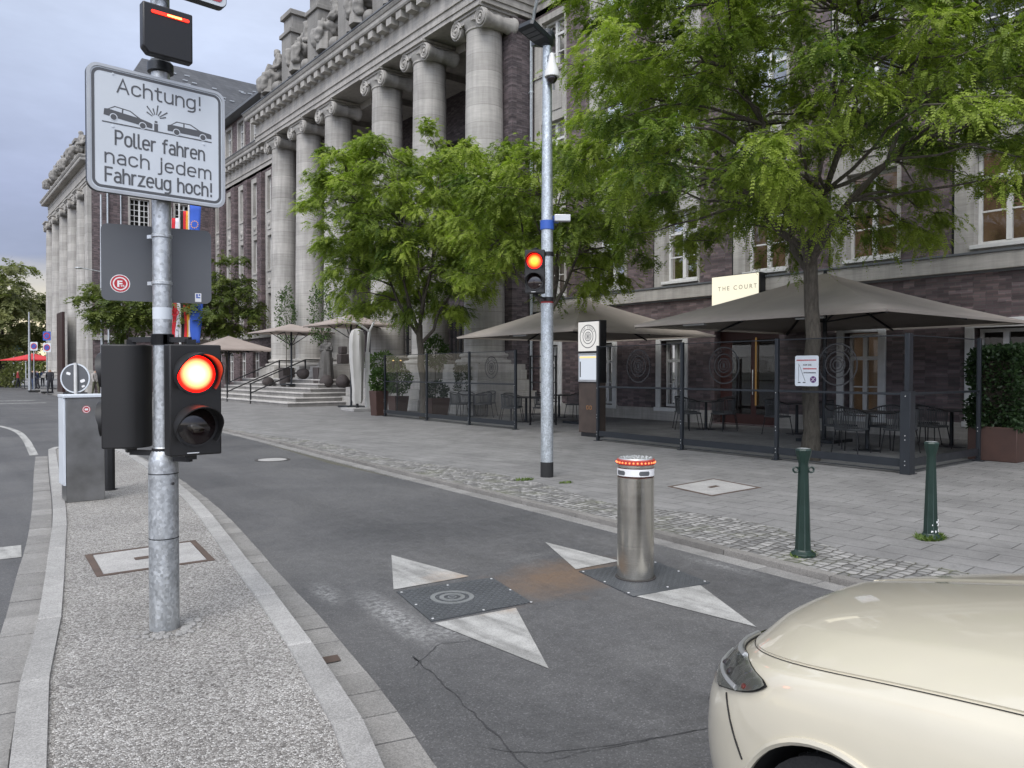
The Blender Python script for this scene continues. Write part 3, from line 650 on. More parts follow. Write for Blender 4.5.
def crack(px, w):
    P = resample([tuple(G(*p)[:2]) for p in px], .05)
    P = [(x + rj.uniform(-.008, .008), y + rj.uniform(-.008, .008)) for x, y in P]
    sm.strip(P, [w * rj.uniform(.4, 1.5) for _ in P], .003)
crack([(413, 660), (440, 683), (468, 711), (500, 742), (530, 775)], .0065); crack([(411, 670), (440, 645)], .004); crack([(414, 658), (419, 664)], .010)
crack([(440, 645), (470, 643)], .003); crack([(490, 752), (530, 757), (590, 752), (640, 744), (712, 731)], .0035); crack([(545, 766), (580, 756), (700, 733)], .003)
gg = MB()
for u_, v_, w_ in ((327, 662, .07), (213, 533, .05)):
    q = G(u_, v_, .006); gg.sheet([(q.x - w_, q.y - w_ * .6), (q.x + w_ * .7, q.y - w_ * .8), (q.x + w_, q.y + w_ * .5), (q.x - w_ * .8, q.y + w_ * .8)], .0115)
gg.build('gutter_gap', M['frame_rust'], kind='structure')
sm.build('road_seam', M['tar'], kind='structure')
# ------------------------------------------------------------------ signs and signals on the island
CR = Vector((math.cos(YAW), -math.sin(YAW), 0)); CF = Vector((math.sin(YAW), math.cos(YAW), 0))   # along / into the street corner view
def U(u, v, d): r = ray(u, v); return Vector((r.x * d, r.y * d, CAM_H + r.z * d))
def dirv(deg):                                   # horizontal direction, degrees clockwise from +Y
    return Vector((math.sin(R(deg)), math.cos(R(deg)), 0))
PX, PY = 1.130, 4.575
root = empty('sign_pole', (PX, PY, .112), label='galvanised steel sign pole with a thicker sleeve at its foot on the gravel island', cat='sign pole')
MB().lathe([(.078, .112), (.078, 1.03), (.074, 1.07), (.055, 1.12), (.050, 1.13)], 28, (PX, PY, 0)).build('sleeve', M['galv'], root)
MB().lathe([(.0490, 1.0), (.0490, 4.3)], 24, (PX, PY, 0)).build('pole', M['galv'], root)
b = MB()
for z in (.62, .98): b.lathe([(.0782, z), (.0788, z + .003), (.0782, z + .006)], 28, (PX, PY, 0), caps=False)
b.ball((PX + .03, PY - .08, .93), .008, 8, 6)
b.build('weld_seam', M['darkmetal'], root)
b = MB()
for z in (2.03, 2.29): b.lathe([(.050, z), (.055, z + .004), (.055, z + .018), (.050, z + .022)], 24, (PX, PY, 0)); b.bar((PX, PY, z + .011), Vector((PX, PY, z + .011)) + CR * -.085 + CF * .02, .02)
b.build('pipe_clamp', M['galv'], root)
b = MB(); b.lathe([(.0495, 1.84), (.0497, 1.905)], 24, (PX, PY, 0), caps=False); b.build('sticker', M['signwhite'], root, label='torn white sticker')
rk = random.Random(3); br = MB()                # broken mortar ring at the foot
for k in range(46):
    a = rk.uniform(-2.9, .3); r_ = rk.uniform(.10, .20); br.ball((PX + r_ * math.cos(a), PY + r_ * math.sin(a), .115), rk.uniform(.010, .026), 6, 4, (1, 1, .5))
br.build('mortar_collar', M['kerb'], root)

def sign_frame(c, right, w, h): return frame_from(c, right, (0, 0, 1))
# warning sign
aL, aR = U(89, 62, 3.96), U(226, 95, 4.44); zt, zb = 3.145, 2.485
aR.z = aL.z = (zt + zb) / 2; SW = (aR - aL).length; SH = zt - zb
F = frame_from((aL + aR) / 2, aR - aL, (0, 0, 1)); ARIGHT = (aR - aL).normalized()
ws = empty('warning_sign', (aL + aR) / 2, label='white rectangular warning sign with lettering and a pictogram of two cars at a rising bollard', cat='sign')
b = MB(); b.rrect(SW, SH, .055, -.030, -.004, F, 8); b.build('panel_back', M['blackmetal'], ws)
b = MB(); b.rrect(SW - .02, SH - .02, .05, -.0035, .001, F, 8); b.build('panel', M['signwhite'], ws)
b = MB(); ring_add(b, rrect_pts(SW, SH, .055, 8), rrect_pts(SW - .030, SH - .030, .045, 8), -.006, .006, F); b.build('rim', M['signrim'], ws)
b = MB(); ring_add(b, rrect_pts(SW - .044, SH - .044, .042, 8), rrect_pts(SW - .072, SH - .072, .030, 8), .0012, .002, F); b.build('border', M['signblack'], ws)
def sx(f): return (f - .5) * SW
def sy(f): return (.5 - f) * SH
b = MB()
write_strokes(b, 'Achtung!', sx(.205), sx(.805), sy(.195), .107 * SH, .0022, F, .125, .20)
write_strokes(b, 'Poller fahren', sx(.19), sx(.835), sy(.612), .108 * SH, .0022, F, .138, .20)
write_strokes(b, 'nach jedem', sx(.12), sx(.885), sy(.765), .104 * SH, .0022, F, .125, .22)
write_strokes(b, 'Fahrzeug hoch!', sx(.12), sx(.89), sy(.912), .108 * SH, .0022, F, .138, .20)
b.build('lettering', M['signblack'], ws, smooth=0)
b = MB(); g = MB()
b.box((sx(.10), sy(.452), .0015), (sx(.895), sy(.443), .0022), F)
car_o = [(0, .2), (0, .62), (.07, .68), (.20, 1), (.52, 1), (.74, .66), (.97, .56), (1, .50), (1, .2)]
win1 = [(.10, .68), (.21, .92), (.35, .92), (.35, .66)]; win2 = [(.38, .66), (.38, .92), (.51, .92), (.67, .66)]
def pict(x0, x1, ybase, h, rot):
    W = x1 - x0; Q = F @ Matrix.Translation((x0, ybase, 0)) @ Matrix.Rotation(rot, 4, 'Z')
    tr = lambda pts: [(p[0] * W, p[1] * h) for p in pts]
    b.prism(tr(car_o), .0015, .0022, Q)
    for w_ in (win1, win2): g.prism(tr(w_), .0023, .0027, Q)
    for cx in (.2, .8):
        g.prism(circle_pts(.20 * h * 1.30, 20, (cx * W, .2 * h)), .0023, .0027, Q); b.prism(circle_pts(.20 * h, 20, (cx * W, .2 * h)), .0028, .0032, Q)
pict(sx(.108), sx(.445), sy(.415), .112 * SH, R(-6)); pict(sx(.558), sx(.893), sy(.443), .112 * SH, 0)
g.box((sx(.452), sy(.443), .0015), (sx(.497), sy(.355), .0018), F)
b.box((sx(.460), sy(.443), .0019), (sx(.488), sy(.385), .0024), F); b.box((sx(.464), sy(.378), .0019), (sx(.484), sy(.362), .0024), F)
for k, a in enumerate((150, 128, 106, 82, 60, 38, 20)):
    c_ = Vector((sx(.474), sy(.345))); d_ = Vector((math.cos(R(a)), math.sin(R(a)))); l_ = .075 if k % 2 else .055
    p_, q_ = c_ + d_ * .018 * 1.2, c_ + d_ * l_; n_ = Vector((-d_.y, d_.x)) * .0022
    b.prism([p_ - n_, p_ + n_, q_ + n_ * 1.6, q_ - n_ * 1.6], .0015, .0022, F)
b.build('pictogram', M['signblack'], ws, smooth=0); g.build('pictogram_gap', M['signwhite'], ws, smooth=0)
b = MB()
for (fx, fy) in ((.175, .06), (.172, .475), (.835, .475), (.835, .94)): b.lathe([(.0001, .0045), (.006, .004), (.006, .001)], 8, (sx(fx), sy(fy), 0), F)
b.build('rivet', M['signwhite'], ws)
b = MB(); ctr = (aL + aR) / 2
for z in (zb + .12, zt - .12): b.lathe([(.050, z - .015), (.057, z - .012), (.057, z + .012), (.050, z + .015)], 20, (PX, PY, 0))
b.build('bracket', M['galv'], ws)
# red lit box and the sign cut by the top of the picture
bc = U(171, 35, 4.12); FB = frame_from(bc, ARIGHT, (0, 0, 1))
lb = empty('signal_box', bc, label='black square signal box with a glowing red bar, above the white warning sign', cat='signal box')
MB().prism([(-.128, -.10), (-.10, -.132), (.128, -.132), (.128, .132), (-.128, .132)], -.06, 0, FB).build('housing', M['black'], lb, bevel=.008)
b = MB(); b.rrect(.195, .016, .007, .001, .006, FB, 4, (.010, .088)); b.build('light_bar', M['led_bar'], lb)
b = MB(); b.rrect(.075, .009, .004, .0065, .008, FB, 4, (.03, .088)); b.build('bright_led', M['led_hot'], lb)
b = MB(); b.lathe([(.050, 3.20), (.068, 3.205), (.068, 3.25), (.050, 3.27)], 20, (PX, PY, 0)); b.build('bracket', M['blackmetal'], lb)
ec = U(229, 12, 4.42); er = ec - ARIGHT * .34 + Vector((0, 0, .32)); FE = frame_from(er, ARIGHT, (0, 0, 1))
nb = empty('prohibition_sign', er, label='red sheeted sign with white rim at the very top of the pole', cat='sign')
b = MB(); b.rrect(.68, .64, .035, -.055, -.003, FE, 6); b.build('panel_back', M['black'], nb)
b = MB(); b.rrect(.672, .632, .033, -.0028, 0, FE, 6); b.build('rim', M['signwhite'], nb)
b = MB(); b.rrect(.63, .59, .025, .0006, .0025, FE, 6); b.build('red_face', M['redsheet'], nb)
# grey sign seen from behind
gL, gR = U(102, 260, 4.25), U(212, 267, 4.51); gz = (2.37 + 1.945) / 2; gL.z = gR.z = gz; GW = (gR - gL).length; GH = .425
FG = frame_from((gL + gR) / 2, gR - gL, (0, 0, 1))
gs = empty('traffic_sign', (gL + gR) / 2, label='grey back of a sign clamped to the pole, with a red round sticker', cat='sign')
b = MB(); b.rrect(GW, GH, .035, -.012, 0, FG, 8); b.build('panel', M['signgrey'], gs)
def gp(u, v): return ((u - 102) / 110 - .5) * GW, (.5 - (v - 227) / 74) * GH
cx, cy = gp(120, 284.5)
FS = FG @ Matrix.Translation((cx, cy, 0))
st = MB().prism(circle_pts(.050, 28), .0005, .0012, FS).build('round_sticker', M['whiteprint'], gs, smooth=0)
b = MB(); ring_add(b, circle_pts(.046, 28), circle_pts(.037, 28), .0014, .0018, FS); b.prism(circle_pts(.030, 28), .0014, .0018, FS); b.build('red_ring', M['red'], st, smooth=0)
b = MB(); write(b, 'F', -.014, .012, -.018, .036, .0020, FS, .03); write(b, '95', .002, .022, -.018, .011, .0022, FS, .02); b.build('lettering', M['whiteprint'], st, smooth=0)
cx, cy = gp(198, 295); FS = FG @ Matrix.Translation((cx, cy, 0))
st = MB().rrect(.034, .050, .002, .0005, .0012, FS).build('square_sticker', M['whiteprint'], gs, smooth=0)
b = MB(); b.box((-.011, .004, .0014), (-.002, .020, .0018), FS); b.box((-.011, -.004, .0014), (.011, .003, .0018), FS); b.box((.003, .010, .0014), (.011, .020, .0018), FS); b.build('blue_mark', M['blueprint'], st, smooth=0)

def dome_lens(name, mat, r, Fm, parent, bulge=.018, z=.004):
    n, m = 28, 7; vs = [(0, 0, z + bulge)]; tone = [0.0]; fs = []
    for i in range(1, m + 1):
        q = i / m
        for k in range(n): g_ = 2 * math.pi * k / n; vs.append((r * q * math.cos(g_), r * q * math.sin(g_), z + bulge * (1 - q * q))); tone.append(q)
    for k in range(n): fs.append((0, 1 + k, 1 + (k + 1) % n))
    for i in range(m - 1):
        for k in range(n): a = 1 + i * n + k; c_ = 1 + i * n + (k + 1) % n; fs.append((a, a + n, c_ + n, c_))
    o = MB().add(vs, fs, Fm).build(name, mat, parent)
    o.data.attributes.new('tone', 'FLOAT', 'POINT').data.foreach_set('value', tone); return o
def signal_head(label, c, right, w, h, top_lens, low_lens, lensr, visor=.15, depth=.19, arm_to=None, arm_r=.05):
    Fm = frame_from(c, right, (0, 0, 1))
    root = empty('traffic_light', c, label=label, cat='traffic light')
    pts = [(-w / 2, 0), (w / 2, 0), (w / 2, -depth * .45)] + [(w / 2 * math.cos(R(a)), -depth * .45 - depth * .55 * math.sin(R(a))) for a in range(15, 180, 15)] + [(-w / 2, -depth * .45)]
    Q = Fm @ Matrix(((1, 0, 0, 0), (0, 0, 1, 0), (0, 1, 0, 0), (0, 0, 0, 1)))          # (x, depth, height)
    mb = MB(); mb.add(*[(MB().prism(pts, -h / 2, h / 2)).v, (MB().prism(pts, -h / 2, h / 2)).f], Q)
    o = mb.build('housing', M['housing'], root, smooth=30)
    bm = bmesh.new(); bm.from_mesh(o.data); bmesh.ops.recalc_face_normals(bm, faces=bm.faces); bm.to_mesh(o.data); bm.free()
    bv = o.modifiers.new('bevel', 'BEVEL'); bv.width = .008; bv.segments = 2; bv.limit_method = 'ANGLE'; bv.angle_limit = R(50)
    b = MB(); b.box((-w * .18, -h / 2 + .012, .001), (w * .05, -h / 2 + .017, .0022), Fm)
    b.build('maker_tab', M['whiteprint'], root)
    for name, yy, mat in (('lens', h * .235, top_lens), ('lens', -h * .235, low_lens)):
        dome_lens(name, mat, lensr, Fm @ Matrix.Translation((0, yy, 0)), root)
        vb = MB(); n = 30; vs = []; fs = []                     # visor: an open tube, longer on top
        for k in range(n + 1):
            g_ = R(-40 + 260 * k / n); L = visor * (.38 + .62 * max(0, math.sin(g_)) ** .6)
            for rr in (lensr * 1.10, lensr * 1.16):
                vs.append((rr * math.cos(g_), yy + rr * math.sin(g_), 0)); vs.append((rr * math.cos(g_) * 1.02, yy + rr * math.sin(g_) * 1.02 - .01, L))
        for k in range(n):
            a = 4 * k; e = a + 4
            fs += [(a, e, e + 1, a + 1), (a + 2, a + 3, e + 3, e + 2), (a + 1, e + 1, e + 3, a + 3)]
        vb.add(vs, fs, Fm); vb.build('visor', M['housing'], root, smooth=50)
    b = MB(); ring_add(b, circle_pts(lensr * 1.1, 28, (0, h * .235)), circle_pts(lensr * .985, 28, (0, h * .235)), .001, .008, Fm); ring_add(b, circle_pts(lensr * 1.1, 28, (0, -h * .235)), circle_pts(lensr * .985, 28, (0, -h * .235)), .001, .008, Fm)
    b.build('lens_ring', M['black'], root)
    if arm_to is not None:
        for s_ in (1, -1):
            b = MB(); q = Fm @ Vector((0, s_ * (h / 2 + .03), -depth * .5)); p = Vector((arm_to[0], arm_to[1], q.z)); b.bar(p, q, .028, .028); b.bar(q, Fm @ Vector((0, s_ * h / 2, -depth * .5)), .05)
            b.lathe([(arm_r, q.z - .03), (arm_r + .01, q.z - .028), (arm_r + .01, q.z + .028), (arm_r, q.z + .03)], 18, (arm_to[0], arm_to[1], 0)); b.build('bracket', M['black'], root)
    return root
c1 = U(196, 400, 4.16)
to_cam = -Vector((c1.x, c1.y, 0)).normalized()
def rot2(v, deg): return Matrix.Rotation(R(deg), 3, 'Z') @ v
nrm = rot2(to_cam, 17); signal_head('black traffic light on the island pole with its red lamp brightly lit, beside the road', c1, Vector((0, 0, 1)).cross(nrm), .272, .60, M['lens_red'], M['lens_off'], .102, .15, .2, (PX, PY))
c2 = U(122, 396, 4.34)
nrm = rot2(-Vector((c2.x, c2.y, 0)).normalized(), -112); signal_head('black traffic light on the island pole turned away, showing its rounded back', c2 + nrm * .075 + CR * .012, Vector((0, 0, 1)).cross(nrm), .25, .575, M['lens_off'], M['lens_off'], .1, .05, .22, (PX, PY))

# island cabinet, post, round sign, cover
cb = empty('card_reader_cabinet', (1.57, 9.75, .112), label='grey zinc cabinet with a red round sticker standing on the island', cat='cabinet')
MB().box((1.375, 9.60, .112), (1.755, 9.92, 1.26)).build('body', M['cabinet'], cb, bevel=.006)
MB().box((1.345, 9.57, 1.262), (1.785, 9.95, 1.295)).build('lid', M['signwhite'], cb, bevel=.006)
MB().box((1.350, 9.595, .30), (1.373, 9.93, 1.26)).build('side_trim', M['signwhite'], cb, bevel=.003)
FS = frame_from((1.575, 9.598, 1.13), (1, 0, 0), (0, 0, 1))
st = MB().prism(circle_pts(.042, 24), 0, .002, FS).build('round_sticker', M['red'], cb, smooth=0)
b = MB(); ring_add(b, circle_pts(.037, 24), circle_pts(.030, 24), .0024, .003, FS); b.rrect(.036, .022, .006, .0024, .003, FS); b.build('white_ring', M['whiteprint'], st, smooth=0)
p = G(109, 490, .112); po = empty('steel_post', p, label='short round stainless post standing behind the zinc cabinet', cat='post')
MB().lathe([(.058, .112), (.058, 1.25), (.05, 1.262)], 20, (p.x, p.y, 0)).build('tube', M['darkmetal'], po)
MB().lathe([(.085, .112), (.085, .122)], 20, (p.x, p.y, 0)).build('foot_plate', M['darkmetal'], po)
rs = empty('round_sign', (2.0, 13.0, .112), label='small round grey sign back with white stickers, on a white post behind the cabinet', cat='sign')
MB().lathe([(.024, .112), (.024, 1.68)], 12, (2.0, 13.03, 0)).build('post', M['polewhite'], rs)
FR = frame_from((2.0, 13.06, 1.45), CR, (0, 0, 1)); b = MB(); b.prism(circle_pts(.205, 32), -.004, .002, FR); b.build('disc', M['signgrey'], rs, smooth=0)
b = MB(); ring_add(b, circle_pts(.222, 32), circle_pts(.203, 32), -.006, .006, FR); b.build('rim', M['signwhite'], rs)
for (x, y, s_) in ((-.10, .07, .04), (.11, -.04, .045), (.12, -.12, .03)): b = MB(); b.rrect(s_ * 1.6, s_, s_ * .4, .0025, .004, FR @ Matrix.Translation((x, y, 0)) @ Matrix.Rotation(x * 3, 4, 'Z')); b.build('sticker', M['whiteprint'], rs)
b = MB(); b.rrect(.12, .05, .015, -.02, .03, FR @ Matrix.Translation((-.11, -.235, 0))); b.rrect(.12, .05, .015, -.02, .03, FR @ Matrix.Translation((.11, -.235, 0))); b.bar(FR @ Vector((-.16, -.235, 0)), FR @ Vector((.16, -.235, 0)), .02); b.build('clamp', M['black'], rs)

def quad_cover(name, label, px, z, lid, frame, inset=.06, slot=True, group=None):
    P = [Vector(tuple(G(*q, z)[:2])) for q in px]; c = sum(P, Vector((0, 0))) / 4
    root = empty(name, (c.x, c.y, z), label=label, cat='access cover', group=group)
    I = [p_ + (c - p_).normalized() * inset * 1.3 for p_ in P]
    b = MB(); ring_add(b, [tuple(p_) for p_ in (P if 1 else P)], [tuple(p_) for p_ in I], z - .02, z + .005); o = b.build('frame', frame, root)
    bm = bmesh.new(); bm.from_mesh(o.data); bmesh.ops.recalc_face_normals(bm, faces=bm.faces); bm.to_mesh(o.data); bm.free()
    MB().prism([tuple(c + (p_ - c) * .985) for p_ in I], z - .02, z + .004).build('lid', lid, root)
    if slot:
        e1 = (I[1] - I[0]).normalized(); e2 = (I[3] - I[0]).normalized()
        MB().sheet([tuple(c + e1 * a * .11 + e2 * b_ * .045) for a, b_ in ((-1, -1), (1, -1), (1, 1), (-1, 1))], z + .0065).build('handle_slot', M['frame_rust'], root)
    return root
quad_cover('access_cover', 'pale concrete access cover in a rusty frame sunk in the gravel island', [(83, 556), (194, 541), (214, 561), (95, 578)], .112, M['lidconc'], M['frame_rust'], .05)
quad_cover('access_cover', 'pale concrete access cover in the pavement slabs behind the steel bollard', [(668, 487), (714, 479), (762, 488), (712, 496.5)], .045, M['lidconc'], M['frame_rust'], .045)
mh = empty('manhole_cover', G(272, 460), label='small round iron manhole cover in the road far behind the painted triangles', cat='manhole')
p = G(272, 460); MB().lathe([(.30, .0), (.30, .006), (.25, .006)], 28, (p.x, p.y, 0), caps=False).build('frame', M['iron'], mh); MB().lathe([(.001, .005), (.245, .005)], 28, (p.x, p.y, 0), caps=False).build('lid', M['lidconc'], mh)
mh = empty('manhole_cover', G(537, 422, .045), label='round iron manhole cover in the paving at the gap of the glass screens', cat='manhole')
p = G(537, 422, .045); MB().lathe([(.36, .045), (.36, .052), (.31, .052)], 28, (p.x, p.y, 0), caps=False).build('frame', M['iron'], mh); MB().lathe([(.001, .051), (.305, .051)], 28, (p.x, p.y, 0), caps=False).build('lid', M['lidconc'], mh)

# ------------------------------------------------------------------ bollard plates and the rising bollard
def plate(px, label, ring_c):
    P = [Vector(tuple(G(*q, .009)[:2])) for q in px]; c = sum(P, Vector((0, 0))) / 4
    root = empty('bollard_plate', (c.x, c.y, 0), label=label, cat='steel plate')
    MB().prism([tuple(p_) for p_ in P], -.02, .0085).build('plate', M['plate'], root)
    b = MB(); e1 = P[1] - P[0]; e2 = P[3] - P[0]              # raised tread bars
    n1, n2 = 26, 22
    for i in range(1, n1):
        for j in range(1, n2):
            q = P[0] + e1 * (i / n1) + e2 * (j / n2)
            a = 1 if (i + j) % 2 else -1; d1 = (e1.normalized() * .012 + e2.normalized() * a * .012); d2 = Vector((-d1.y, d1.x)) * .22
            b.add([(*(q - d1), .009), (*(q + d2), .0112), (*(q + d1), .009), (*(q - d2), .0112)], [(0, 3, 2, 1)])
    b.build('tread_pattern', M['plate_tread'], root, smooth=0)
    b = MB()
    for s_, t_ in ((.03, .06), (.5, .05), (.97, .05), (.97, .5), (.97, .95), (.5, .95), (.03, .95), (.03, .5)):
        q = P[0] + e1 * s_ + e2 * t_; b.lathe([(.009, .0088), (.0085, .0115), (.001, .012)], 10, (q.x, q.y, 0))
    b.build('bolt', M['stud'], root)
    if ring_c is not None:
        b = MB()
        for r0, r1 in ((.150, .118), (.088, .058), (.030, .022)):
            q = [(ring_c[0] + x, ring_c[1] + y) for x, y in circle_pts(r0, 32)]; q2 = [(ring_c[0] + x, ring_c[1] + y) for x, y in circle_pts(r1, 32)]
            ring_add(b, q, q2, .0088, .0125)
        b.build('lock_ring', M['platering'], root)
    return root
plate([(396, 592), (492, 578), (531, 602.5), (431, 622)], 'dark steel tread plate with a round lock, between two painted triangles', G(452, 599.5))
plate([(655, 561.5), (579, 571.5), (634, 597), (711, 583)], 'dark steel tread plate at the foot of the raised bollard', None)
bx = G(636, 579); BO = empty('rising_bollard', bx, label='raised stainless steel bollard with a ring of red lights on its top', cat='bollard')
MB().lathe([(.150, .009), (.150, .018), (.139, .02)], 40, (bx.x, bx.y, 0), caps=False).build('floor_ring', M['iron'], BO)
MB().lathe([(.1365, .005), (.1365, .765)], 48, (bx.x, bx.y, 0)).build('shaft', M['inox'], BO)
bd = MB().lathe([(.1378, .778), (.1378, .832)], 48, (bx.x, bx.y, 0), caps=False).build('reflective_band', M['whiteprint'], BO)
def wrap(mb, a0, a1, z0, z1, r, n=10):
    vs = []; 
    for k in range(n + 1):
        a = a0 + (a1 - a0) * k / n; e = .0 if 0 < k < n else (z1 - z0) * .28
        vs += [(bx.x + r * math.cos(a), bx.y + r * math.sin(a), z0 + e), (bx.x + r * math.cos(a), bx.y + r * math.sin(a), z1 - e)]
    mb.add(vs, [(2 * k, 2 * k + 2, 2 * k + 3, 2 * k + 1) for k in range(n)])
ac = math.atan2(-bx.y, -bx.x); b = MB(); wrap(b, ac - 1.25, ac - .60, .785, .818, .1385); wrap(b, ac + .18, ac + .80, .785, .818, .1385); wrap(b, ac + 1.6, ac + 2.3, .785, .818, .1385); b.build('badge', M['signblack'], bd)
MB().lathe([(.1355, .838), (.1355, .858)], 48, (bx.x, bx.y, 0), caps=False).build('neck', M['inox'], BO)
MB().lathe([(.1385, .858), (.142, .862), (.142, .892), (.138, .897), (.128, .899)], 48, (bx.x, bx.y, 0), caps=False).build('light_ring', M['redring'], BO)
for k in range(30):
    a = 2 * math.pi * k / 30; q = (bx.x + .1425 * math.cos(a), bx.y + .1425 * math.sin(a), .877); b = MB(); b.ball(q, .0062, 8, 5); b.build('led', M['led'], BO)
b = MB(); b.lathe([(.1285, .899), (.125, .906), (.09, .911), (.001, .912)], 40, (bx.x, bx.y, 0), caps=False)
for k in range(40): a = 2.4 * k; r_ = .018 * math.sqrt(k + .5); b.ball((bx.x + r_ * math.cos(a), bx.y + r_ * math.sin(a), .9105), .005, 6, 4)
b.build('cap', M['signrim'], BO)

# ------------------------------------------------------------------ green posts
def green_post(p, label, lugs, worn):
    root = empty('green_bollard', p, label=label, cat='bollard', group='dark green posts on the pavement')
    z0 = p.z
    MB().lathe([(.105, z0), (.105, z0 + .018), (.075, z0 + .035), (.064, z0 + .05), (.040, z0 + .74), (.043, z0 + .765), (.062, z0 + .83), (.066, z0 + .86), (.060, z0 + .872), (.001, z0 + .876)], 8, (p.x, p.y, 0), caps=False).build('post', M['green'], root, smooth=25, bevel=.003)
    if lugs:
        for s_ in (-1, 1):
            c = Vector((p.x, p.y, z0 + .70)) + CR * s_ * .062; b = MB(); b.tube([c + CR * .022 * math.cos(t) + Vector((0, 0, .022 * math.sin(t))) for t in [2 * math.pi * k / 12 for k in range(13)]], .008, 6); b.build('lug', M['green'], root)
    b = MB(); rr = random.Random(worn)
    if worn:
        for k in range(14): a = rr.uniform(-2.9, -1.0); z = rr.uniform(.06, .19); r_ = .062 - .036 * z; b.ball((p.x + r_ * math.cos(a), p.y + r_ * math.sin(a), z0 + z), rr.uniform(.004, .008), 6, 4, (1, 1, 1.5))
        b.build('chipped_paint', M['whiteprint'], root)
    b = MB(); b.lathe([(.055, z0 + .874), (.03, z0 + .8775), (.001, z0 + .878)], 8, (p.x, p.y, 0), caps=False); b.build('bare_top', M['galv'], root)
gp1, gp2 = G(804, 556, .050), G(932, 539, .045)
green_post(gp1, 'dark green iron post with two chain lugs, standing on the cobbles by the kerb', True, 0)
green_post(gp2, 'dark green iron post with chipped paint and weeds at its foot, on the slabs', False, 4)
def weed(p, n, rad, label, seed, h=.08):
    rr = random.Random(seed); b = MB(); tone = []
    for k in range(n):
        a = rr.uniform(0, 6.28); r_ = rad * math.sqrt(rr.random()); q = Vector((p.x + r_ * math.cos(a), p.y + r_ * math.sin(a) * .6, p.z)); a2 = rr.uniform(0, 6.28); L = h * rr.uniform(.35, 1)
        d = Vector((math.cos(a2), math.sin(a2), rr.uniform(.3, 1.4))).normalized() * L; w = Vector((-d.y, d.x, 0)).normalized() * rr.uniform(.004, .009)
        b.add([q - w, q + w, q + d * .6 + w * .8 - Vector((0, 0, .004)), q + d, q + d * .6 - w * .8], [(0, 1, 2, 3, 4)]); tone += [rr.random()] * 5
    o = b.build('weed_tuft', M['grass'], label=label, cat='weeds', smooth=0)
    o.data.attributes.new('tone', 'FLOAT', 'POINT').data.foreach_set('value', tone)
weed(gp2, 420, .17, 'green weeds growing round the foot of the chipped green post', 2)
weed(G(524, 480, .050), 160, .16, 'low weeds between the cobbles beside the foot of the street lamp post', 6, .05)
weed(G(566, 483, .050), 70, .12, 'few weeds between the cobbles on the bollard side of the lamp post', 7, .045)
weed(gp1, 90, .14, 'few small weeds at the foot of the green post by the kerb', 3, .05)

# ------------------------------------------------------------------ street lamp, camera, far signal
lp = G(547, 477, .045); LX, LY = lp.x, lp.y; TZ = 6.2
sl_ = empty('street_lamp', lp, label='tall grey steel street lamp post on the pavement behind the steel bollard', cat='street lamp')
MB().lathe([(.093, .045), (.092, .25), (.0905, .26)], 24, (LX, LY, 0)).build('base_sleeve', M['rubber'], sl_)
MB().lathe([(.089, .26), (.089, 2.4), (.082, 3.6), (.062, TZ)], 24, (LX, LY, 0)).build('pole', M['galv_light'], sl_)
MB().lathe([(.0885, 2.52), (.088, 2.60)], 24, (LX, LY, 0), caps=False).build('dark_sticker', M['cloth_red'], sl_)
FL = frame_from((LX, LY, TZ), (-1, .12, .22), (0, 0, 1)) ; FLt = frame_from((LX, LY, TZ), (-.98, -.1, .30), (0, 0, 1))
def lamp_head(Fm, L, name, glass=True):
    b = MB(); b.prism([(.0, -.09), (.10, -.13), (L, -.15), (L + .03, -.11), (L + .03, .11), (L, .15), (.10, .13), (0, .09)], -.045, .03, Fm @ Matrix(((1, 0, 0, 0), (0, 0, 1, 0), (0, -1, 0, 0), (0, 0, 0, 1)))); o = b.build(name, M['blackmetal'], sl_, bevel=.008)
    bm = bmesh.new(); bm.from_mesh(o.data); bmesh.ops.recalc_face_normals(bm, faces=bm.faces); bm.to_mesh(o.data); bm.free()
    b = MB(); Q = Fm @ Matrix(((1, 0, 0, 0), (0, 0, 1, 0), (0, -1, 0, 0), (0, 0, 0, 1)))
    for k in range(3):
        x = .17 + k * (L - .19) / 3; b.box((x, -.11, -.050), (x + (L - .22) / 3.4, .11, -.0455), Q)
    b.build('led_window', M['signgrey'], o)
lamp_head(FLt, .44, 'lamp_head'); lamp_head(frame_from((LX, LY, TZ + .03), (.45, .85, .3), (0, 0, 1)), .42, 'rear_lamp_head')
MB().lathe([(.07, TZ - .05), (.085, TZ), (.085, TZ + .08), (.05, TZ + .12)], 16, (LX, LY, 0)).build('joint', M['blackmetal'], sl_)
b = MB(); q = Vector((LX, LY, TZ + .1)); b.ball(q + Vector((.12, .14, .08)), .12, 12, 8, (1, 1, .8)); b.build('sensor', M['blackmetal'], sl_)
cc = Vector((LX, LY, 5.52)) - CF * .14 + CR * .06 + Vector((0, 0, .22))
cv = empty('surveillance_camera', cc, label='white dome surveillance camera high on the street lamp post', cat='camera')
b = MB(); b.lathe([(.03, .26), (.045, .20), (.06, .12), (.095, .02), (.105, -.04), (.105, -.07), (.09, -.075)], 20, tuple(cc)); b.build('hood', M['white'], cv)
b = MB(); b.ball(cc + Vector((0, 0, -.085)), .075, 16, 10); b.build('lens_dome', M['lens_off'], cv)
b = MB(); b.bar(cc + Vector((0, 0, .22)), Vector((LX, LY, cc.z + .22)), .06, .07); b.bar(cc + Vector((.03, 0, -.12)), cc + Vector((.07, .04, -.22)), .03); b.build('bracket', M['galv'], cv)
c3 = U(534.5, 271.5, 10.35); nrm = rot2(-Vector((c3.x, c3.y, 0)).normalized(), -8)
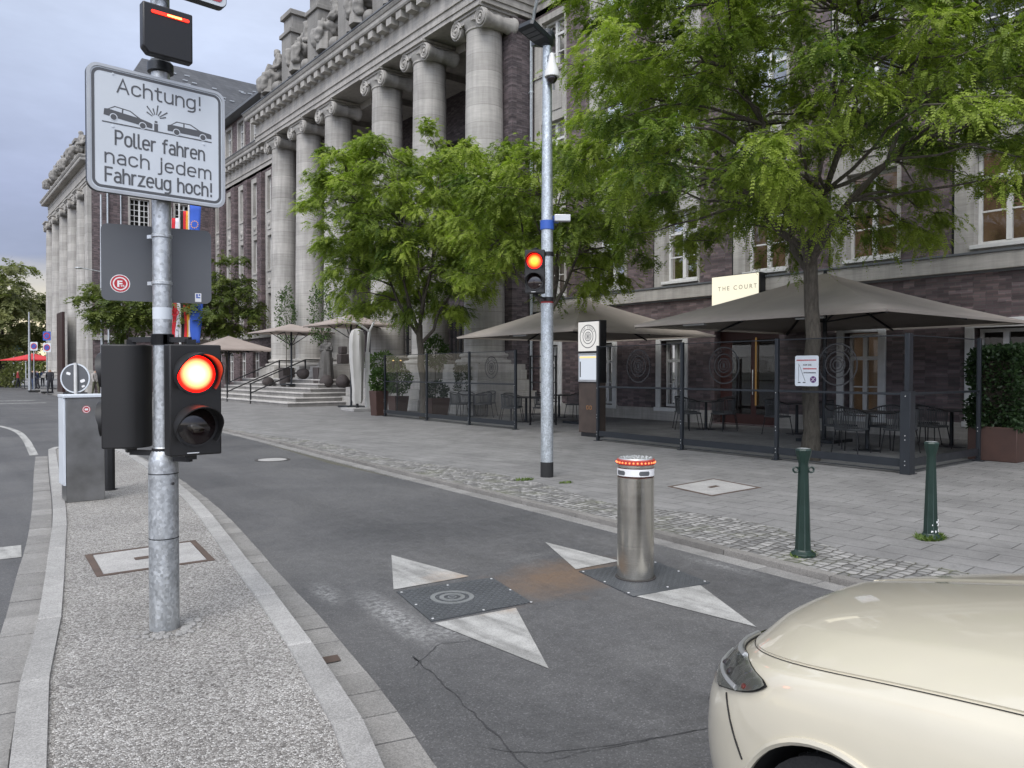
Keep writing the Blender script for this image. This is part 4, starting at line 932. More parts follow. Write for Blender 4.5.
signal_head('black traffic light with lit orange red lamp, fixed to the tall street lamp', c3, Vector((0, 0, 1)).cross(nrm), .265, .58, M['lens_far'], M['lens_off'], .105, .1, .2, (LX, LY), .088)
c4 = Vector((LX, LY, 3.72)) + CR * .2 - CF * .05
db = empty('detector_box', c4, label='small grey traffic detector with a blue clamp on the street lamp post', cat='detector')
MB().box((-.10, -.05, -.045), (.13, .05, .045), frame_from(c4, CR, (0, 0, 1))).build('housing', M['signrim'], db, bevel=.01); MB().box((-.13, -.045, -.15), (-.03, .045, -.062), frame_from(c4, CR, (0, 0, 1))).build('lens', M['blueprint'], db); MB().lathe([(.078, c4.z - .16), (.098, c4.z - .155), (.098, c4.z - .03), (.078, c4.z - .025)], 18, (LX, LY, 0)).build('clamp', M['blueprint'], db)
# ------------------------------------------------------------------ the brick office building with its portico
D = 18.4
BL = empty('office_building', (D, 20, 0), label='long dark brick office building with a giant limestone column portico', cat='building')
WG = empty('corner_wing', (14, 68, 0), label='far brick corner wing with a stone colonnade at the end of the street', cat='building')
def wall_cells(mb, a0, a1, z0, z1, opens, P):
    """wall sheet in (a, z) with rectangular openings; P maps (a, z) to a point"""
    A = sorted({a0, a1, *[c for o in opens for c in o[:2] if a0 < c < a1]}); Z = sorted({z0, z1, *[c for o in opens for c in o[2:4] if z0 < c < z1]})
    for i in range(len(A) - 1):
        for j in range(len(Z) - 1):
            am, zm = (A[i] + A[i + 1]) / 2, (Z[j] + Z[j + 1]) / 2
            if any(o[0] < am < o[1] and o[2] < zm < o[3] for o in opens): continue
            mb.add([P(A[i], Z[j]), P(A[i + 1], Z[j]), P(A[i + 1], Z[j + 1]), P(A[i], Z[j + 1])], [(0, 3, 2, 1)])
def reveals(mb, o, P, Q):
    a0, a1, z0, z1 = o[:4]; c = [(a0, z0), (a1, z0), (a1, z1), (a0, z1)]
    for k in range(4):
        p, q = c[k], c[(k + 1) % 4]; mb.add([P(*p), P(*q), Q(*q), Q(*p)], [(0, 1, 2, 3)])
def window(parent, o, W, room, style='casement', label=None, fm='white'):
    """W(a, z, depth) gives a point: depth goes into the wall"""
    a0, a1, z0, z1 = o; f = MB()
    def bx(x0, x1, y0, y1, d0, d1):
        c = [W(x0, y0, d0), W(x1, y1, d1)]; f.box(tuple(c[0]), tuple(c[1]))
    w = .075
    bx(a0, a0 + w, z0, z1, 0, .08); bx(a1 - w, a1, z0, z1, 0, .08); bx(a0 + w, a1 - w, z0, z0 + w, 0, .08); bx(a0 + w, a1 - w, z1 - w, z1, 0, .08)
    m = (a0 + a1) / 2; bx(m - .055, m + .055, z0 + w, z1 - w, -.015, .07)
    if style == 'casement':
        t = z0 + (z1 - z0) * .70; bx(a0 + w, m - .055, t - .045, t + .045, -.01, .07); bx(m + .055, a1 - w, t - .045, t + .045, -.01, .07)
        for q in (z0 + (t - z0) * .5,):
            bx(a0 + w, m - .055, q - .018, q + .018, .005, .05); bx(m + .055, a1 - w, q - .018, q + .018, .005, .05)
    else:
        n = 5
        for k in range(1, n):
            q = z0 + (z1 - z0) * k / n; bx(a0 + w, m - .055, q - .022, q + .022, .005, .05); bx(m + .055, a1 - w, q - .022, q + .022, .005, .05)
        for q in ((a0 + m) / 2, (a1 + m) / 2): bx(q - .02, q + .02, z0 + w, z1 - w, .0, .045)
    fr = f.build('window', M[fm], parent, smooth=0, label=label)
    b = MB(); b.add([W(a0 + .02, z0 + .02, .045), W(a1 - .02, z0 + .02, .045), W(a1 - .02, z1 - .02, .045), W(a0 + .02, z1 - .02, .045)], [(0, 1, 2, 3)]); b.build('pane', M['pane'], fr, smooth=0)
    if room:
        b = MB(); p = [W(a0 - .5, z0 - .3, .5), W(a1 + .5, z0 - .3, .5), W(a1 + .5, z1 + .3, .5), W(a0 - .5, z1 + .3, .5)]; q = [W(a0 - .5, z0 - .3, 1.9), W(a1 + .5, z0 - .3, 1.9), W(a1 + .5, z1 + .3, 1.9), W(a0 - .5, z1 + .3, 1.9)]
        b.add(p + q, [(4, 5, 6, 7), (0, 1, 5, 4), (1, 2, 6, 5), (2, 3, 7, 6), (3, 0, 4, 7)]); b.build('room', M[room], fr, smooth=0)
    return fr
# --- near facade
BAY = [D * .345 + D * .158 * k for k in range(-1, 6)]
FLOORS = [(4.30, 6.40), (8.50, 10.55), (12.40, 14.22)]
PX_ = lambda x: (lambda a, z: (x, a, z)); WX = lambda x: (lambda a, z, d: (x + d, a, z))
GW_ = [(5.85, 6.95, .45, 2.5), (9.06, 9.92, .45, 2.5), (14.98, 15.84, .45, 2.5), (17.9, 18.75, .45, 2.5), (20.6, 21.4, .45, 2.5)]
DOOR = (11.75, 13.85, .07, 2.7)
mb = MB(); strips = [(y - .70, y + 1.02, 4.16, 14.45) for y in BAY]
wall_cells(mb, -6, 22.03, 0, 19.3, strips + GW_ + [DOOR], PX_(D))
for o in GW_ + [DOOR]: reveals(mb, o, PX_(D), PX_(D + .4))
mb.build('brick_wall', M['brick'], BL, smooth=0)
mb = MB(); mb.box((D + .02, -6, 0), (D + 14, -5.9, 19.3)); mb.box((D + 2.6, -5.9, 0), (D + 2.7, 60, 19.3)); mb.box((D + 14, -6, 0), (D + 14.1, 78, 19.3)); mb.build('inner_wall', M['room_dark'], BL, smooth=0)
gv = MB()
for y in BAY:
    mb = MB(); ops = [(y - .62, y + .62, a, b) for a, b in FLOORS]; x = D - .05
    wall_cells(mb, y - .70, y + 1.02, 4.16, 14.45, ops, PX_(x))
    for a in (y - .70, y + 1.02): mb.add([(x, a, 4.16), (D + .1, a, 4.16), (D + .1, a, 14.45), (x, a, 14.45)], [(0, 1, 2, 3)])
    for o in ops: reveals(mb, o, PX_(x), PX_(D + .34))
    for z0, z1 in ((6.75, 8.15), (10.9, 12.1)):
        mb.box((x - .03, y - .5, z0), (x + .01, y + .5, z1)); mb.box((x - .06, y - .66, z1 + .16), (x + .01, y + .98, z1 + .24))
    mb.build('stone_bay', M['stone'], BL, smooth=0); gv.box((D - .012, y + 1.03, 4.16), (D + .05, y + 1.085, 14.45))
gv.build('bay_dark_strip', M['black'], BL, smooth=0)  # black strip standing proud along the far edge of each stone bay
for y in BAY:
    for k, (a, b) in enumerate(FLOORS):
        f = window(BL, (y - .61, y + .61, a + .01, b - .01), WX(D + .16), 'room' if k == 0 else 'room_dark')
        s = MB().box((D - .13, y - .68, a - .09), (D + .16, y + .68, a - .003)).build('sill', M['white'] if k == 0 else M['stone'], f, bevel=.008)
for (a, b, z0, z1) in GW_:
    mb = MB(); mb.box((D - .06, a - .18, z0), (D + .02, a - .002, z1 + .2)); mb.box((D - .06, b + .002, z0), (D + .02, b + .18, z1 + .2)); mb.box((D - .063, a - .001, z1 + .002), (D + .02, b + .001, z1 + .2)); mb.box((D - .1, a - .22, z0 - .12), (D + .02, b + .22, z0 - .003)); mb.build('window_surround', M['white'], BL, bevel=.006)
for k, o in enumerate(GW_): window(BL, (o[0] + .03, o[1] - .03, o[2] + .02, o[3] - .02), WX(D + .2), 'room_amber' if k == 1 else 'room_dark')
# string course, plinth
mb = MB(); mb.box((D - .13, -6, 3.74), (D + .02, 22.02, 4.10)); mb.build('string_course', M['stone'], BL, bevel=.01)
mb = MB(); mb.box((D - .16, -6, 4.103), (D + .02, 22.01, 4.15)); mb.box((D - .05, -6, 3.69), (D + .02, 22.01, 3.737)); mb.build('flashing', M['lead'], BL, smooth=0)
mb = MB(); mb.box((D - .08, -6, 0), (D - .003, 11.7, .42)); mb.box((D - .08, 13.9, 0), (D - .003, 22, .42)); mb.build('plinth', M['stone'], BL, bevel=.01)
# entrance
dr = MB().box((D + .30, 11.75, .07), (D + .36, 13.85, 2.7)).build('entrance_door', M['doorwood'], BL, smooth=0)
b = MB()
for a in (12.02, 12.82): b.box((D + .285, a, .35), (D + .296, a + .62, 2.45))
b.build('door_glass', M['pane'], dr, smooth=0)
b = MB(); b.box((D + .25, 12.72, .9), (D + .28, 12.75, 1.6)); b.build('handle', M['chrome'], dr)
MB().box((D + .22, 12.60, .6), (D + .25, 12.64, 2.5)).build('door_lamp', M['door_lamp'], BL, smooth=0)
# --- entablature round the whole front
def profile_path(mb, path, prof):
    P = [Vector(p) for p in path]; n = len(P); N = []
    for a, b in zip(P, P[1:]): t = (b - a).normalized(); N.append(Vector((-t.y, t.x)))
    mit = [N[0]] + [(N[i] + N[i + 1]) / (1 + N[i].dot(N[i + 1])) for i in range(n - 2)] + [N[-1]]
    m = len(prof); vs = [(P[i].x + mit[i].x * o, P[i].y + mit[i].y * o, z) for i in range(n) for o, z in prof]
    mb.add(vs, [(i * m + k, (i + 1) * m + k, (i + 1) * m + k + 1, i * m + k + 1) for i in range(n - 1) for k in range(m - 1)])
ENT = [(-.3, 14.57), (0, 14.57), (0, 14.74), (.05, 14.735), (.05, 14.98), (.11, 15.0), (.11, 15.08), (.02, 15.12), (.02, 15.66), (.04, 15.64), (.04, 15.98), (.46, 15.985), (.50, 16.05), (.50, 16.20), (.54, 16.22), (.60, 16.32), (.60, 16.38), (-.3, 16.46)]
PF, PY0, PY1 = 16.05, 22.0, 44.1
mainpath = [(D, -6), (D, PY0), (PF, PY0), (PF, PY1), (D, PY1), (D, 60.0)]
mb = MB(); profile_path(mb, mainpath, ENT); mb.build('entablature', M['stone'], BL, smooth=30)
def dentils(mb, path, step=.78):
    for a, b in zip(path, path[1:]):
        a, b = Vector(a), Vector(b); t = (b - a).normalized(); nr = Vector((-t.y, t.x)); L = (b - a).length; k = int(L / step)
        for i in range(k):
            c = a + t * (i + .5) * L / k; q = [c + t * -.20 + nr * .05, c + t * .20 + nr * .05, c + t * .20 + nr * .42, c - t * .20 + nr * .42]
            mb.prism([tuple(v) for v in q], 15.68, 15.97)
mb = MB(); dentils(mb, mainpath); mb.build('dentil_band', M['stone'], BL, smooth=0)
mb = MB(); prof = [(.602, 16.36), (.64, 16.37), (.64, 16.42), (.1, 16.50)]; profile_path(mb, mainpath, prof); mb.build('cornice_flashing', M['lead'], BL, smooth=0)
# soffit, recess, antae
mb = MB(); mb.box((PF + .25, PY0 + .2, 14.60), (21.0, PY1 - .2, 14.70))
for y in (24.85, 28.6, 32.65, 36.8, 40.26): mb.box((PF + 1.5, y - .35, 14.3), (20.5, y + .35, 14.6))
mb.box((PF + 1.5, PY0 + .3, 14.26), (PF + 1.9, PY1 - .3, 14.6)); mb.build('portico_ceiling', M['stone'], BL, smooth=0)
mb = MB()
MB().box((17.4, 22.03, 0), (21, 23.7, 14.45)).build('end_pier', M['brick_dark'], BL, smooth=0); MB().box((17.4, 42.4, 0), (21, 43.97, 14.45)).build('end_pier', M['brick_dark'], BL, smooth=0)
ro = [(y - .8, y + .8, a, b) for y in (26.7, 30.2, 35.1, 38.5) for a, b in ((1.15, 4.6), (6.2, 8.6), (10, 12.4))]
mb = MB(); wall_cells(mb, 23.7, 42.4, 0, 14.6, ro, PX_(20.5)); 
for o in ro: reveals(mb, o, PX_(20.5), PX_(20.9))
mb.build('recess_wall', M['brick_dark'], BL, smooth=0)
for o in ro: window(BL, o, WX(20.7), 'room_dark', 'lattice', fm='darkmetal')
# columns
CY = [22.98, 26.73, 30.22, 35.06, 38.54, 41.97]; CX_ = 16.85
def volute_points(r0, turns, n):
    return [(r0 * (1 - .78 * k / n) * math.cos(2 * math.pi * turns * k / n), r0 * (1 - .78 * k / n) * math.sin(2 * math.pi * turns * k / n)) for k in range(n + 1)]
def column(y, zb, parent, cx=CX_, r0=.76, r1=.655, top=14.57, name='column'):
    H0 = zb + .62; H1 = top - .68; prof = []
    for k in range(13):
        s = k / 12; prof.append((r0 + (r1 - r0) * s ** 1.6, H0 + (H1 - H0) * s))
    col = MB().lathe(prof, 40, (cx, y, 0)).build(name, M['column'], parent, smooth=30)
    b = MB(); q = r0 * 1.42; b.box((cx - q, y - q, zb), (cx + q, y + q, zb + .2))
    b.lathe([(r0 * 1.38, zb + .2), (r0 * 1.43, zb + .28), (r0 * 1.38, zb + .36), (r0 * 1.16, zb + .38), (r0 * 1.12, zb + .44), (r0 * 1.2, zb + .47), (r0 * 1.23, zb + .53), (r0 * 1.18, zb + .58), (r0 * 1.02, zb + .60), (r0 * 1.0, zb + .66)], 40, (cx, y, 0)); b.build('base', M['stone'], col, smooth=40, bevel=.01)
    zt = top; s = r1 / .655; b = MB()
    b.lathe([(r1 * 1.0, H1), (r1 * 1.06, H1 + .03), (r1 * 1.06, H1 + .08), (r1 * 1.0, H1 + .1), (r1 * 1.02, H1 + .16), (r1 * 1.18, H1 + .30), (r1 * 1.2, H1 + .40)], 40, (cx, y, 0))
    b.box((cx - .80 * s, y - .80 * s, zt - .19), (cx + .80 * s, y + .80 * s, zt - .10)); b.box((cx - .88 * s, y - .88 * s, zt - .10), (cx + .88 * s, y + .88 * s, zt - .002))
    b.box((cx - .74 * s, y - .62 * s, zt - .40), (cx + .74 * s, y + .62 * s, zt - .19))
    for sy_ in (-1, 1):
        vy, vz, rv = y + sy_ * .77 * s, zt - .46, .335 * s
        Q = Matrix(((0, 0, 1, cx), (1, 0, 0, vy), (0, 1, 0, vz), (0, 0, 0, 1)))       # axis along the street's cross direction
        b.lathe([(rv, -.71 * s), (rv, -.62 * s), (rv * .86, -.55 * s), (rv * .70, -.2 * s), (rv * .74, -.06 * s), (rv * .78, 0), (rv * .74, .06 * s), (rv * .70, .2 * s), (rv * .86, .55 * s), (rv, .62 * s), (rv, .71 * s)], 24, (0, 0, 0), Q)
        for sx_ in (-1, 1):
            pts = [Q @ Vector((px * -sy_, pz, sx_ * .735 * s)) for px, pz in volute_points(rv * .93, 2.4, 44)]
            b.tube(pts, [.062 * s * (1 - .5 * k / 44) for k in range(45)], 6); b.ball(Q @ Vector((0, 0, sx_ * .74 * s)), .07 * s, 10, 6)
    b.build('capital', M['stone'], col, smooth=40)
    return col
for i, y in enumerate(CY):
    mb = MB()
    for q, z0, z1 in ((1.55, 0, .45), (1.38, .45, .85), (1.22, .85, 1.25), (1.12, 1.25, 1.62)): mb.box((CX_ - q, y - q, z0), (CX_ + q, y + q, z1))
    col_ = column(y, 1.62, BL); mb.build('pedestal', M['stone'], col_, bevel=.02)
# attic over the portico with pedestals and seated figures
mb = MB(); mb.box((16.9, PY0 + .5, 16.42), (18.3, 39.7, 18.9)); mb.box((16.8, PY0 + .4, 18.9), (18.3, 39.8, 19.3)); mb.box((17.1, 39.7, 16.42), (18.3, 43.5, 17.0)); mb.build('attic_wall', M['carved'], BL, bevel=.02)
PED = [38.9, 35.6, 32.2, 28.9, 25.6]
for y in PED:
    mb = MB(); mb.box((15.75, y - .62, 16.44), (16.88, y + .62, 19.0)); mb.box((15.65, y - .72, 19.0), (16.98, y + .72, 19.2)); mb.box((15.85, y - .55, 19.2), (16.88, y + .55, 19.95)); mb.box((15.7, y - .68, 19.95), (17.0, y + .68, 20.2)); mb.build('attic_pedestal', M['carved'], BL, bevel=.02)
def figure_mesh(name, c, face, h, pose, mat, parent, seed=0, carve=False):
    """a carved or living figure: one continuous skinned body; face = unit direction it looks"""
    rr = random.Random(seed); f = Vector((face[0], face[1], 0)).normalized(); s = Vector((-f.y, f.x, 0)); u = Vector((0, 0, 1)); c = Vector(c); k = h / 1.75
    def p(a, b, z): return c + (s * a + f * b + u * z) * k
    if pose == 'sit':
        V = [p(0, 0, .55), p(0, -.02, .85), p(0, 0, 1.15), p(0, .04, 1.32), p(0, .08, 1.5), p(.22, .0, 1.14), p(.34, .14, .86), p(.22, .36, .80), p(-.22, 0, 1.14), p(-.36, .1, .85), p(-.26, .32, .66), p(.15, .1, .55), p(.18, .52, .58), p(.16, .5, .1), p(-.15, .1, .55), p(-.19, .54, .56), p(-.17, .46, .1)]
        E_ = [(0, 1), (1, 2), (2, 3), (3, 4), (2, 5), (5, 6), (6, 7), (2, 8), (8, 9), (9, 10), (0, 11), (11, 12), (12, 13), (0, 14), (14, 15), (15, 16)]
        Rr = [.22, .19, .2, .09, .13, .11, .09, .06, .11, .09, .06, .17, .15, .13, .17, .15, .13]
    else:
        ph = rr.uniform(-1, 1) * .2
        if pose == 'walk': ph = .22 * (1 if seed % 2 else -1)
        V = [p(0, 0, .95), p(0, -.01, 1.15), p(0, 0, 1.38), p(0, .02, 1.50), p(0, .04, 1.63), p(.19, 0, 1.38), p(.23, -ph * .6, 1.12), p(.21, .06 - ph * .9, .88), p(-.19, 0, 1.38), p(-.23, ph * .6, 1.12), p(-.21, .06 + ph * .9, .88), p(.09, 0, .9), p(.10, ph * .7 + .03, .5), p(.10, ph * 1.2 - .03, .08), p(-.09, 0, .9), p(-.10, -ph * .7 + .03, .5), p(-.10, -ph * 1.2 - .03, .08), p(.10, ph * 1.2 + .14, .04), p(-.10, -ph * 1.2 + .14, .04)]
        if pose == 'cloak': V[7] = p(.06, .2, 1.2); V[10] = p(-.05, .2, 1.15); V[6] = p(.26, .05, 1.08); V[9] = p(-.26, .05, 1.08)
        E_ = [(0, 1), (1, 2), (2, 3), (3, 4), (2, 5), (5, 6), (6, 7), (2, 8), (8, 9), (9, 10), (0, 11), (11, 12), (12, 13), (0, 14), (14, 15), (15, 16), (13, 17), (16, 18)]
        Rr = [.15, .13, .15, .055, .10, .075, .055, .042, .075, .055, .042, .1, .075, .05, .1, .075, .05, .04, .04]
        if pose == 'cloak': Rr = [.22, .19, .19, .08, .13, .10, .10, .06, .10, .10, .06, .19, .2, .2, .19, .2, .2, .06, .06]
    return skin(name, V, E_, [x * k for x in Rr], mat, parent, 3 if carve else 2, 0, (.075 * k, 3.4 / k) if carve else None)
for i, (y, dz) in enumerate([(41.0, .1), (37.2, .6), (34.0, .6), (30.6, .6), (27.3, .6)]):
    o = figure_mesh('attic_statue', (16.25, y, 16.44 + dz * .3), (-1, .15 * (-1) ** i), 3.1, 'sit', M['carved'], BL, i, True)
    MB().box((15.9, y - .6, 16.44), (16.85, y + .6, 17.2)).build('statue_seat', M['carved'], o, bevel=.05)
    b = MB(); b.tube([(15.75, y + .7, 16.5), (15.8, y + .75, 17.6), (15.9, y + .6, 18.4)], [.32, .28, .12], 8); b.ball((15.8, y - .72, 16.75), .34, 10, 7, (.8, 1.1, .9)); b.tube([(15.6, y - .1, 16.5), (15.65, y - .05, 17.3), (15.9, y, 17.9)], [.42, .36, .2], 7); b.build('drapery', M['carved'], o)
# --- far facade with tall stone strips
FAR = [45.75 + 2.55 * k for k in range(6)]
mb = MB(); fs = [(y - .78, y + .78, 4.1, 14.45) for y in FAR]; at = [(y - .55, y + .55, 16.75, 18.75) for y in FAR]
wall_cells(mb, 43.97, 60, 0, 19.3, fs + at + [(y - .6, y + .6, .8, 2.9) for y in FAR], PX_(D))
for y in FAR: reveals(mb, (y - .6, y + .6, .8, 2.9), PX_(D), PX_(D + .4))
for k in range(7):
    yk = FAR[0] - 1.275 + 2.55 * k; mb.box((D - .22, yk - .40, 4.1), (D - .002, yk + .40, 14.45))
mb.build('brick_wall', M['brick'], BL, smooth=0)
for y in FAR:
    mb = MB(); ops = [(y - .42, y + .42, a, b) for a, b in ((4.4, 6.6), (8.1, 10.3), (11.9, 14.1))]; x = D + .02
    wall_cells(mb, y - .78, y + .78, 4.1, 14.45, ops, PX_(x))
    for o in ops: reveals(mb, o, PX_(x), PX_(x + .35)); mb.box((x - .06, o[0] - .1, o[2] - .12), (x, o[1] + .1, o[2]))
    for z in (7.4, 11.1): mb.box((x - .05, y - .35, z - .45), (x, y + .35, z + .3)); mb.ball((x - .05, y, z - .05), .2, 10, 6, (.5, 1, 1))
    for a, b in ((y - .73, y - .552), (y + .552, y + .73)): mb.box((D - .06, a, 16.6), (D + .3, b, 18.95))
    mb.box((D - .06, y - .551, 18.752), (D + .3, y + .551, 18.95)); mb.box((D - .08, y - .75, 16.5), (D + .3, y + .75, 16.6)); mb.build('stone_bay', M['stone'], BL, smooth=0)
for y in FAR:
    for a, b in ((4.4, 6.6), (8.1, 10.3), (11.9, 14.1)): window(BL, (y - .42, y + .42, a, b), WX(D + .22), None, 'casement')
    window(BL, (y - .55, y + .55, 16.75, 18.75), WX(D + .15), None, 'casement'); window(BL, (y - .6, y + .6, .8, 2.9), WX(D + .2), None, 'casement')
MB().box((D - .14, 44.0, 3.74), (D - .003, 59.95, 4.10)).build('string_course', M['stone'], BL, bevel=.01)
MB().box((D + .5, 43.5, 0), (D + .6, 60, 19.2)).build('inner_wall', M['room_dark'], BL, smooth=0)
# --- roof
mb = MB(); mb.add([(17.9, -6, 19.3), (17.9, 64, 19.3), (26.5, 72, 27.2), (26.5, -6, 27.2), (36, -6, 19.3), (36, 72, 19.3)], [(0, 3, 2, 1), (3, 4, 5, 2), (0, 4, 3)])
mb.build('roof', M['slate'], BL, smooth=0)
mb = MB(); rr = random.Random(4)
for k in range(140):
    y = rr.uniform(40, 66); f = rr.uniform(.1, .9); mb.box((17.9 + 8.6 * f - .02, y, 19.3 + 7.9 * f + .05), (17.9 + 8.6 * f + .03, y + .35, 19.3 + 7.9 * f + .10))
mb.build('snow_guard', M['lead'], BL, smooth=0)
for a, b in ((-6, 21.9), (44.2, 60)): MB().box((17.7, a, 19.15), (18.39, b, 19.32)).build('roof_gutter', M['lead'], BL, smooth=0)
# drainpipe
mb = MB(); mb.tube([(18.2, 21.9, 0), (18.2, 21.9, 14.1), (18.12, 21.6, 14.7), (18.05, 21.28, 15.2), (18.05, 21.28, 19.2)], .062, 10)
for z in (2.5, 5.2, 8.5, 11.8): mb.lathe([(.075, z), (.075, z + .06)], 10, (18.2, 21.9, 0)); mb.box((18.17, 21.9, z + .01), (18.23, 22.03, z + .05))
mb.build('drainpipe', M['galv_light'], BL)

# ------------------------------------------------------------------ corner wing
YW, XW = 60.0, 10.0
PYm = lambda y: (lambda a, z: (a, y, z)); WY = lambda y: (lambda a, z, d: (a, y + d, z))
wo = [(x - .65, x + .65, a, b) for x in (13.35, 16.4) for a, b in ((4.9, 6.9), (8.4, 10.4), (11.9, 13.9))] + [(x - .5, x + .5, 1.0, 2.8) for x in (13.35, 16.4)]
mb = MB(); wall_cells(mb, XW + .28, D - .01, 0, 19, wo, PYm(YW))
for o in wo: reveals(mb, o, PYm(YW), PYm(YW + .35))
mb.box((XW + .6, YW + .7, 0), (XW + .7, 78, 18)); mb.build('brick_wall', M['brick'], WG, smooth=0)
for a, b, c, d in wo: mb = MB(); mb.box((a - .12, YW - .04, c - .12), (b + .12, YW - .002, c - .001)); mb.box((a - .12, YW - .04, d + .001), (b + .12, YW - .002, d + .15)); mb.box((a - .12, YW - .04, c), (a - .001, YW - .002, d)); mb.box((b + .001, YW - .04, c), (b + .12, YW - .002, d)); mb.build('window_surround', M['stone'], WG, smooth=0)
for o in wo: window(WG, o, WY(YW + .15), None, 'lattice')
MB().box((XW + .5, YW + .5, 0), (36, 77.5, 18.8)).build('inner_core', M['room_dark'], WG, smooth=0)
mb = MB(); mb.box((XW - .02, YW - .02, 0), (XW + .28, YW + .9, 14.45)); mb.box((XW - .1, YW - .1, 0), (XW + .36, YW + .95, 1.6)); mb.build('corner_pier', M['column'], WG, bevel=.02)
wpath = [(D - .6, YW), (XW, YW), (XW, 78), (36, 78)]
mb = MB(); profile_path(mb, wpath, ENT); o = mb.build('entablature', M['stone'], WG, smooth=30)
mb = MB(); mb.box((XW + .2, YW + .02, 16.42), (D - .3, YW + .6, 17.7)); mb.box((XW + .2, YW + .6, 16.42), (XW + .8, 77.5, 17.7)); mb.box((XW + .1, YW - .08, 17.7), (D - .3, YW + .7, 17.95)); mb.box((XW + .1, YW + .7, 17.7), (XW + .9, 77.6, 17.95)); mb.build('attic_wall', M['carved'], WG, bevel=.02)
mb = MB(); mb.box((XW - .02, YW + .9, 14.0), (XW + .62, 78, 14.45)); mb.build('lintel', M['stone'], WG)
for k, y in enumerate((62.4, 66.3, 70.2, 74.1, 77.4)):
    c = column(y, 1.0, WG, XW + .35, .70, .6, 14.45)
    if k < 4:
        yy = y + 1.6; b = MB(); b.box((XW - .1, yy - .5, 16.44), (XW + .8, yy + .5, 18.2)); b.box((XW - .2, yy - .6, 18.2), (XW + .9, yy + .6, 18.45)); b.build('attic_pedestal', M['carved'], WG, bevel=.03)
        figure_mesh('attic_statue', (XW + .1, y, 16.4), (-1, -.2), 2.7, 'sit', M['carved'], WG, k, True)
b = MB(); b.box((XW + .3, YW + .1, 17.95), (XW + 1.2, YW + 1.0, 18.8)); b.lathe([(.5, 0), (.3, .2), (.25, .5), (.5, .9), (.55, 1.2), (.2, 1.3)], 14, (XW + .75, YW + .55, 17.6)); b.build('corner_urn', M['carved'], WG, bevel=.02)
MB().box((XW + .3, YW - .12, 3.74), (D - .01, YW - .002, 4.1)).build('string_course', M['stone'], WG, bevel=.01)
mb = MB(); mb.add([(XW + .6, YW + .4, 18.0), (30, YW + .4, 18.0), (30, 68.5, 27.2), (15.5, 68.5, 27.2), (XW + .6, 78, 18.0), (30, 78, 18.0)], [(0, 1, 2, 3), (0, 3, 4), (3, 2, 5, 4)]); mb.build('roof', M['slate'], WG, smooth=0)
mb = MB()
for k in range(60):
    f = rr.uniform(.15, .92); x = rr.uniform(11.5 + 5 * f, 26); mb.box((x, YW + .4 + 8.1 * f - .02, 18 + 9.2 * f + .06), (x + .4, YW + .4 + 8.1 * f + .03, 18 + 9.2 * f + .14))
mb.build('snow_guard', M['galv'], WG, smooth=0)
mb = MB(); mb.tube([(11.25, YW - .12, 0), (11.25, YW - .12, 14.3)], .07, 8); mb.tube([(12.1, YW - .1, 0), (12.1, YW - .1, 14.3)], .05, 8); mb.build('drainpipe', M['galv_light'], WG)
mb = MB(); mb.box((9.0, 64.2, 0), (9.2, 66.6, 5.9)); wp = mb.build('hoarding', M['wood_dark'], label='tall dark brown hoarding standing before the stone columns of the far wing', cat='hoarding', bevel=.02)

# lit name box on the facade
bs = empty('name_sign', (D - .3, 12.85, 3.7), label='lit pale yellow box sign reading THE COURT on the brick front above the canopy', cat='sign')
MB().box((D - .42, 12.08, 3.26), (D - .14, 13.62, 4.22)).build('box', M['black'], bs, smooth=0)
MB().box((D - .45, 12.10, 3.28), (D - .423, 13.60, 4.20)).build('lit_face', M['lit_sign'], bs, smooth=0)
FN = frame_from((D - .452, 12.85, 3.74), (0, -1, 0), (0, 0, 1)); b = MB()
for wd, x0, x1 in (('T', -.60, -.50), ('H', -.43, -.33), ('E', -.26, -.18), ('C', -.03, .09), ('O', .16, .29), ('U', .36, .47), ('R', .54, .64), ('T', .69, .78)): write(b, wd, x0 * .9, x1 * .9, .06, .115, .0, FN)
b.build('lettering', M['sign_text'], bs, smooth=0)
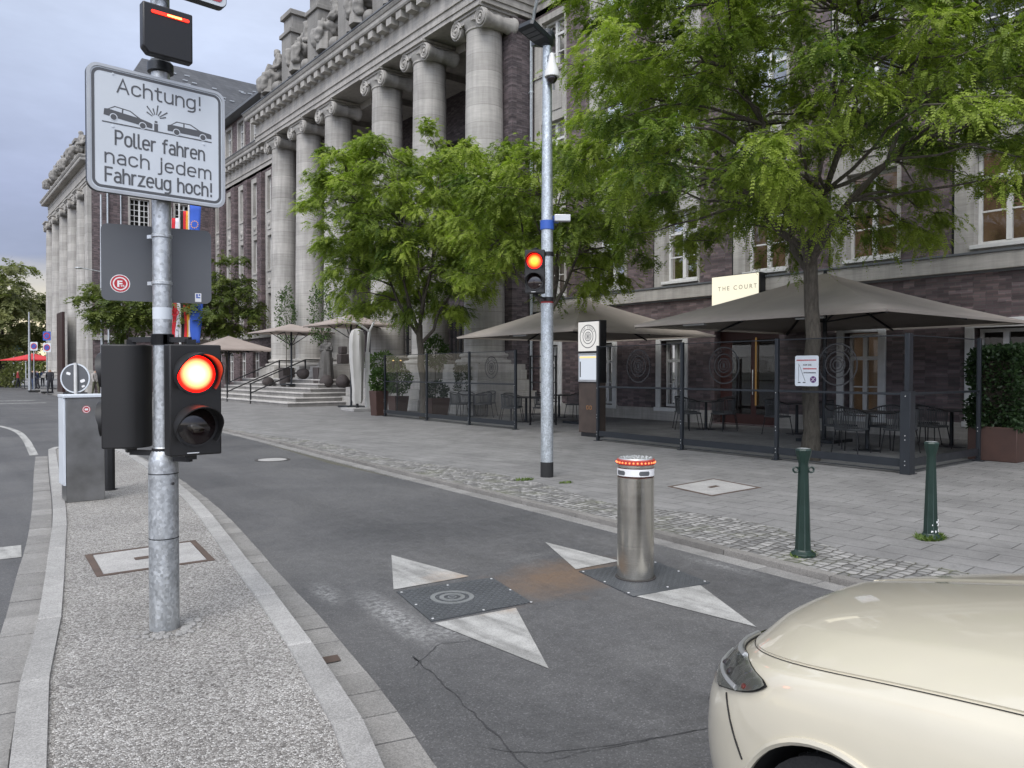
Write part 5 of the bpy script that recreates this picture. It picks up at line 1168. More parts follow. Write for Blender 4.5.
# ------------------------------------------------------------------ glass screens round the restaurant terrace
def logo(mb, Fm, r, z):
    for a, b in ((1.0, .93), (.64, .58), (.40, .34), (.25, .20)): ring_add(mb, circle_pts(r * a, 36), circle_pts(r * b, 36), z, z + .0008, Fm)
    mb.rrect(r * .16, r * .26, r * .05, z, z + .0008, Fm)
    write_arc(mb, 'THE COURT', r * .80, r * .17, z + .0004, Fm, R(150), R(30), .01)
def screen(label, pts, z0=.045, corner=None, logos=(), top=2.08, mid=1.22, blank_last=False):
    root = empty('glass_screen', (*pts[0], z0), label=label, cat='glass screen', group='glass screens round the terrace')
    P = [Vector(p) for p in pts]
    for i, p in enumerate(P):
        w = .06 if i != corner else .13
        if blank_last and i == len(P) - 1: continue
        t = (P[min(i + 1, len(P) - 1)] - P[max(i - 1, 0)]).normalized(); b = MB(); Mx = frame_from((p.x, p.y, 0), (t.x, t.y, 0), (0, 0, 1)) @ Matrix(((1, 0, 0, 0), (0, 0, 1, 0), (0, 1, 0, 0), (0, 0, 0, 1)))
        if i == corner:
            b.box((-.075, -.075, z0), (.075, .075, mid + .04), Mx); b.box((-.035, -.035, mid + .041), (.035, .035, top + .03), Mx)
        else: b.box((-w / 2, -w / 2, z0), (w / 2, w / 2, top + .03), Mx); b.box((-w * .8, -.09, z0), (w * .8, .09, z0 + .012), Mx)
        o = b.build('post', M['blackmetal'], root, bevel=.004)
        s_ = MB()
        for z in (.18, .24, .55, .61, 1.19): s_.ball((p.x - .0 + (-.042 if i != corner else -.08) * 1, p.y - .0, z), .008, 6, 4)
        s_.build('screw', M['signrim'], o)
    for i in range(len(P) - 1):
        a, b_ = P[i], P[i + 1]; t = (b_ - a).normalized(); L = (b_ - a).length; g = .045
        Fm = frame_from((*((a + b_) / 2), 0), (t.x, t.y, 0), (0, 0, 1)); h = L / 2 - g
        m = MB(); m.box((-h, z0 + .10, -.006), (h, z0 + .22, .018), Fm); m.box((-h, mid - .018, -.02), (h, mid + .018, .02), Fm); m.box((-h, top - .005, -.006), (h, top + .012, .008), Fm); m.box((-h, z0 + .035, -.012), (h, z0 + .05, .012), Fm)
        m.build('rail', M['blackmetal'], root, bevel=.003)
        m = MB(); m.add([Fm @ Vector(q) for q in ((-h, z0 + .05, 0), (h, z0 + .05, 0), (h, mid - .018, 0), (-h, mid - .018, 0))], [(0, 1, 2, 3)]); m.add([Fm @ Vector(q) for q in ((-h, mid + .018, 0), (h, mid + .018, 0), (h, top, 0), (-h, top, 0))], [(0, 1, 2, 3)])
        pn = m.build('glass_panel', M['glass'], root, smooth=0)
        for (k, f, r) in logos:
            if k == i:
                c = a.lerp(b_, f); m = MB(); FL_ = frame_from((c.x - .006, c.y, 1.66), (-t.x, -t.y, 0), (0, 0, 1)); logo(m, FL_, r, .001); m.build('etched_logo', M['etched'], pn, smooth=0)
    return root
FR_ = [(11.82, 11.95), (11.70, 9.55), (11.63, 7.46), (11.52, 5.24)]
screen('long dark framed glass screen of three bays carrying the white notice', FR_, corner=3, logos=((0, .51, .34), (1, .47, .34), (2, .50, .34)))
screen('short glass screen side from the corner post towards the hedge', [(11.60, 5.245), (14.15, 5.27)])
FLp = [(12.40, 15.55), (12.45, 17.7), (12.55, 20.1), (12.68, 22.95)]
screen('dark framed glass screen of three bays before the potted plants', FLp, logos=((0, .5, .3),))
# notice on the screen
nc = Vector((11.565, 6.88, 1.56)); FNt = frame_from(nc, (-.02, -1, 0), (0, 0, 1))
nt = empty('notice_sign', nc, label='small white notice with black and red lines hung on the glass screen by the tree', cat='notice')
b = MB(); b.rrect(.42, .50, .03, -.012, .0, FNt); b.build('panel', M['signwhite'], nt, bevel=.003)
b = MB(); r_ = MB()
write(b, 'FÜR DIE', -.06, .09, .085, .026, .002, FNt, .03)
for y, x0, x1, mb_ in ((.175, -.18, .18, r_), (.035, -.06, .18, r_), (-.03, -.05, .18, b)):
    x = x0; q = random.Random(int(y * 1000))
    while x < x1 - .012: w_ = q.uniform(.008, .016); mb_.box((x, y - .010, .0015), (x + w_, y + .010, .002), FNt); x += w_ + .004
b.bar(FNt @ Vector((-.13, .10, .002)), FNt @ Vector((-.02, -.17, .002)), .006, .002, (1, 0, 0)); b.bar(FNt @ Vector((-.14, .12, .002)), FNt @ Vector((-.14, -.17, .002)), .005, .002, (1, 0, 0))
for x in (-.13, -.04): b.rrect(.05, .018, .006, .0015, .0025, FNt, 4, (x, -.19))
b.build('lettering', M['signblack'], nt, smooth=0); r_.build('red_lettering', M['red'], nt, smooth=0)
b = MB(); b.prism(circle_pts(.055, 24, (.12, -.14)), .0015, .0022, FNt); pd = b.build('round_symbol', M['purple'], nt, smooth=0)
b = MB(); b.bar(FNt @ Vector((.09, -.17, .003)), FNt @ Vector((.15, -.11, .003)), .008, .002, (1, 0, 0)); b.bar(FNt @ Vector((.09, -.11, .003)), FNt @ Vector((.15, -.17, .003)), .006, .002, (1, 0, 0)); b.build('cross', M['whiteprint'], pd, smooth=0)

# ------------------------------------------------------------------ menu column
mc = empty('menu_column', (12.45, 12.78, .045), label='tall slim menu column with a round logo and a lit menu case', cat='menu board')
X0, X1, Y0, Y1 = 12.36, 12.55, 12.44, 13.13
MB().box((X0 + .02, Y0 + .04, .045), (X1 - .02, Y1 - .06, .14)).build('foot', M['black'], mc)
MB().box((X0, Y0, .14), (X1, Y1, 1.29)).build('lower_body', M['rusty'], mc, bevel=.004)
MB().box((X0 + .004, Y0 - .004, 1.291), (X1 + .02, Y1, 2.72)).build('upper_body', M['black'], mc, bevel=.004)
MB().box((X0 - .03, Y0 + .03, 2.02), (X0 + .003, Y1 - .01, 2.69)).build('logo_panel', M['lit_logo'], mc, smooth=0)
b = MB(); FMc = frame_from((X0 - .031, (Y0 + Y1) / 2 + .01, 2.355), (0, -1, 0), (0, 0, 1)); logo(b, FMc, .27, .001); b.build('logo', M['signblack'], mc, smooth=0)
cs = MB().box((X0 - .03, Y0 + .03, 1.31), (X0 + .003, Y1 - .01, 1.97)).build('menu_case', M['signrim'], mc, bevel=.004)
MB().box((X0 - .034, Y0 + .075, 1.36), (X0 - .0305, Y1 - .055, 1.92)).build('menu_sheet', M['lit_menu'], cs, smooth=0)
MB().box((X0 - .042, Y0 + .09, 1.86), (X0 - .0345, Y1 - .07, 1.895)).build('case_lamp', M['lit_strip'], cs, smooth=0)
MB().box((X0 - .042, Y1 - .10, 1.42), (X0 - .0345, Y1 - .075, 1.78)).build('hinge', M['black'], cs, smooth=0)
b = MB(); Fq = frame_from((X0 - .002, (Y0 + Y1) / 2, .72), (0, -1, 0), (0, 0, 1)); ring_add(b, rrect_pts(.07, .09, .02, 4, (-.05, 0)), rrect_pts(.045, .065, .014, 4, (-.05, 0)), .0, .004, Fq); ring_add(b, rrect_pts(.07, .09, .02, 4, (.05, 0)), rrect_pts(.045, .065, .014, 4, (.05, 0)), .0, .004, Fq)
b.build('copper_mark', M['copper'], mc, smooth=0)

# ------------------------------------------------------------------ canopies
def canopy_mesh(c, half, ze, za, rot=0, n=10, sag=.16):
    vs = []; fs = []; Q = Matrix.Rotation(rot, 3, 'Z'); idx = {}
    for i in range(n + 1):
        for j in range(n + 1):
            x, y = (2 * i / n - 1), (2 * j / n - 1); m = max(abs(x), abs(y)); d = min(abs(x), abs(y))
            f = m; z = za + (ze - za) * (f + sag * f * (1 - f)); z -= .05 * (1 - (d / max(m, 1e-6))) * f * (1 - f) * 2
            e = 1 - .03 * (1 - (d / max(m, 1e-6))) * (m > .99); v = Q @ Vector((x * half * e, y * half * e, 0)); idx[i, j] = len(vs); vs.append((c[0] + v.x, c[1] + v.y, z))
    for i in range(n):
        for j in range(n):
            a, b, c_, d_ = idx[i, j], idx[i + 1, j], idx[i + 1, j + 1], idx[i, j + 1]
            if (i < n / 2) == (j < n / 2): fs += [(a, b, c_), (a, c_, d_)]
            else: fs += [(a, b, d_), (b, c_, d_)]
    return vs, fs
def umbrella(label, c, half, ze, za, zb, mat, rot=0, valance=.05):
    root = empty('parasol', (c[0], c[1], zb), label=label, cat='parasol')
    vs, fs = canopy_mesh(c, half, ze, za, rot); mb = MB().add(vs, fs); o = mb.build('canopy', mat, root, smooth=28)
    s = o.modifiers.new('cloth', 'SOLIDIFY'); s.thickness = .012; s.offset = -1
    Q = Matrix.Rotation(rot, 3, 'Z'); cor = [Vector((c[0], c[1], 0)) + Q @ Vector((a * half, b * half, 0)) for a, b in ((-1, -1), (1, -1), (1, 1), (-1, 1))]
    b = MB()
    for k in range(4):
        p, q = cor[k], cor[(k + 1) % 4]; b.add([(p.x, p.y, ze), (q.x, q.y, ze), (q.x, q.y, ze - valance), (p.x, p.y, ze - valance)], [(0, 1, 2, 3)])
    v = b.build('valance', mat, o, smooth=0); s = v.modifiers.new('cloth', 'SOLIDIFY'); s.thickness = .01
    b = MB()
    for p in cor:
        b.bar((c[0], c[1], za - .26), (p.x, p.y, ze - .05), .03, .05); m_ = Vector((c[0], c[1], za - 1.05)); e = Vector((c[0], c[1], za - .28)).lerp(Vector((p.x, p.y, ze - .07)), .5); b.bar(m_, e, .025, .035)
    for k in range(4): m_ = (cor[k] + cor[(k + 1) % 4]) / 2; b.bar((c[0], c[1], za - .26), (m_.x, m_.y, ze - .06), .025, .04)
    b.build('ribs', M['darkmetal'], root)
    MB().lathe([(.045, zb), (.045, za - .05), (.03, za + .06)], 14, (c[0], c[1], 0)).build('pole', M['blackmetal'], root)
    MB().box((c[0] - .42, c[1] - .42, zb), (c[0] + .42, c[1] + .42, zb + .07)).build('foot_plate', M['blackmetal'], root, bevel=.01)
    return root
u1 = umbrella('large taupe parasol behind the nearest tree trunk, above the corner screen', (15.5, 8.8), 2.85, 2.58, 3.66, .045, M['canopy'], R(-2))
u2 = umbrella('large taupe parasol behind the menu column and the lamp post', (15.5, 16.3), 2.65, 2.58, 3.70, .045, M['canopy'], R(-2))
for u_, (x, y) in ((u1, (12.75, 7.6)), (u1, (12.75, 10.2)), (u2, (12.95, 16.2))):
    MB().box((x + .1, y - .28, 2.50), (x + .17, y + .28, 2.54)).build('heater', M['signrim'], u_, bevel=.008)
umbrella('beige parasol behind the closed white parasol, before the columns', (14.75, 29.6), 1.45, 3.48, 3.96, .045, M['canopy_light'], R(4))
umbrella('beige parasol over the stone steps between the handrails and the statue', (14.6, 35.6), 1.5, 3.42, 3.84, .9, M['canopy_light'], R(4))
umbrella('beige parasol at ground level beyond the steps and handrails', (14.5, 44.4), 2.1, 2.75, 3.58, .045, M['canopy_light'], R(4))
umbrella('farthest beige parasol, half hidden behind the red traffic lamp', (14.6, 49.4), 2.0, 2.8, 3.6, .045, M['canopy_light'], R(4))
# closed cantilever parasol
cp = U(360, 403, 29.5); z = .045
cu = empty('closed_parasol', cp, label='closed parasol in a white cover on a pale square base before the steps', cat='parasol')
MB().prism([(cp.x + x, cp.y + y) for x, y in ((-.55, -.55), (.55, -.55), (.55, .55), (-.55, .55))], z, z + .12).build('base', M['lidconc'], cu, bevel=.02)
b = MB(); n = 22; rows = [(.15, .28), (.20, .42), (.20, .8), (.23, 1.4), (.26, 2.0), (.27, 2.5), (.26, 2.9), (.19, 3.08), (.06, 3.14)]
rr = random.Random(9); vs = []
for r0, h in rows:
    for k in range(n):
        a = 2 * math.pi * k / n; r_ = r0 * (1 + .13 * math.cos(5 * a + h * .5) + .05 * math.cos(9 * a - h)); vs.append((cp.x - .12 + r_ * math.cos(a) + .02 * math.sin(h * 2), cp.y + r_ * math.sin(a), z + h))
b.add(vs, [(i * n + k, i * n + (k + 1) % n, (i + 1) * n + (k + 1) % n, (i + 1) * n + k) for i in range(len(rows) - 1) for k in range(n)] + [tuple(range(n - 1, -1, -1)), tuple((len(rows) - 1) * n + k for k in range(n))]); b.build('cover', M['canvas'], cu)
b = MB(); pz = Vector((cp.x + .32, cp.y, 0)); b.box((pz.x - .07, pz.y - .06, z + .1), (pz.x + .07, pz.y + .06, 2.3)); b.bar((pz.x, pz.y, 2.28), (pz.x + .08, pz.y, 3.1), .09); b.bar((pz.x + .08, pz.y, 3.1), (cp.x - .15, cp.y, 3.42), .07); b.bar((cp.x - .15, cp.y, 3.42), (cp.x - .75, cp.y + .3, 3.62), .06); b.bar((pz.x + .08, pz.y, 3.08), (pz.x + .3, pz.y, 3.5), .06)
b.build('mast', M['polewhite'], cu, bevel=.008)
b = MB(); b.lathe([(.06, z + .1), (.05, z + .3)], 10, (cp.x - .12, cp.y, 0)); b.build('crank_foot', M['black'], cu)

# ------------------------------------------------------------------ stone steps, rails, figure, boulders
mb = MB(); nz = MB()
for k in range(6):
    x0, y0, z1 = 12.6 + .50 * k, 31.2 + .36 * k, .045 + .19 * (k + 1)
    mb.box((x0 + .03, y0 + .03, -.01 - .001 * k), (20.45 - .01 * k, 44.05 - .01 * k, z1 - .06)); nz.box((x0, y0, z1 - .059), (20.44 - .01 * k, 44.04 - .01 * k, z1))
st = mb.build('stone_steps', M['riser'], label='flight of pale stone steps wrapping round the corner of the portico terrace', cat='steps', bevel=.012)  # same stone as the treads, riser shade painted in as a darker colour
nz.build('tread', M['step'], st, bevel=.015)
def rail(y, label):
    root = empty('handrail', (12.7, y, .045), label=label, cat='handrail'); b = MB()
    for x, z0 in ((12.62, .045), (15.3, 1.19)): MB().box((x - .03, y - .03, z0), (x + .03, y + .03, z0 + .95)).build('post', M['darkmetal'], root)
    for dz in (.93, .5): b.bar((12.62, y, .045 + dz), (15.3, y, 1.19 + dz), .05)
    b.bar((15.3, y, 2.13), (16.3, y, 2.13), .05); b.build('rail', M['darkmetal'], root)
rail(35.6, 'dark steel handrail up the middle of the stone steps'); rail(38.9, 'dark steel handrail at the far side of the stone steps')
def rock(name, c, r, seed, label, sc=(1, 1, .95)):
    b = MB(); b.ball((0, 0, 0), r, 16, 10); rr = random.Random(seed); ph = [rr.uniform(0, 6) for _ in range(6)]
    vs = []
    for x, y, z_ in b.v: f = 1 + .06 * math.sin(3 * x / r + ph[0]) + .06 * math.sin(3 * y / r + ph[1]) + .05 * math.sin(4 * z_ / r + ph[2]); vs.append((c[0] + x * f * sc[0], c[1] + y * f * sc[1], c[2] + r * .9 * sc[2] + z_ * f * sc[2]))
    return MB().add(vs, b.f).build(name, M['boulder'], label=label, cat='boulder', group='round boulders on the step edge')
for i, (u_, dd, r, lb) in enumerate(((268, 38.5, .28, 'dark round boulder on the steps, leftmost beside the handrail'), (285, 37.8, .30, 'dark round boulder on the steps, second from the left'), (303, 37.2, .30, 'dark round boulder on the steps, just left of the statue'), (326, 35.2, .33, 'dark round boulder directly below the standing statue'), (343, 35.2, .33, 'dark round boulder under the small stone block, right of the statue'))):
    p = U(u_, 372, dd); rock('boulder', (p.x, p.y, 1.19 if p.y > 33 and p.x > 15.1 else .8), r, i, lb)
p = U(343, 360, 35.3); MB().box((p.x - .22, p.y - .2, 1.9), (p.x + .22, p.y + .2, 2.35)).box((p.x - .17, p.y - .16, 2.36), (p.x + .15, p.y + .17, 2.7)).build('stone_block', M['boulder'], label='small dark stone block stacked on the boulder right of the statue', cat='stone', bevel=.04)
p = U(375, 366, 34.2); MB().lathe([(.3, .9), (.55, 1.1), (.62, 1.45), (.58, 1.75), (.5, 1.72)], 20, (p.x, p.y, 0)).build('round_planter', M['boulder'], label='dark bowl planter right of the closed white parasol', cat='planter')
p = U(326.5, 372, 35.7); sv = empty('draped_statue', (p.x, p.y, 1.2), label='grey statue of a draped standing woman above the stone steps', cat='statue')
o = figure_mesh('body', (p.x, p.y, 1.42), (-.6, -.6), 1.72, 'cloak', M['bronze'], sv, 3, True)
b = MB(); n = 26; vs = []; rows = [(.40, 0), (.38, .3), (.34, .8), (.30, 1.15), (.27, 1.3), (.16, 1.46)]
for r0, h in rows:
    for k in range(n): a = 2 * math.pi * k / n; r_ = r0 * (1 + (.10 * math.cos(8 * a) + .05 * math.cos(5 * a + 1)) * (1 - h * .5)); vs.append((p.x + r_ * math.cos(a) * .85, p.y + r_ * math.sin(a) * .85, 1.2 + h))
b.add(vs, [(i * n + k, i * n + (k + 1) % n, (i + 1) * n + (k + 1) % n, (i + 1) * n + k) for i in range(len(rows) - 1) for k in range(n)]); b.build('robe', M['bronze'], sv)
b = MB(); b.ball((p.x - .02, p.y - .03, 2.80), .115, 14, 10, (.9, .95, 1.2)); b.ball((p.x + .03, p.y + .03, 2.80), .15, 14, 10, (1, 1, 1.15)); b.lathe([(.20, 2.42), (.17, 2.6), (.13, 2.78)], 14, (p.x + .02, p.y + .02, 0)); b.build('veiled_head', M['bronze'], sv)

# ------------------------------------------------------------------ tables and chairs of the terrace
def make_chair(label, group):
    root = empty('rope_armchair', label=label, cat='chair', group=group)
    b = MB(); b.rrect(.50, .50, .12, .42, .455); b.build('seat', M['wicker'], root, bevel=.01)
    b = MB(); arc = [(.29 * math.sin(R(a)), -.29 * math.cos(R(a)) + .0) for a in range(-118, 119, 12)]
    b.tube([(x, y, .74 + .10 * max(0, -y / .29)) for x, y in arc], .014, 6); b.build('back_rail', M['darkmetal'], root)
    b = MB()
    for x, y in resample(arc, .042): b.tube([(x * .92, y * .92, .44), (x, y, .74 + .10 * max(0, -y / .29))], .0075, 4, False)
    b.build('rope_back', M['wicker'], root)
    for sx_ in (-1, 1):
        for sy_ in (-1, 1): MB().tube([(sx_ * .2, sy_ * .19, .43), (sx_ * .25, sy_ * .25, 0)], .011, 6).build('leg', M['darkmetal'], root)
    return root
def make_table(label):
    root = empty('round_table', label=label, cat='table', group='dark round tables on the terrace')
    MB().lathe([(.44, .715), (.45, .725), (.45, .74), (.44, .75)], 32).build('tabletop', M['tabletop'], root); MB().lathe([(.04, .03), (.035, .715)], 12).build('column', M['blackmetal'], root); MB().lathe([(.25, 0), (.25, .012), (.06, .03)], 24).build('foot', M['blackmetal'], root)
    return root
T0 = make_table('dark round table'); C0 = make_chair('chair', 'chairs'); used = [False, False]
def table(x, y, where, which):
    t = T0 if not used[0] else copy_tree(T0); used[0] = True; t.location = (x, y, .045); t['label'] = 'dark round cafe table ' + where
    for w in which:
        c = C0 if not used[1] else copy_tree(C0); used[1] = True
        a = R({'street': 180, 'wall': 0, 'far': 90, 'near': -90}[w] + random.uniform(-14, 14)); dd = .62
        c.location = (x + dd * math.cos(a), y + dd * math.sin(a), .045); c.rotation_euler = (0, 0, a + math.pi / 2)
        c['label'] = f'rope armchair on the {w} side of the table {where}'; c['group'] = 'rope armchairs on the terrace'
table(16.4, 12.6, 'before the entrance door', ('street', 'near', 'far', 'wall'))
table(14.4, 7.3, 'under the large right parasol', ('street', 'wall', 'far', 'near'))
table(16.9, 10.3, 'along the wall', ('street', 'near'))
table(16.4, 6.6, 'behind the side screen', ('street', 'far'))
table(14.9, 20.9, 'behind the left glass screen', ('street', 'wall', 'far', 'near'))
table(14.6, 17.8, 'behind the street lamp post', ('street', 'near', 'far'))
table(16.9, 18.9, 'far back by the wall', ('street', 'near'))
# shelf frame
b = MB(); p = U(543, 385, 21.6)
sf = empty('shelf_frame', (p.x, p.y, .045), label='thin black open shelf frame standing behind the street lamp post', cat='shelf')
for k in (-1, 1):
    q = p + CR * k * .36; MB().box((q.x - .02, q.y - .02, .045), (q.x + .02, q.y + .02, 2.0)).build('upright', M['black'], sf)
for z in (.35, .8, 1.25, 1.65, 1.98): b.bar(p - CR * .36 + Vector((0, 0, z - p.z)), p + CR * .36 + Vector((0, 0, z - p.z)), .03)
b.build('cross_bar', M['black'], sf)
# outdoor reflector lamps
p = U(397, 363, 27.0); gl = empty('terrace_lamp', (p.x, p.y, .045), label='pair of small lit lamps on a stem behind the left glass screen', cat='lamp')
MB().lathe([(.02, .045), (.02, 1.7)], 8, (p.x, p.y, 0)).build('stem', M['black'], gl)
for k in (-1, 1):
    q = p + CR * k * .13; MB().lathe([(.03, 1.66), (.07, 1.92)], 10, (q.x, q.y, 0), caps=False).build('shade', M['black'], gl); b = MB(); b.ball((q.x, q.y, 1.88), .045, 8, 6, (1, 1, 1.8)); b.build('bulb', M['lit_strip'], gl)
# ------------------------------------------------------------------ foliage
def leaf_object(name, P, Dv, Nv, L, W, tone, mat, parent):
    """diamond leaves: base P, direction Dv, flat normal Nv"""
    S = np.cross(Dv, Nv); S /= np.linalg.norm(S, axis=1, keepdims=True) + 1e-9
    n = len(P); V = np.empty((n, 4, 3)); L = L[:, None]; W = W[:, None]
    V[:, 0] = P; V[:, 1] = P + Dv * L * .45 + S * W; V[:, 2] = P + Dv * L; V[:, 3] = P + Dv * L * .45 - S * W
    off = np.array(offset_of(parent)); V = (V - off).reshape(-1, 3)
    me = bpy.data.meshes.new(name); me.vertices.add(n * 4); me.vertices.foreach_set('co', V.ravel().astype(np.float32))
    me.loops.add(n * 4); me.loops.foreach_set('vertex_index', np.arange(n * 4, dtype=np.int32)); me.polygons.add(n)
    me.polygons.foreach_set('loop_start', np.arange(0, n * 4, 4, dtype=np.int32)); me.materials.append(mat); me.update(calc_edges=True)
    me.attributes.new('tone', 'FLOAT', 'POINT').data.foreach_set('value', np.repeat(tone, 4).astype(np.float32))
    o = bpy.data.objects.new(name, me); COL.objects.link(o); o.parent = parent; return o
def unit(a): return a / (np.linalg.norm(a, axis=1, keepdims=True) + 1e-9)
def fronds(rng, base, out, length, droop, nleaf, lw, ll, tone):
    """pinnate sprays: leaflets in two rows along a drooping rachis; returns leaf arrays"""
    F = len(base); s = (np.arange(nleaf) // 2 + 1) / (nleaf / 2 + .5); side = np.where(np.arange(nleaf) % 2, 1., -1.)
    d = unit(out); lat = unit(np.cross(d, np.tile([0, 0, 1.], (F, 1))) + rng.normal(0, .25, (F, 3)))
    P = base[:, None] + d[:, None] * (length[:, None] * s[None])[..., None]; P[..., 2] -= droop[:, None] * length[:, None] * (s ** 2)[None]
    t = d[:, None] * np.ones((1, nleaf, 1)); t = t.copy(); t[..., 2] -= 2 * droop[:, None] * s[None]
    t /= np.linalg.norm(t, axis=2, keepdims=True)
    Dv = t * .62 + lat[:, None] * (side[None, :, None] * .78); Dv[..., 2] -= .22
    Dv = Dv + rng.normal(0, .10, Dv.shape); Nv = np.cross(Dv, t); Nv *= np.sign(Nv[..., 2:3] + 1e-9)
    size = np.sin(np.clip(s, 0, 1) * math.pi * .8 + .35)[None] * rng.uniform(.8, 1.15, (F, 1)) * np.ones((F, nleaf)); size = np.clip(size, .45, 1.2)
    tn = np.clip(tone[:, None] + rng.normal(0, .07, (F, nleaf)), 0, 1)
    return P.reshape(-1, 3), unit(Dv.reshape(-1, 3)), unit(Nv.reshape(-1, 3)), (size * ll).ravel(), (size * lw).ravel(), tn.ravel()
def bent(p, q, sag, n, rng, wob=.04):
    p, q = np.array(p), np.array(q); L = np.linalg.norm(q - p); out = []
    for k in range(n + 1):
        s = k / n; x = p + (q - p) * s; x[2] += sag * L * 4 * s * (1 - s); x = x + (rng.normal(0, wob * L / n, 3) if 0 < k < n else 0); out.append(tuple(x))
    return out
def tree(name, label, base, fork, trunk_r, centre, rad, nclump, nfr, flen, nleaf, ll, lw, seed, mat, lean=(0, 0), group='street trees along the terrace', hollow=.35, sparse_low=0., drop=.75, spread=.42, zmin=0., nlimb=7, emin=.25, stag=.8):
    rng = np.random.default_rng(seed); root = empty(name, base, label=label, cat='tree', group=group)
    base = np.array(base, float); C = np.array(centre, float); rad = np.array(rad, float)
    top = base + np.array([lean[0], lean[1], fork])
    tr = MB(); tp = [tuple(base + (top - base) * s + np.array([rng.normal(0, trunk_r * .25), rng.normal(0, trunk_r * .25), 0]) * (0 < s < 1)) for s in np.linspace(0, 1, 8)]
    tr.tube(tp, [trunk_r * (1.45 if k == 0 else 1.12 - .22 * k / 7) for k in range(8)], 14)
    # limbs
    limbs = []; nl = nlimb
    for k in range(nl):
        a = 2 * math.pi * (k + rng.uniform(-.25, .25)) / nl; e = rng.uniform(emin, 1.0) if k else 1.2
        tgt = C + rad * np.array([math.cos(a) * math.cos(e) * .8, math.sin(a) * math.cos(e) * .8, math.sin(e) * .75])
        pts = bent(top - np.array([0, 0, rng.uniform(0, stag) * fork * .3]), tgt, -.09, 7, rng, .10); limbs.append(pts)
        tr.tube(pts, [trunk_r * (.54 - .46 * i / 7) for i in range(8)], 9)
    LP = np.array([p for l in limbs for p in l[2:]])
    # clumps: even spread through the crown's outer volume
    cl = []; tries = 0; mind = 1.25 * (rad.prod() / nclump) ** (1 / 3)
    while len(cl) < nclump and tries < nclump * 60:
        tries += 1; v = rng.normal(0, 1, 3); v /= np.linalg.norm(v); r_ = rng.uniform(hollow ** 3, 1) ** (1 / 3)
        lump = 1 + .16 * math.sin(3.1 * v[0] * 2 + seed) * math.cos(2.7 * v[1] * 2 + seed * 2) + .10 * math.sin(5 * v[2] + seed)
        q = C + v * rad * r_ * lump
        if v[2] < -.45 and rng.random() < sparse_low: continue
        if q[2] < (zmin(q) if callable(zmin) else zmin): continue
        if all(np.linalg.norm((q - c_) * [1, 1, 1.5]) > mind * (.55 if tries > nclump * 20 else .8) for c_ in cl): cl.append(q)
    cl = np.array(cl); br = MB()
    B, O, T = [], [], []
    for c_ in cl:
        dd = np.linalg.norm((LP - c_) * [1, 1, 1.3], axis=1) + np.where(LP[:, 2] > c_[2] + .3, .8, 0); s_ = LP[dd.argmin()]
        pts = bent(s_, c_, rng.uniform(.02, .10), 5, rng, .12); L = np.linalg.norm(c_ - s_); br.tube(pts, [max(.006, .016 + .006 * L) * (1 - .75 * i / 5) for i in range(6)], 5)
        outw = (c_ - C) * [1, 1, .35]; outw = outw / (np.linalg.norm(outw) + 1e-6); n = int(nfr * rng.uniform(.65, 1.35)); ct = rng.uniform(.12, .85)
        for w in range(5):                             # twigs fanning out of the branch end
            e = outw * rng.uniform(.3, 1) + rng.normal(0, .6, 3) * [1, 1, .45]; e /= np.linalg.norm(e); tl = spread * rng.uniform(.9, 2.0); q = c_ + e * tl; br.tube([tuple(c_), tuple(c_ + e * tl * .5 + [0, 0, .04]), tuple(q)], [.007, .005, .003], 4, False)
            m = n // 5; s = rng.uniform(.05, 1.05, m)[:, None]; p = c_ + e * tl * s + np.array([0, 0, -.14]) * s ** 2 + rng.normal(0, spread * .32, (m, 3)) * [1, 1, .55]
            o = e * .65 + rng.normal(0, .65, (m, 3)) * [1, 1, .4]; B.append(p); O.append(o); T.append(np.clip(ct + rng.normal(0, .12, m) + (.12 * s[:, 0]), 0, 1))
    B = np.concatenate(B); O = np.concatenate(O); T = np.concatenate(T); F = len(B)
    arr = fronds(rng, B, O, flen * rng.uniform(.65, 1.25, F), drop * rng.uniform(.35, 1.3, F), nleaf, lw, ll, T)
    t_ = tr.build('trunk', M['bark'], root, smooth=60); br.build('branches', M['bark'], t_, smooth=60)
    leaf_object('crown', *arr, mat, root); return root
tree('street_tree', 'nearest tree with feathery green leaves, its trunk behind the glass screen notice', (12.05, 7.1, .03), 3.65, .125, (12.15, 7.15, 6.55), (4.1, 4.1, 3.75), 340, 185, .20, 13, .052, .0150, 11, M['leaf_near'], (.05, .05), sparse_low=.45, zmin=lambda q: 3.5 if q[1] > 10.0 else 4.5 if q[1] > 8.2 else (3.95 if math.hypot(q[0] - 12, q[1] - 7.2) < 1.7 else 4.25), spread=.33, hollow=.40, nlimb=6, emin=.45, stag=.45)
tree('street_tree', 'middle tree with its trunk hidden behind the street lamp post', (12.3, 14.2, .03), 3.1, .10, (12.5, 14.3, 5.25), (2.4, 2.4, 2.0), 95, 150, .24, 12, .066, .019, 12, M['leaf_near'], (0, 0), sparse_low=.4, zmin=3.7, spread=.32)
tree('street_tree', 'feathery tree in front of the stone columns, behind the glass screen with potted plants', (13.0, 21.0, .03), 3.0, .11, (13.0, 21.4, 6.25), (3.35, 3.35, 3.25), 190, 150, .27, 12, .076, .022, 13, M['leaf_near'], (-.1, .1), sparse_low=.3, spread=.34, zmin=3.5)
tree('street_tree', 'small tree with a short trunk before the brick wall of the far wing', (10.4, 50.0, .03), 2.6, .10, (10.6, 49.6, 5.6), (2.6, 2.6, 1.9), 70, 34, .5, 8, .22, .06, 14, M['leaf_far'], group='trees before the far wing')
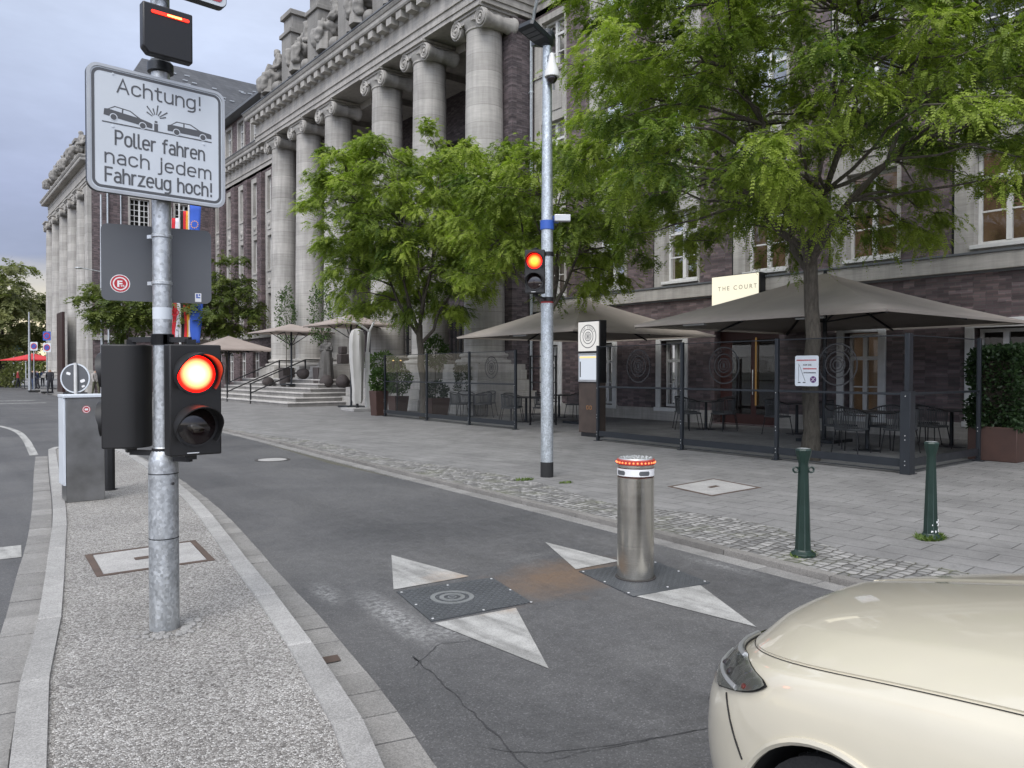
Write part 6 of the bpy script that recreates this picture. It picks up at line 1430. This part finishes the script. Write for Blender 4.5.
tree('street_tree', 'small narrow tree before the tall window strips of the long facade', (15.2, 46.8, .03), 2.6, .10, (15.1, 46.8, 5.7), (2.0, 2.0, 2.3), 60, 34, .5, 8, .22, .06, 15, M['leaf_far'], group='trees before the far wing')
tree('street_tree', 'large round tree standing beyond the red parasol', (7.6, 92.0, .0), 3.0, .28, (6.4, 92.0, 7.6), (5.2, 5.2, 4.7), 120, 40, .9, 8, .42, .12, 16, M['leaf_far_dark'], group='far trees', spread=.8)
tree('street_tree', 'farther tree partly hidden behind the large round tree', (3.0, 118.0, .0), 3.0, .26, (3.0, 118.0, 6.2), (5.0, 5.0, 4.2), 80, 36, 1.0, 8, .55, .16, 17, M['leaf_far_dark'], group='far trees', spread=.9)

def bush_leaves(name, rng, sampler, n, ll, lw, mat, parent):
    P, O = sampler(n); O = unit(O + rng.normal(0, .55, O.shape)); N = unit(np.cross(O, rng.normal(0, 1, O.shape)))
    return leaf_object(name, P, O, N, ll * rng.uniform(.6, 1.3, n), lw * rng.uniform(.7, 1.2, n), np.clip(rng.normal(.45, .25, n), 0, 1), mat, parent)
def box_sampler(rng, a, b):
    a, b = np.array(a, float), np.array(b, float); c = (a + b) / 2
    def f(n):
        p = rng.uniform(0, 1, (n, 3)); k = rng.integers(0, 3, n); q = rng.integers(0, 2, n).astype(float); i = np.arange(n); dep = np.abs(rng.normal(0, .09, n)); p[i, k] = np.where(q > 0, 1 - dep, dep)
        x = a + p * (b - a); x += .05 * np.sin(x[:, [1, 2, 0]] * 9) ; o = np.zeros((n, 3)); o[i, k] = np.where(q > 0, 1, -1); return x, o
    return f
def ball_sampler(rng, c, r):
    c, r = np.array(c, float), np.array(r, float)
    def f(n):
        v = unit(rng.normal(0, 1, (n, 3))); s = rng.uniform(.25, 1, (n, 1)) ** .4; return c + v * r * s * (1 + .15 * np.sin(v[:, [1, 2, 0]] * 6)), v
    return f
rng = np.random.default_rng(5)
def hedge_box(label, x0, x1, y0, y1, h0, h1, seed, n=9000):
    root = empty('hedge_planter', ((x0 + x1) / 2, (y0 + y1) / 2, .045), label=label, cat='planter', group='hedges in planters')
    mb = MB(); mb.box((x0, y0, .045), (x1, y1, h0)); mb.build('trough', M['corten'], root, bevel=.012)
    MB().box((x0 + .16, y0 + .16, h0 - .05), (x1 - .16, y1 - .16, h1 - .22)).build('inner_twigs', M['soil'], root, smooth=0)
    bush_leaves('foliage', rng, box_sampler(rng, (x0 + .0, y0 + .0, h0 + .0), (x1 - .0, y1 - .0, h1)), n, .075, .024, M['leaf_hedge'], root)
hedge_box('dense dark green hedge in a rust brown planter beside the side glass screen', 14.3, 16.15, 4.75, 5.5, .62, 1.95, 1, 14000)
hedge_box('dense dark green hedge in a planter at the right edge, nearer the wall', 16.2, 18.1, 4.6, 5.35, .62, 1.98, 2, 12000)
hedge_box('low dark hedge at the back of the terrace, left of the street lamp post', 15.6, 17.3, 22.2, 23.2, .5, 1.75, 3, 9000)
def pot(label, x, y, w, h, bush_r, bz, seed, n=900, stem=False, pm='corten'):
    root = empty('potted_plant', (x, y, .045), label=label, cat='potted plant')
    MB().add([(x + a * w * (.40 if z < .1 else .5), y + b * w * (.40 if z < .1 else .5), .045 + z) for z in (0, h) for a, b in ((-1, -1), (1, -1), (1, 1), (-1, 1))], [(0, 3, 2, 1), (4, 5, 6, 7), (0, 1, 5, 4), (1, 2, 6, 5), (2, 3, 7, 6), (3, 0, 4, 7)]).build('pot', M[pm], root, bevel=.01)
    f = bush_leaves('foliage', rng, ball_sampler(rng, (x, y, bz), bush_r), n, .11, .035, M['leaf_pot'], root)
    b = MB(); b.tube([(x, y, h), (x + .02, y, bz)], .02, 6); b.build('stem', M['bark'], root)
    if stem:
        bush_leaves('lower_foliage', rng, ball_sampler(rng, (x, y, h + .25), (.42, .42, .34)), 700, .10, .035, M['leaf_hedge'], f)
pot('small green shrub in a tapered rust pot at the left end of the glass screen', 12.72, 23.45, .5, .85, (.30, .30, .42), 1.22, 1, 900)
pot('slim topiary tree in a planter behind the left glass screen', 14.0, 21.9, .75, .62, (.42, .42, .55), 2.2, 2, 1000, True)
pot('leafy shrub in a pot behind the first bay of the left screen', 14.3, 24.9, .6, .6, (.5, .5, .55), 1.25, 3, 1100)
pot('leafy shrub on the pedestal edge between the columns', 15.2, 27.8, .7, 1.5, (.65, .65, .4), 1.95, 4, 900, pm='stone')
pot('slim conifer shrub before the far columns, behind the beige parasol', 15.4, 38.2, .6, 1.7, (.5, .5, 1.6), 4.4, 5, 1300, pm='boulder')
pot('second slim conifer shrub between the far columns', 15.4, 34.0, .6, 1.7, (.55, .55, 1.6), 4.2, 6, 1300, pm='boulder')
# ------------------------------------------------------------------ cream taxi entering at the lower right
CAR = empty('car', label='cream coloured saloon car driving up to the raised steel bollard', cat='car')
#        z     front  half-width corner  rise towards the windscreen
RINGS = [(.19, .14, .84, .62, 0), (.25, .06, .885, .68, 0), (.40, .005, .915, .74, 0), (.54, .01, .925, .76, .0), (.605, .045, .928, .78, .085),
         (.630, .085, .918, .78, .18), (.655, .112, .892, .78, .252), (.663, .130, .850, .78, .285), (.712, .146, .722, .755, .289), (.729, .152, .650, .73, .293), (.750, .17, .50, .62, .297), (.770, .19, .28, .45, .297), (.778, .195, .003, .2, .295)]
LEN = 4.9
def smooth01(x): x = min(1, max(0, x)); return x * x * (3 - 2 * x)
def ringval(k):
    k = max(0, min(len(RINGS) - 1.0001, k)); i = int(k); f = k - i; g = lambda j: RINGS[max(0, min(len(RINGS) - 1, j))]
    a, b, c, d = g(i - 1), g(i), g(i + 1), g(i + 2)
    return [.5 * (2 * b[n] + (c[n] - a[n]) * f + (2 * a[n] - 5 * b[n] + 4 * c[n] - d[n]) * f * f + (3 * b[n] - a[n] - 3 * c[n] + d[n]) * f ** 3) for n in range(5)]
def CS(k, th, off=0.0):
    """body surface: ring k, angle th in degrees (0 nose centre, 90 start of the flank, beyond: metres along the flank)"""
    def pt(k, th):
        z, x0, w, a, rise = ringval(k); n = 2.45
        if th <= 90:
            t = R(max(th, 0)); y = w * math.sin(t) ** (2 / n); x = x0 + a * (1 - max(0, math.cos(t)) ** (2 / n))
        else:
            x = x0 + a + (th - 90) / 100; y = w
            if x > LEN - .7: y = w * (1 - .35 * ((x - LEN + .7) / .7) ** 2)
        tt = min(1, max(0, (x - .15) / 1.45)); hoodn = tt ** .92 * (1.12 - .12 * tt ** 2); bulge = 0
        rear = 1 - .35 * smooth01((x - 3.9) / 1)
        return Vector((x, y, z + rise * hoodn * rear + bulge * (k > 7)))
    p = pt(k, th)
    if off:
        e = .05; du = pt(k + e, th) - pt(k - e, th); dv = pt(k, th + .5) - pt(k, th - .5); nn = dv.cross(du)
        if nn.length > 1e-9:
            nn.normalize()
            if nn.y < 0 and p.y > .02: nn = -nn
            p = p + nn * off
    return p
ths = [90 * (i / 26) ** 1.0 for i in range(27)] + [90 + 100 * s for s in (.06, .14, .22, .3, .4, .5, .62, .8, 1.0, 1.3, 1.6, 2.0, 2.4, 2.8, 3.2, 3.5, 3.75, 3.9, 3.98)]
nk = 6; ks = [i / nk for i in range((len(RINGS) - 1) * nk + 1)]
half = [[CS(k, t) for t in ths] for k in ks]; m = len(ths); loop = 2 * m - 1 - 0
vs = []
for row in half:
    vs += row + [Vector((p.x, -p.y, p.z)) for p in row[::-1] if abs(p.y) > 1e-6]
cnt = len(vs) // len(ks); fs = []
for i in range(len(ks) - 1):
    for j in range(cnt): a = i * cnt + j; b = i * cnt + (j + 1) % cnt; fs.append((a, b, b + cnt, a + cnt))
fs.append(tuple(range(cnt - 1, -1, -1))); tb = (len(ks) - 1) * cnt
for j in range(cnt // 2): 
    a, b, c_, d_ = tb + j, tb + j + 1, tb + (cnt - 1 - j) % cnt, tb + (cnt - j) % cnt
    q = [];
    for v in (a, b, c_, d_):
        if v not in q: q.append(v)
    if len(q) >= 3: fs.append(tuple(q))
bd = MB().add(vs, fs).build('body', M['carpaint'], CAR, smooth=50)
bm = bmesh.new(); bm.from_mesh(bd.data); bmesh.ops.remove_doubles(bm, verts=bm.verts, dist=1e-5); bmesh.ops.recalc_face_normals(bm, faces=bm.faces); bm.to_mesh(bd.data); bm.free()
WX_ = (.93, 3.82); WR = .325
cut = []
for x in WX_:
    for s in (-1, 1):
        Q = Matrix(((1, 0, 0, x), (0, 0, 1, 0), (0, 1, 0, WR - .01), (0, 0, 0, 1))); c = MB().lathe([(WR + .045, s * .60 if s > 0 else -1.2), (WR + .045, 1.2 if s > 0 else -.60)], 48, (0, 0, 0), Q).build('well', M['arch'], None, smooth=30)
        bm = bmesh.new(); bm.from_mesh(c.data); bmesh.ops.recalc_face_normals(bm, faces=bm.faces); bm.to_mesh(c.data); bm.free(); c.location = (0, 0, 0); cut.append(c)
        md = bd.modifiers.new('well', 'BOOLEAN'); md.operation = 'DIFFERENCE'; md.object = c; md.solver = 'EXACT'; md.material_mode = 'TRANSFER'
dg = bpy.context.evaluated_depsgraph_get(); dg.update(); me = bpy.data.meshes.new_from_object(bd.evaluated_get(dg)); bd.modifiers.clear(); bd.data = me; me.name = 'body'
for c in cut: bpy.data.objects.remove(c)
for o_ in range(len(me.materials)): me.materials[o_] = M['carpaint'] if o_ == 0 else M['arch']
me.shade_smooth(); me.set_sharp_from_angle(angle=R(50))
# arch lips
for x in WX_:
    for s in (-1, 1):
        b = MB(); r0 = WR + .047
        pts = []
        for k in range(41):
            a = R(-8 + 196 * k / 40); pts.append((x + r0 * math.cos(a), s * .925, WR - .01 + r0 * math.sin(a)))
        pts = [p for p in pts if .22 < p[2]]
        vv = []
        for (px, py, pz) in pts:
            # follow the body skin at that height
            kk = min(ks, key=lambda k: abs(CS(k, 96 if px > .9 else 88).z - pz)); yy = None
            best = min((t for t in ths), key=lambda t: abs(CS(kk, t).x - px)); yy = CS(kk, best).y
            vv.append((px, s * (yy + .002), pz))
        b.tube(vv, .010, 6); b.build('arch_lip', M['carpaint'], CAR)
# bonnet as a panel of its own, its edge showing as the shut line
hk = [7.15 + (len(RINGS) - 1 - 7.15) * i / 30 for i in range(31)]; ht = [t for t in ths if CS(8, t).x < 1.55]
vv = []
for sgn in (1, -1):
    g = [[CS(k, t, .0045) for t in ht] for k in hk]; n_ = len(ht)
    b = MB(); base = [Vector((p.x, p.y * sgn, p.z)) for r_ in g for p in r_]; edge = [Vector((p.x, p.y * sgn, p.z)) for p in [CS(hk[0], t, -.012) for t in ht]]
    f_ = [(i * n_ + j, i * n_ + j + 1, (i + 1) * n_ + j + 1, (i + 1) * n_ + j) for i in range(len(hk) - 1) for j in range(n_ - 1)]
    o0 = len(base); f_ += [(o0 + j, o0 + j + 1, j + 1, j) for j in range(n_ - 1)]; vv.append((base + edge, f_))
b = MB(); [b.add(*q) for q in vv]; hood = b.build('bonnet', M['carpaint'], CAR, smooth=45)
bm = bmesh.new(); bm.from_mesh(hood.data); bmesh.ops.remove_doubles(bm, verts=bm.verts, dist=.008); bmesh.ops.recalc_face_normals(bm, faces=bm.faces)
if sum(f.normal.z * f.calc_area() for f in bm.faces) < 0: bmesh.ops.reverse_faces(bm, faces=bm.faces)
bm.to_mesh(hood.data); bm.free(); hood.data.shade_smooth(); hood.data.set_sharp_from_angle(angle=R(45))
b = MB()
for s in (1, -1):
    P = [CS(7.08, t, .0015) for t in ht]; b.tube([(p.x, p.y * s, p.z) for p in P], .0012, 5)
    P = [CS(4.15 - 1.35 * i / 12, 66 + 14 * (i / 12), .001) for i in range(13)]; b.tube([(p.x, p.y * s, p.z) for p in P], .003, 5)
    P = [CS(k, 90 + 100 * .72, .001) for k in [1.2 + .3 * i for i in range(19)]]; b.tube([(p.x, p.y * s, p.z) for p in P], .003, 5)
b.build('shut_line', M['seam'], CAR)
# headlights
def lamp_bounds(k):                                # from lower front edge up to the bonnet
    f = min(1, max(0, (k - 4.05) / (6.5 - 4.05))); return 34 - 6 * f + 8 * (1 - f) ** 2, (60 + 17 * math.sin(math.pi * min(1, f / .62) * .5) if f < .62 else 77 - 19 * ((f - .62) / .38) ** .8)
def patch(off, shrink, nku=14, ntu=16, s=1):
    g = []
    for i in range(nku + 1):
        k = 4.05 + shrink * .12 + (2.45 - shrink * .24) * i / nku; a, b_ = lamp_bounds(k); g.append([CS(k, a + shrink * 1.2 + (b_ - a - 2.4 * shrink) * j / ntu, off) for j in range(ntu + 1)])
    v = [Vector((p.x, p.y * s, p.z)) for r_ in g for p in r_]; n_ = ntu + 1
    return v, [(i * n_ + j, i * n_ + j + 1, (i + 1) * n_ + j + 1, (i + 1) * n_ + j) for i in range(nku) for j in range(ntu)]
for s in (1, -1):
    hl = MB().add(*patch(.003, -.35, s=s)).build('headlight', M['seam'], CAR)
    MB().add(*patch(.006, .2, s=s)).build('reflector', M['reflector'], hl)
    b = MB()
    for kk, tt, r_ in ((5.0, 52, .016), (5.1, 61, .016)):
        p = CS(kk, tt, .004); b.ball((p.x, p.y * s, p.z), r_, 14, 9, (1, 1, .9))
    b.build('projector_lens', M['lens_off'], hl)
    b = MB()
    for kk in (4.75, 6.2): b.tube([(lambda p: (p.x, p.y * s, p.z))(CS(kk, lamp_bounds(kk)[0] + 2 + (lamp_bounds(kk)[1] - lamp_bounds(kk)[0] - 4) * j / 12, .010)) for j in range(13)], .009, 5)
    b.build('light_guide', M['signrim'], hl)
    b = MB(); b.ball((lambda p: (p.x, p.y * s, p.z))(CS(5.0, 71, .006)), .009, 8, 6, (1, .6, 1)); b.build('side_reflector', M['redring'], hl)
    MB().add(*patch(.014, 0, s=s)).build('lens_cover', M['lampglass'], hl)
    b = MB()
    for tt in (48, 20): p = CS(2.75, tt, .0); q = CS(2.75, tt, .004); b.tube([(p.x, p.y * s, p.z), (q.x, q.y * s, q.z)], .011, 12)
    b.build('parking_sensor', M['black'], CAR)
# front opening and lower intake
b = MB()
g = [[CS(k, t, .006) for t in range(0, 27, 2)] for k in [2.6 + .25 * i for i in range(13)]]
for s in (1, -1): b.add([Vector((p.x, p.y * s, p.z)) for r_ in g for p in r_], [(i * 14 + j, i * 14 + j + 1, (i + 1) * 14 + j + 1, (i + 1) * 14 + j) for i in range(12) for j in range(13)])
gr = b.build('grille', M['black'], CAR)
b = MB()
for k in (3.1, 3.9, 4.7): b.tube([(lambda p: (p.x, p.y, p.z))(CS(k, t, .014)) if t >= 0 else (lambda p: (p.x, -p.y, p.z))(CS(k, -t, .014)) for t in range(-26, 27, 4)], .010, 6)
b.build('grille_bar', M['chrome'], gr)
# wheels
for x in WX_:
    for s in (1, -1):
        Q = Matrix(((1, 0, 0, x), (0, 0, s, s * .68), (0, 1, 0, WR), (0, 0, 0, 1)))
        w = MB().lathe([(.24, 0), (.32, 0), (WR, .03), (WR, .19), (.325, .22), (.24, .215), (.235, .1)], 40, (0, 0, 0), Q, caps=False).build('wheel', M['tyre'], CAR)
        b = MB(); b.lathe([(.232, .02), (.238, .2), (.228, .21), (.215, .19), (.21, .06)], 32, (0, 0, 0), Q, caps=False); b.lathe([(.07, .12), (.065, .175), (.001, .18)], 16, (0, 0, 0), Q)
        for k in range(10): a = 2 * math.pi * k / 10; b.bar(Q @ Vector((.05 * math.cos(a), .05 * math.sin(a), .165)), Q @ Vector((.225 * math.cos(a), .225 * math.sin(a), .185)), .03, .02, tuple(Q.to_3x3() @ Vector((0, 0, 1))))
        b.build('rim', M['rim'], w)
        b = MB()
        for k in range(60):
            a = 2 * math.pi * k / 60; b.bar(Q @ Vector(((WR + .001) * math.cos(a), (WR + .001) * math.sin(a), .04)), Q @ Vector(((WR + .001) * math.cos(a + .03), (WR + .001) * math.sin(a + .03), .18)), .006)
        b.build('tread', M['rubber'], w)
# cabin
def cab(z, x0, x1, w): return [(x0, -w, z), (x0 + .12, -w * .6, z + .0), (x0 + .12, w * .6, z), (x0, w, z), (x1, w, z), (x1, -w, z)]
def slab(levels):
    v = []; f = []
    for L in levels: v += [(L[1] - .10, 0, L[0]), (L[1], L[3] * .75, L[0]), (L[1] + .25, L[3], L[0]), (L[2] - .3, L[3], L[0]), (L[2], L[3] * .75, L[0]), (L[2], -L[3] * .75, L[0]), (L[2] - .3, -L[3], L[0]), (L[1] + .25, -L[3], L[0]), (L[1], -L[3] * .75, L[0])]
    n_ = 9
    for i in range(len(levels) - 1): f += [(i * n_ + j, i * n_ + (j + 1) % n_, (i + 1) * n_ + (j + 1) % n_, (i + 1) * n_ + j) for j in range(n_)]
    return v, f
MB().add(*slab([(.96, 1.50, 4.45, .82), (1.05, 1.62, 4.35, .80), (1.36, 2.22, 3.75, .62)])).build('cabin_glass', M['carglass'], CAR, smooth=30)
v, f = slab([(1.36, 2.20, 3.78, .63), (1.42, 2.30, 3.65, .59), (1.455, 2.5, 3.4, .45)]); MB().add(v, f + [tuple(range(18, 27))]).build('roof', M['carpaint'], CAR, smooth=50)
b = MB()
for s in (1, -1):
    b.bar((1.72, s * .815, .95), (2.47, s * .615, 1.375), .055); b.bar((2.85, s * .81, .98), (2.90, s * .62, 1.38), .07); b.bar((4.17, s * .81, .95), (3.45, s * .615, 1.375), .09)
b.build('pillar', M['carpaint'], CAR)
b = MB()
for s in (1, -1): b.ball((1.85, s * 1.0, 1.04), .1, 12, 8, (.6, 1.1, .7)); b.bar((1.9, s * .82, .99), (1.87, s * .95, 1.02), .04)
b.build('mirror', M['carpaint'], CAR)
MB().box((.45, -.55, .2), (4.4, .55, .5)).build('underbody', M['arch'], CAR, smooth=0)
# local x runs backwards along the car, local +y is its left flank
HEAD = R(14); CAR.location = (2.77, 1.56, 0)
CAR.rotation_euler = (0, 0, math.atan2(-math.cos(HEAD), -math.sin(HEAD)))
CAR.scale = (1, 1, 1)
# ------------------------------------------------------------------ far end of the street
def person(label, c, face, h, cols, pose, seed):
    o = figure_mesh('person', c, face, h, pose, [M[k] for k in cols], None, seed)
    tag(o, label, 'person'); z0 = c[2]; me = o.data
    for p in me.polygons:
        z = (p.center.z - z0) / h; d = (Vector((p.center.x, p.center.y)) - Vector((c[0], c[1])))
        f = d.dot(Vector((face[0], face[1])).normalized())
        p.material_index = 0 if z < .53 else (1 if z < .845 else (2 if z < .90 or f > .06 else 3))
    return o
gk = lambda x, y: (x, y, .045)
ppl = [((7.75, 60.5), (-.3, -1), 1.76, ('cloth_dark', 'cloth_dark', 'skin', 'hair'), 'walk', 'person in black walking past the stone columns of the far wing'),
       ((9.15, 52.6), (.2, -1), 1.70, ('cloth_olive', 'cloth_pale', 'skin', 'hair'), 'walk', 'person in a pale top walking just beyond the round sign'),
       ((9.95, 54.0), (0, -1), 1.74, ('cloth_dark', 'cloth_dark', 'skin', 'hair'), 'walk', 'person in dark clothes behind the person in the pale top'),
       ((8.9, 76.5), (-1, .2), 1.7, ('cloth_dark', 'cloth_blue', 'skin', 'hair'), 'stand', 'person in blue standing at the right of the red parasol'),
       ((8.3, 74.0), (.4, -1), 1.72, ('cloth_blue', 'cloth_dark', 'skin', 'hair'), 'stand', 'person in dark top standing before the red parasol'),
       ((9.3, 81.0), (-1, -.6), 1.65, ('cloth_dark', 'cloth_pale', 'skin', 'hair'), 'stand', 'person in a pale shirt under the red parasol'),
       ((8.2, 84.0), (1, -.2), 1.7, ('cloth_dark', 'cloth_red', 'skin', 'hair'), 'stand', 'person in a red top at the far side of the red parasol'),
       ((9.6, 86.0), (-.5, -1), 1.68, ('cloth_olive', 'cloth_dark', 'skin', 'hair'), 'stand', 'person in dark jacket behind the red parasol'),
       ((10.1, 72.0), (-.5, -1), 1.75, ('cloth_blue', 'cloth_pale', 'skin', 'hair'), 'stand', 'person in a pale shirt between the sign posts'),
       ((10.9, 90.0), (-.5, -1), 1.7, ('cloth_dark', 'cloth_blue', 'skin', 'hair'), 'stand', 'person in blue farthest back on the pavement')]
for i, (c, f, h, cols, pose, lb) in enumerate(ppl): person(lb, gk(*c), f, h, cols, pose, i)
rp = umbrella('red parasol on the far pavement at the left edge', (8.9, 79.5), 1.9, 2.55, 3.15, .045, M['redcloth'], R(20))
for k, (x, y) in enumerate(((9.9, 77.5), (7.9 + .3, 79), (9.5, 83.0), (10.4, 79.5))):
    root = empty('cafe_table', (x, y, .045), label=['small dark cafe table in front of the red parasol', 'small dark cafe table at the kerb under the red parasol', 'small dark cafe table behind the red parasol', 'small dark cafe table right of the red parasol'][k], cat='table', group='far cafe tables')
    MB().lathe([(.4, .78), (.4, .82)], 16, (x, y, 0)).build('tabletop', M['tabletop'], root); MB().lathe([(.04, .08), (.03, .78)], 8, (x, y, 0)).build('column', M['black'], root); MB().lathe([(.25, .045), (.24, .09)], 12, (x, y, 0)).build('foot', M['black'], root)
def signpost(x, y, lab, sgn, h=3.9):
    root = empty('parking_sign', (x, y, .045), label=lab, cat='sign'); MB().lathe([(.038, .045), (.038, h)], 10, (x, y, 0)).build('post', M['galv'], root); MB().box((x - .35, y - .3, .045), (x + .35, y + .3, .18)).build('foot', M['rubber'], root, bevel=.03)
    z = h - .3
    for kind in sgn:
        Fm = frame_from((x, y - .06, z), CR, (0, 0, 1)); MB().rrect(.54, .62, .05, -.01, .0, Fm).build('panel', M['signwhite'] if kind != 'blue' else M['blueprint'], root)
        b = MB(); b.prism(circle_pts(.23, 24), .004, .008, Fm); b.build('red_disc', M['red'], root); b = MB(); b.prism(circle_pts(.165, 24), .010, .014, Fm); ds = b.build('blue_disc', M['blueprint'], root); b = MB(); b.bar(Fm @ Vector((-.16, .16, .016)), Fm @ Vector((.16, -.16, .016)), .06, .006, (1, 0, 0)); b.build('slash', M['red'], ds); z -= .8
signpost(7.72, 61.6, 'two no stopping signs on one post at the far kerb', ('blue', 'white'), 4.3); signpost(7.45, 66.0, 'no stopping sign on a grey post beyond the pair of signs', ('white',), 3.7)
def far_lamp(x, y, h, lab, arm):
    root = empty('street_lamp', (x, y, .045), label=lab, cat='street lamp', group='far lamp posts'); MB().lathe([(.11, .045), (.09, h * .5), (.05, h)], 12, (x, y, 0)).build('pole', M['galv'], root)
    if arm: b = MB(); b.tube([(x, y, h * arm), (x - 1.1, y, h * arm + .15)], .03, 6); b.ball((x - 1.2, y, h * arm + .13), .14, 8, 6, (1.6, .7, .4)); b.build('arm', M['galv'], root)
far_lamp(9.2, 50.8, 12.0, 'tall thin grey lamp post before the far wing, behind the round sign', .62); far_lamp(7.35, 58.6 + 9, 6.0, 'thin grey lamp post left of the far wing near the red parasol', 0)
# house flags before the far wing
def flag(u, top, bot, w, strips, lab, emblem=None):
    p = U(u, 300, 44.5); root = empty('banner_flag', (p.x, p.y, .045), label=lab, cat='flag', group='hanging flags before the far wing')
    MB().lathe([(.07, .045), (.05, top + .6)], 10, (p.x, p.y, 0)).build('flagpole', M['polewhite'], root)
    n = len(strips)
    for k, mt in enumerate(strips):
        vs = []; fs = []; rows = 26; cols = 4
        for i in range(rows + 1):
            z = top + (bot - top) * i / rows
            for j in range(cols + 1):
                s = (k + j / cols) / n * w + .06; d = .10 * math.sin(2.2 * z + 3 * s + u) * min(1, (top - z) * .3 + .1); q = Vector((p.x, p.y, z)) + CR * (s * (1 - .12 * math.sin(i * .3))) + CF * d; vs.append(tuple(q))
        fs = [(i * (cols + 1) + j, i * (cols + 1) + j + 1, (i + 1) * (cols + 1) + j + 1, (i + 1) * (cols + 1) + j) for i in range(rows) for j in range(cols)]
        o = MB().add(vs, fs).build('cloth', M[mt], root); s_ = o.modifiers.new('cloth', 'SOLIDIFY'); s_.thickness = .012
    if emblem:
        b = MB(); Fm = frame_from(Vector((p.x, p.y, emblem[1])) + CR * (w * .5 + .06) - CF * .16, CR, (0, 0, 1)); ring_add(b, circle_pts(.22, 20), circle_pts(.15, 20), 0, .01, Fm)
        if emblem[0] == 'flag_gold':
            b = MB()
            for q in range(12): c_ = (.2 * math.cos(q * math.pi / 6), .2 * math.sin(q * math.pi / 6)); b.prism(circle_pts(.035, 6, c_), 0, .01, Fm)
        b.build('emblem', M[emblem[0]], root)
flag(172, 10.4, 3.4, .42, ('flag_red', 'flag_white'), 'red and white hanging flag beside the sign pole', ('flag_red', 4.95)); flag(180.5, 10.8, 3.3, .52, ('flag_black', 'flag_red', 'flag_gold'), 'black red and gold hanging flag between the red and blue flags'); flag(190, 11.15, 3.2, .66, ('flag_blue',), 'blue hanging flag, rightmost of the three flags', ('flag_gold', 10.0))
# houses and trees closing the view
def far_house(x, y, w, d, h, lab, mat, seed):
    root = empty('house', (x, y, 0), label=lab, cat='house', group='far houses'); rr = random.Random(seed)
    MB().box((x - w / 2, y, 0), (x + w / 2, y + d, h)).build('wall', M[mat], root, smooth=0)
    MB().add([(x - w / 2 - .4, y - .4, h + .01), (x + w / 2 + .4, y - .4, h + .01), (x + w / 2 + .4, y + d + .4, h + .01), (x - w / 2 - .4, y + d + .4, h + .01), (x - w / 2 - .4, y + d / 2, h + 4), (x + w / 2 + .4, y + d / 2, h + 4)], [(0, 1, 5, 4), (2, 3, 4, 5), (0, 4, 3), (1, 2, 5), (3, 2, 1, 0)]).build('roof', M['farroof'], root, smooth=0)
    for f in range(int(h // 3)):
        for i in range(int(w // 2.6)):
            xx = x - w / 2 + 1.3 + i * 2.6; MB().box((xx - .5, y - .04, f * 3 + 1), (xx + .5, y + .1, f * 3 + 2.5)).build('window', M['carglass'], root, smooth=0)
far_house(-14, 232, 22, 12, 9, 'pale far house closing the street at the left edge', 'farwall', 1); far_house(12, 246, 26, 12, 7, 'low far house behind the left tree', 'farwall', 2)
rng = np.random.default_rng(77)
def tree_band():
    root = empty('tree_belt', (0, 225, 0)); o_ = root
    pts = []; 
    P = np.stack([rng.uniform(-60, 34, 9000), rng.uniform(214, 226, 9000), np.zeros(9000)], 1); hh = 5.2 + 1.6 * np.sin(P[:, 0] * .35) + 1.1 * np.sin(P[:, 0] * .9 + 1); P[:, 2] = hh * rng.uniform(0, 1, 9000) ** .7
    D_ = unit(rng.normal(0, 1, (9000, 3))); N_ = unit(rng.normal(0, 1, (9000, 3))); o = leaf_object('tree_belt', P, D_, N_, rng.uniform(.7, 1.5, 9000), rng.uniform(.3, .5, 9000), np.clip(rng.normal(.4, .2, 9000), 0, 1), M['leaf_far_dark'], None)
    bpy.data.objects.remove(root); tag(o, 'low dark belt of trees closing the far end of the street', 'trees', kind='stuff')
tree_band()
b = U(20, 347, 150); sg = empty('direction_sign', (b.x, b.y, 0), label='small green direction sign far down the street at the left edge', cat='sign')
MB().box((b.x - 1.6, b.y, b.z - .9), (b.x + 1.6, b.y + .1, b.z + .9)).build('panel', M['green'], sg); q = MB(); q.lathe([(.1, 0), (.1, b.z)], 8, (b.x - 1, b.y + .2, 0)); q.lathe([(.1, 0), (.1, b.z)], 8, (b.x + 1, b.y + .2, 0)); q.build('post', M['galv'], sg)
for k, (x, y, r_) in enumerate(((8.0, 88.0, 1.0), (7.6, 96.0, 1.2))):
    bs_ = empty('shrub', (x, y, .045), label=['round green shrub under the left tree', 'second green shrub under the left tree, farther back'][k], cat='shrub', group='shrubs under the left tree')
    MB().tube([(x, y, .05), (x, y, r_)], .05, 6).build('stem', M['bark'], bs_); bush_leaves('foliage', rng, ball_sampler(rng, (x, y, r_ * .95), (r_, r_, r_ * .9)), 700, .3, .1, M['leaf_far_dark'], bs_)
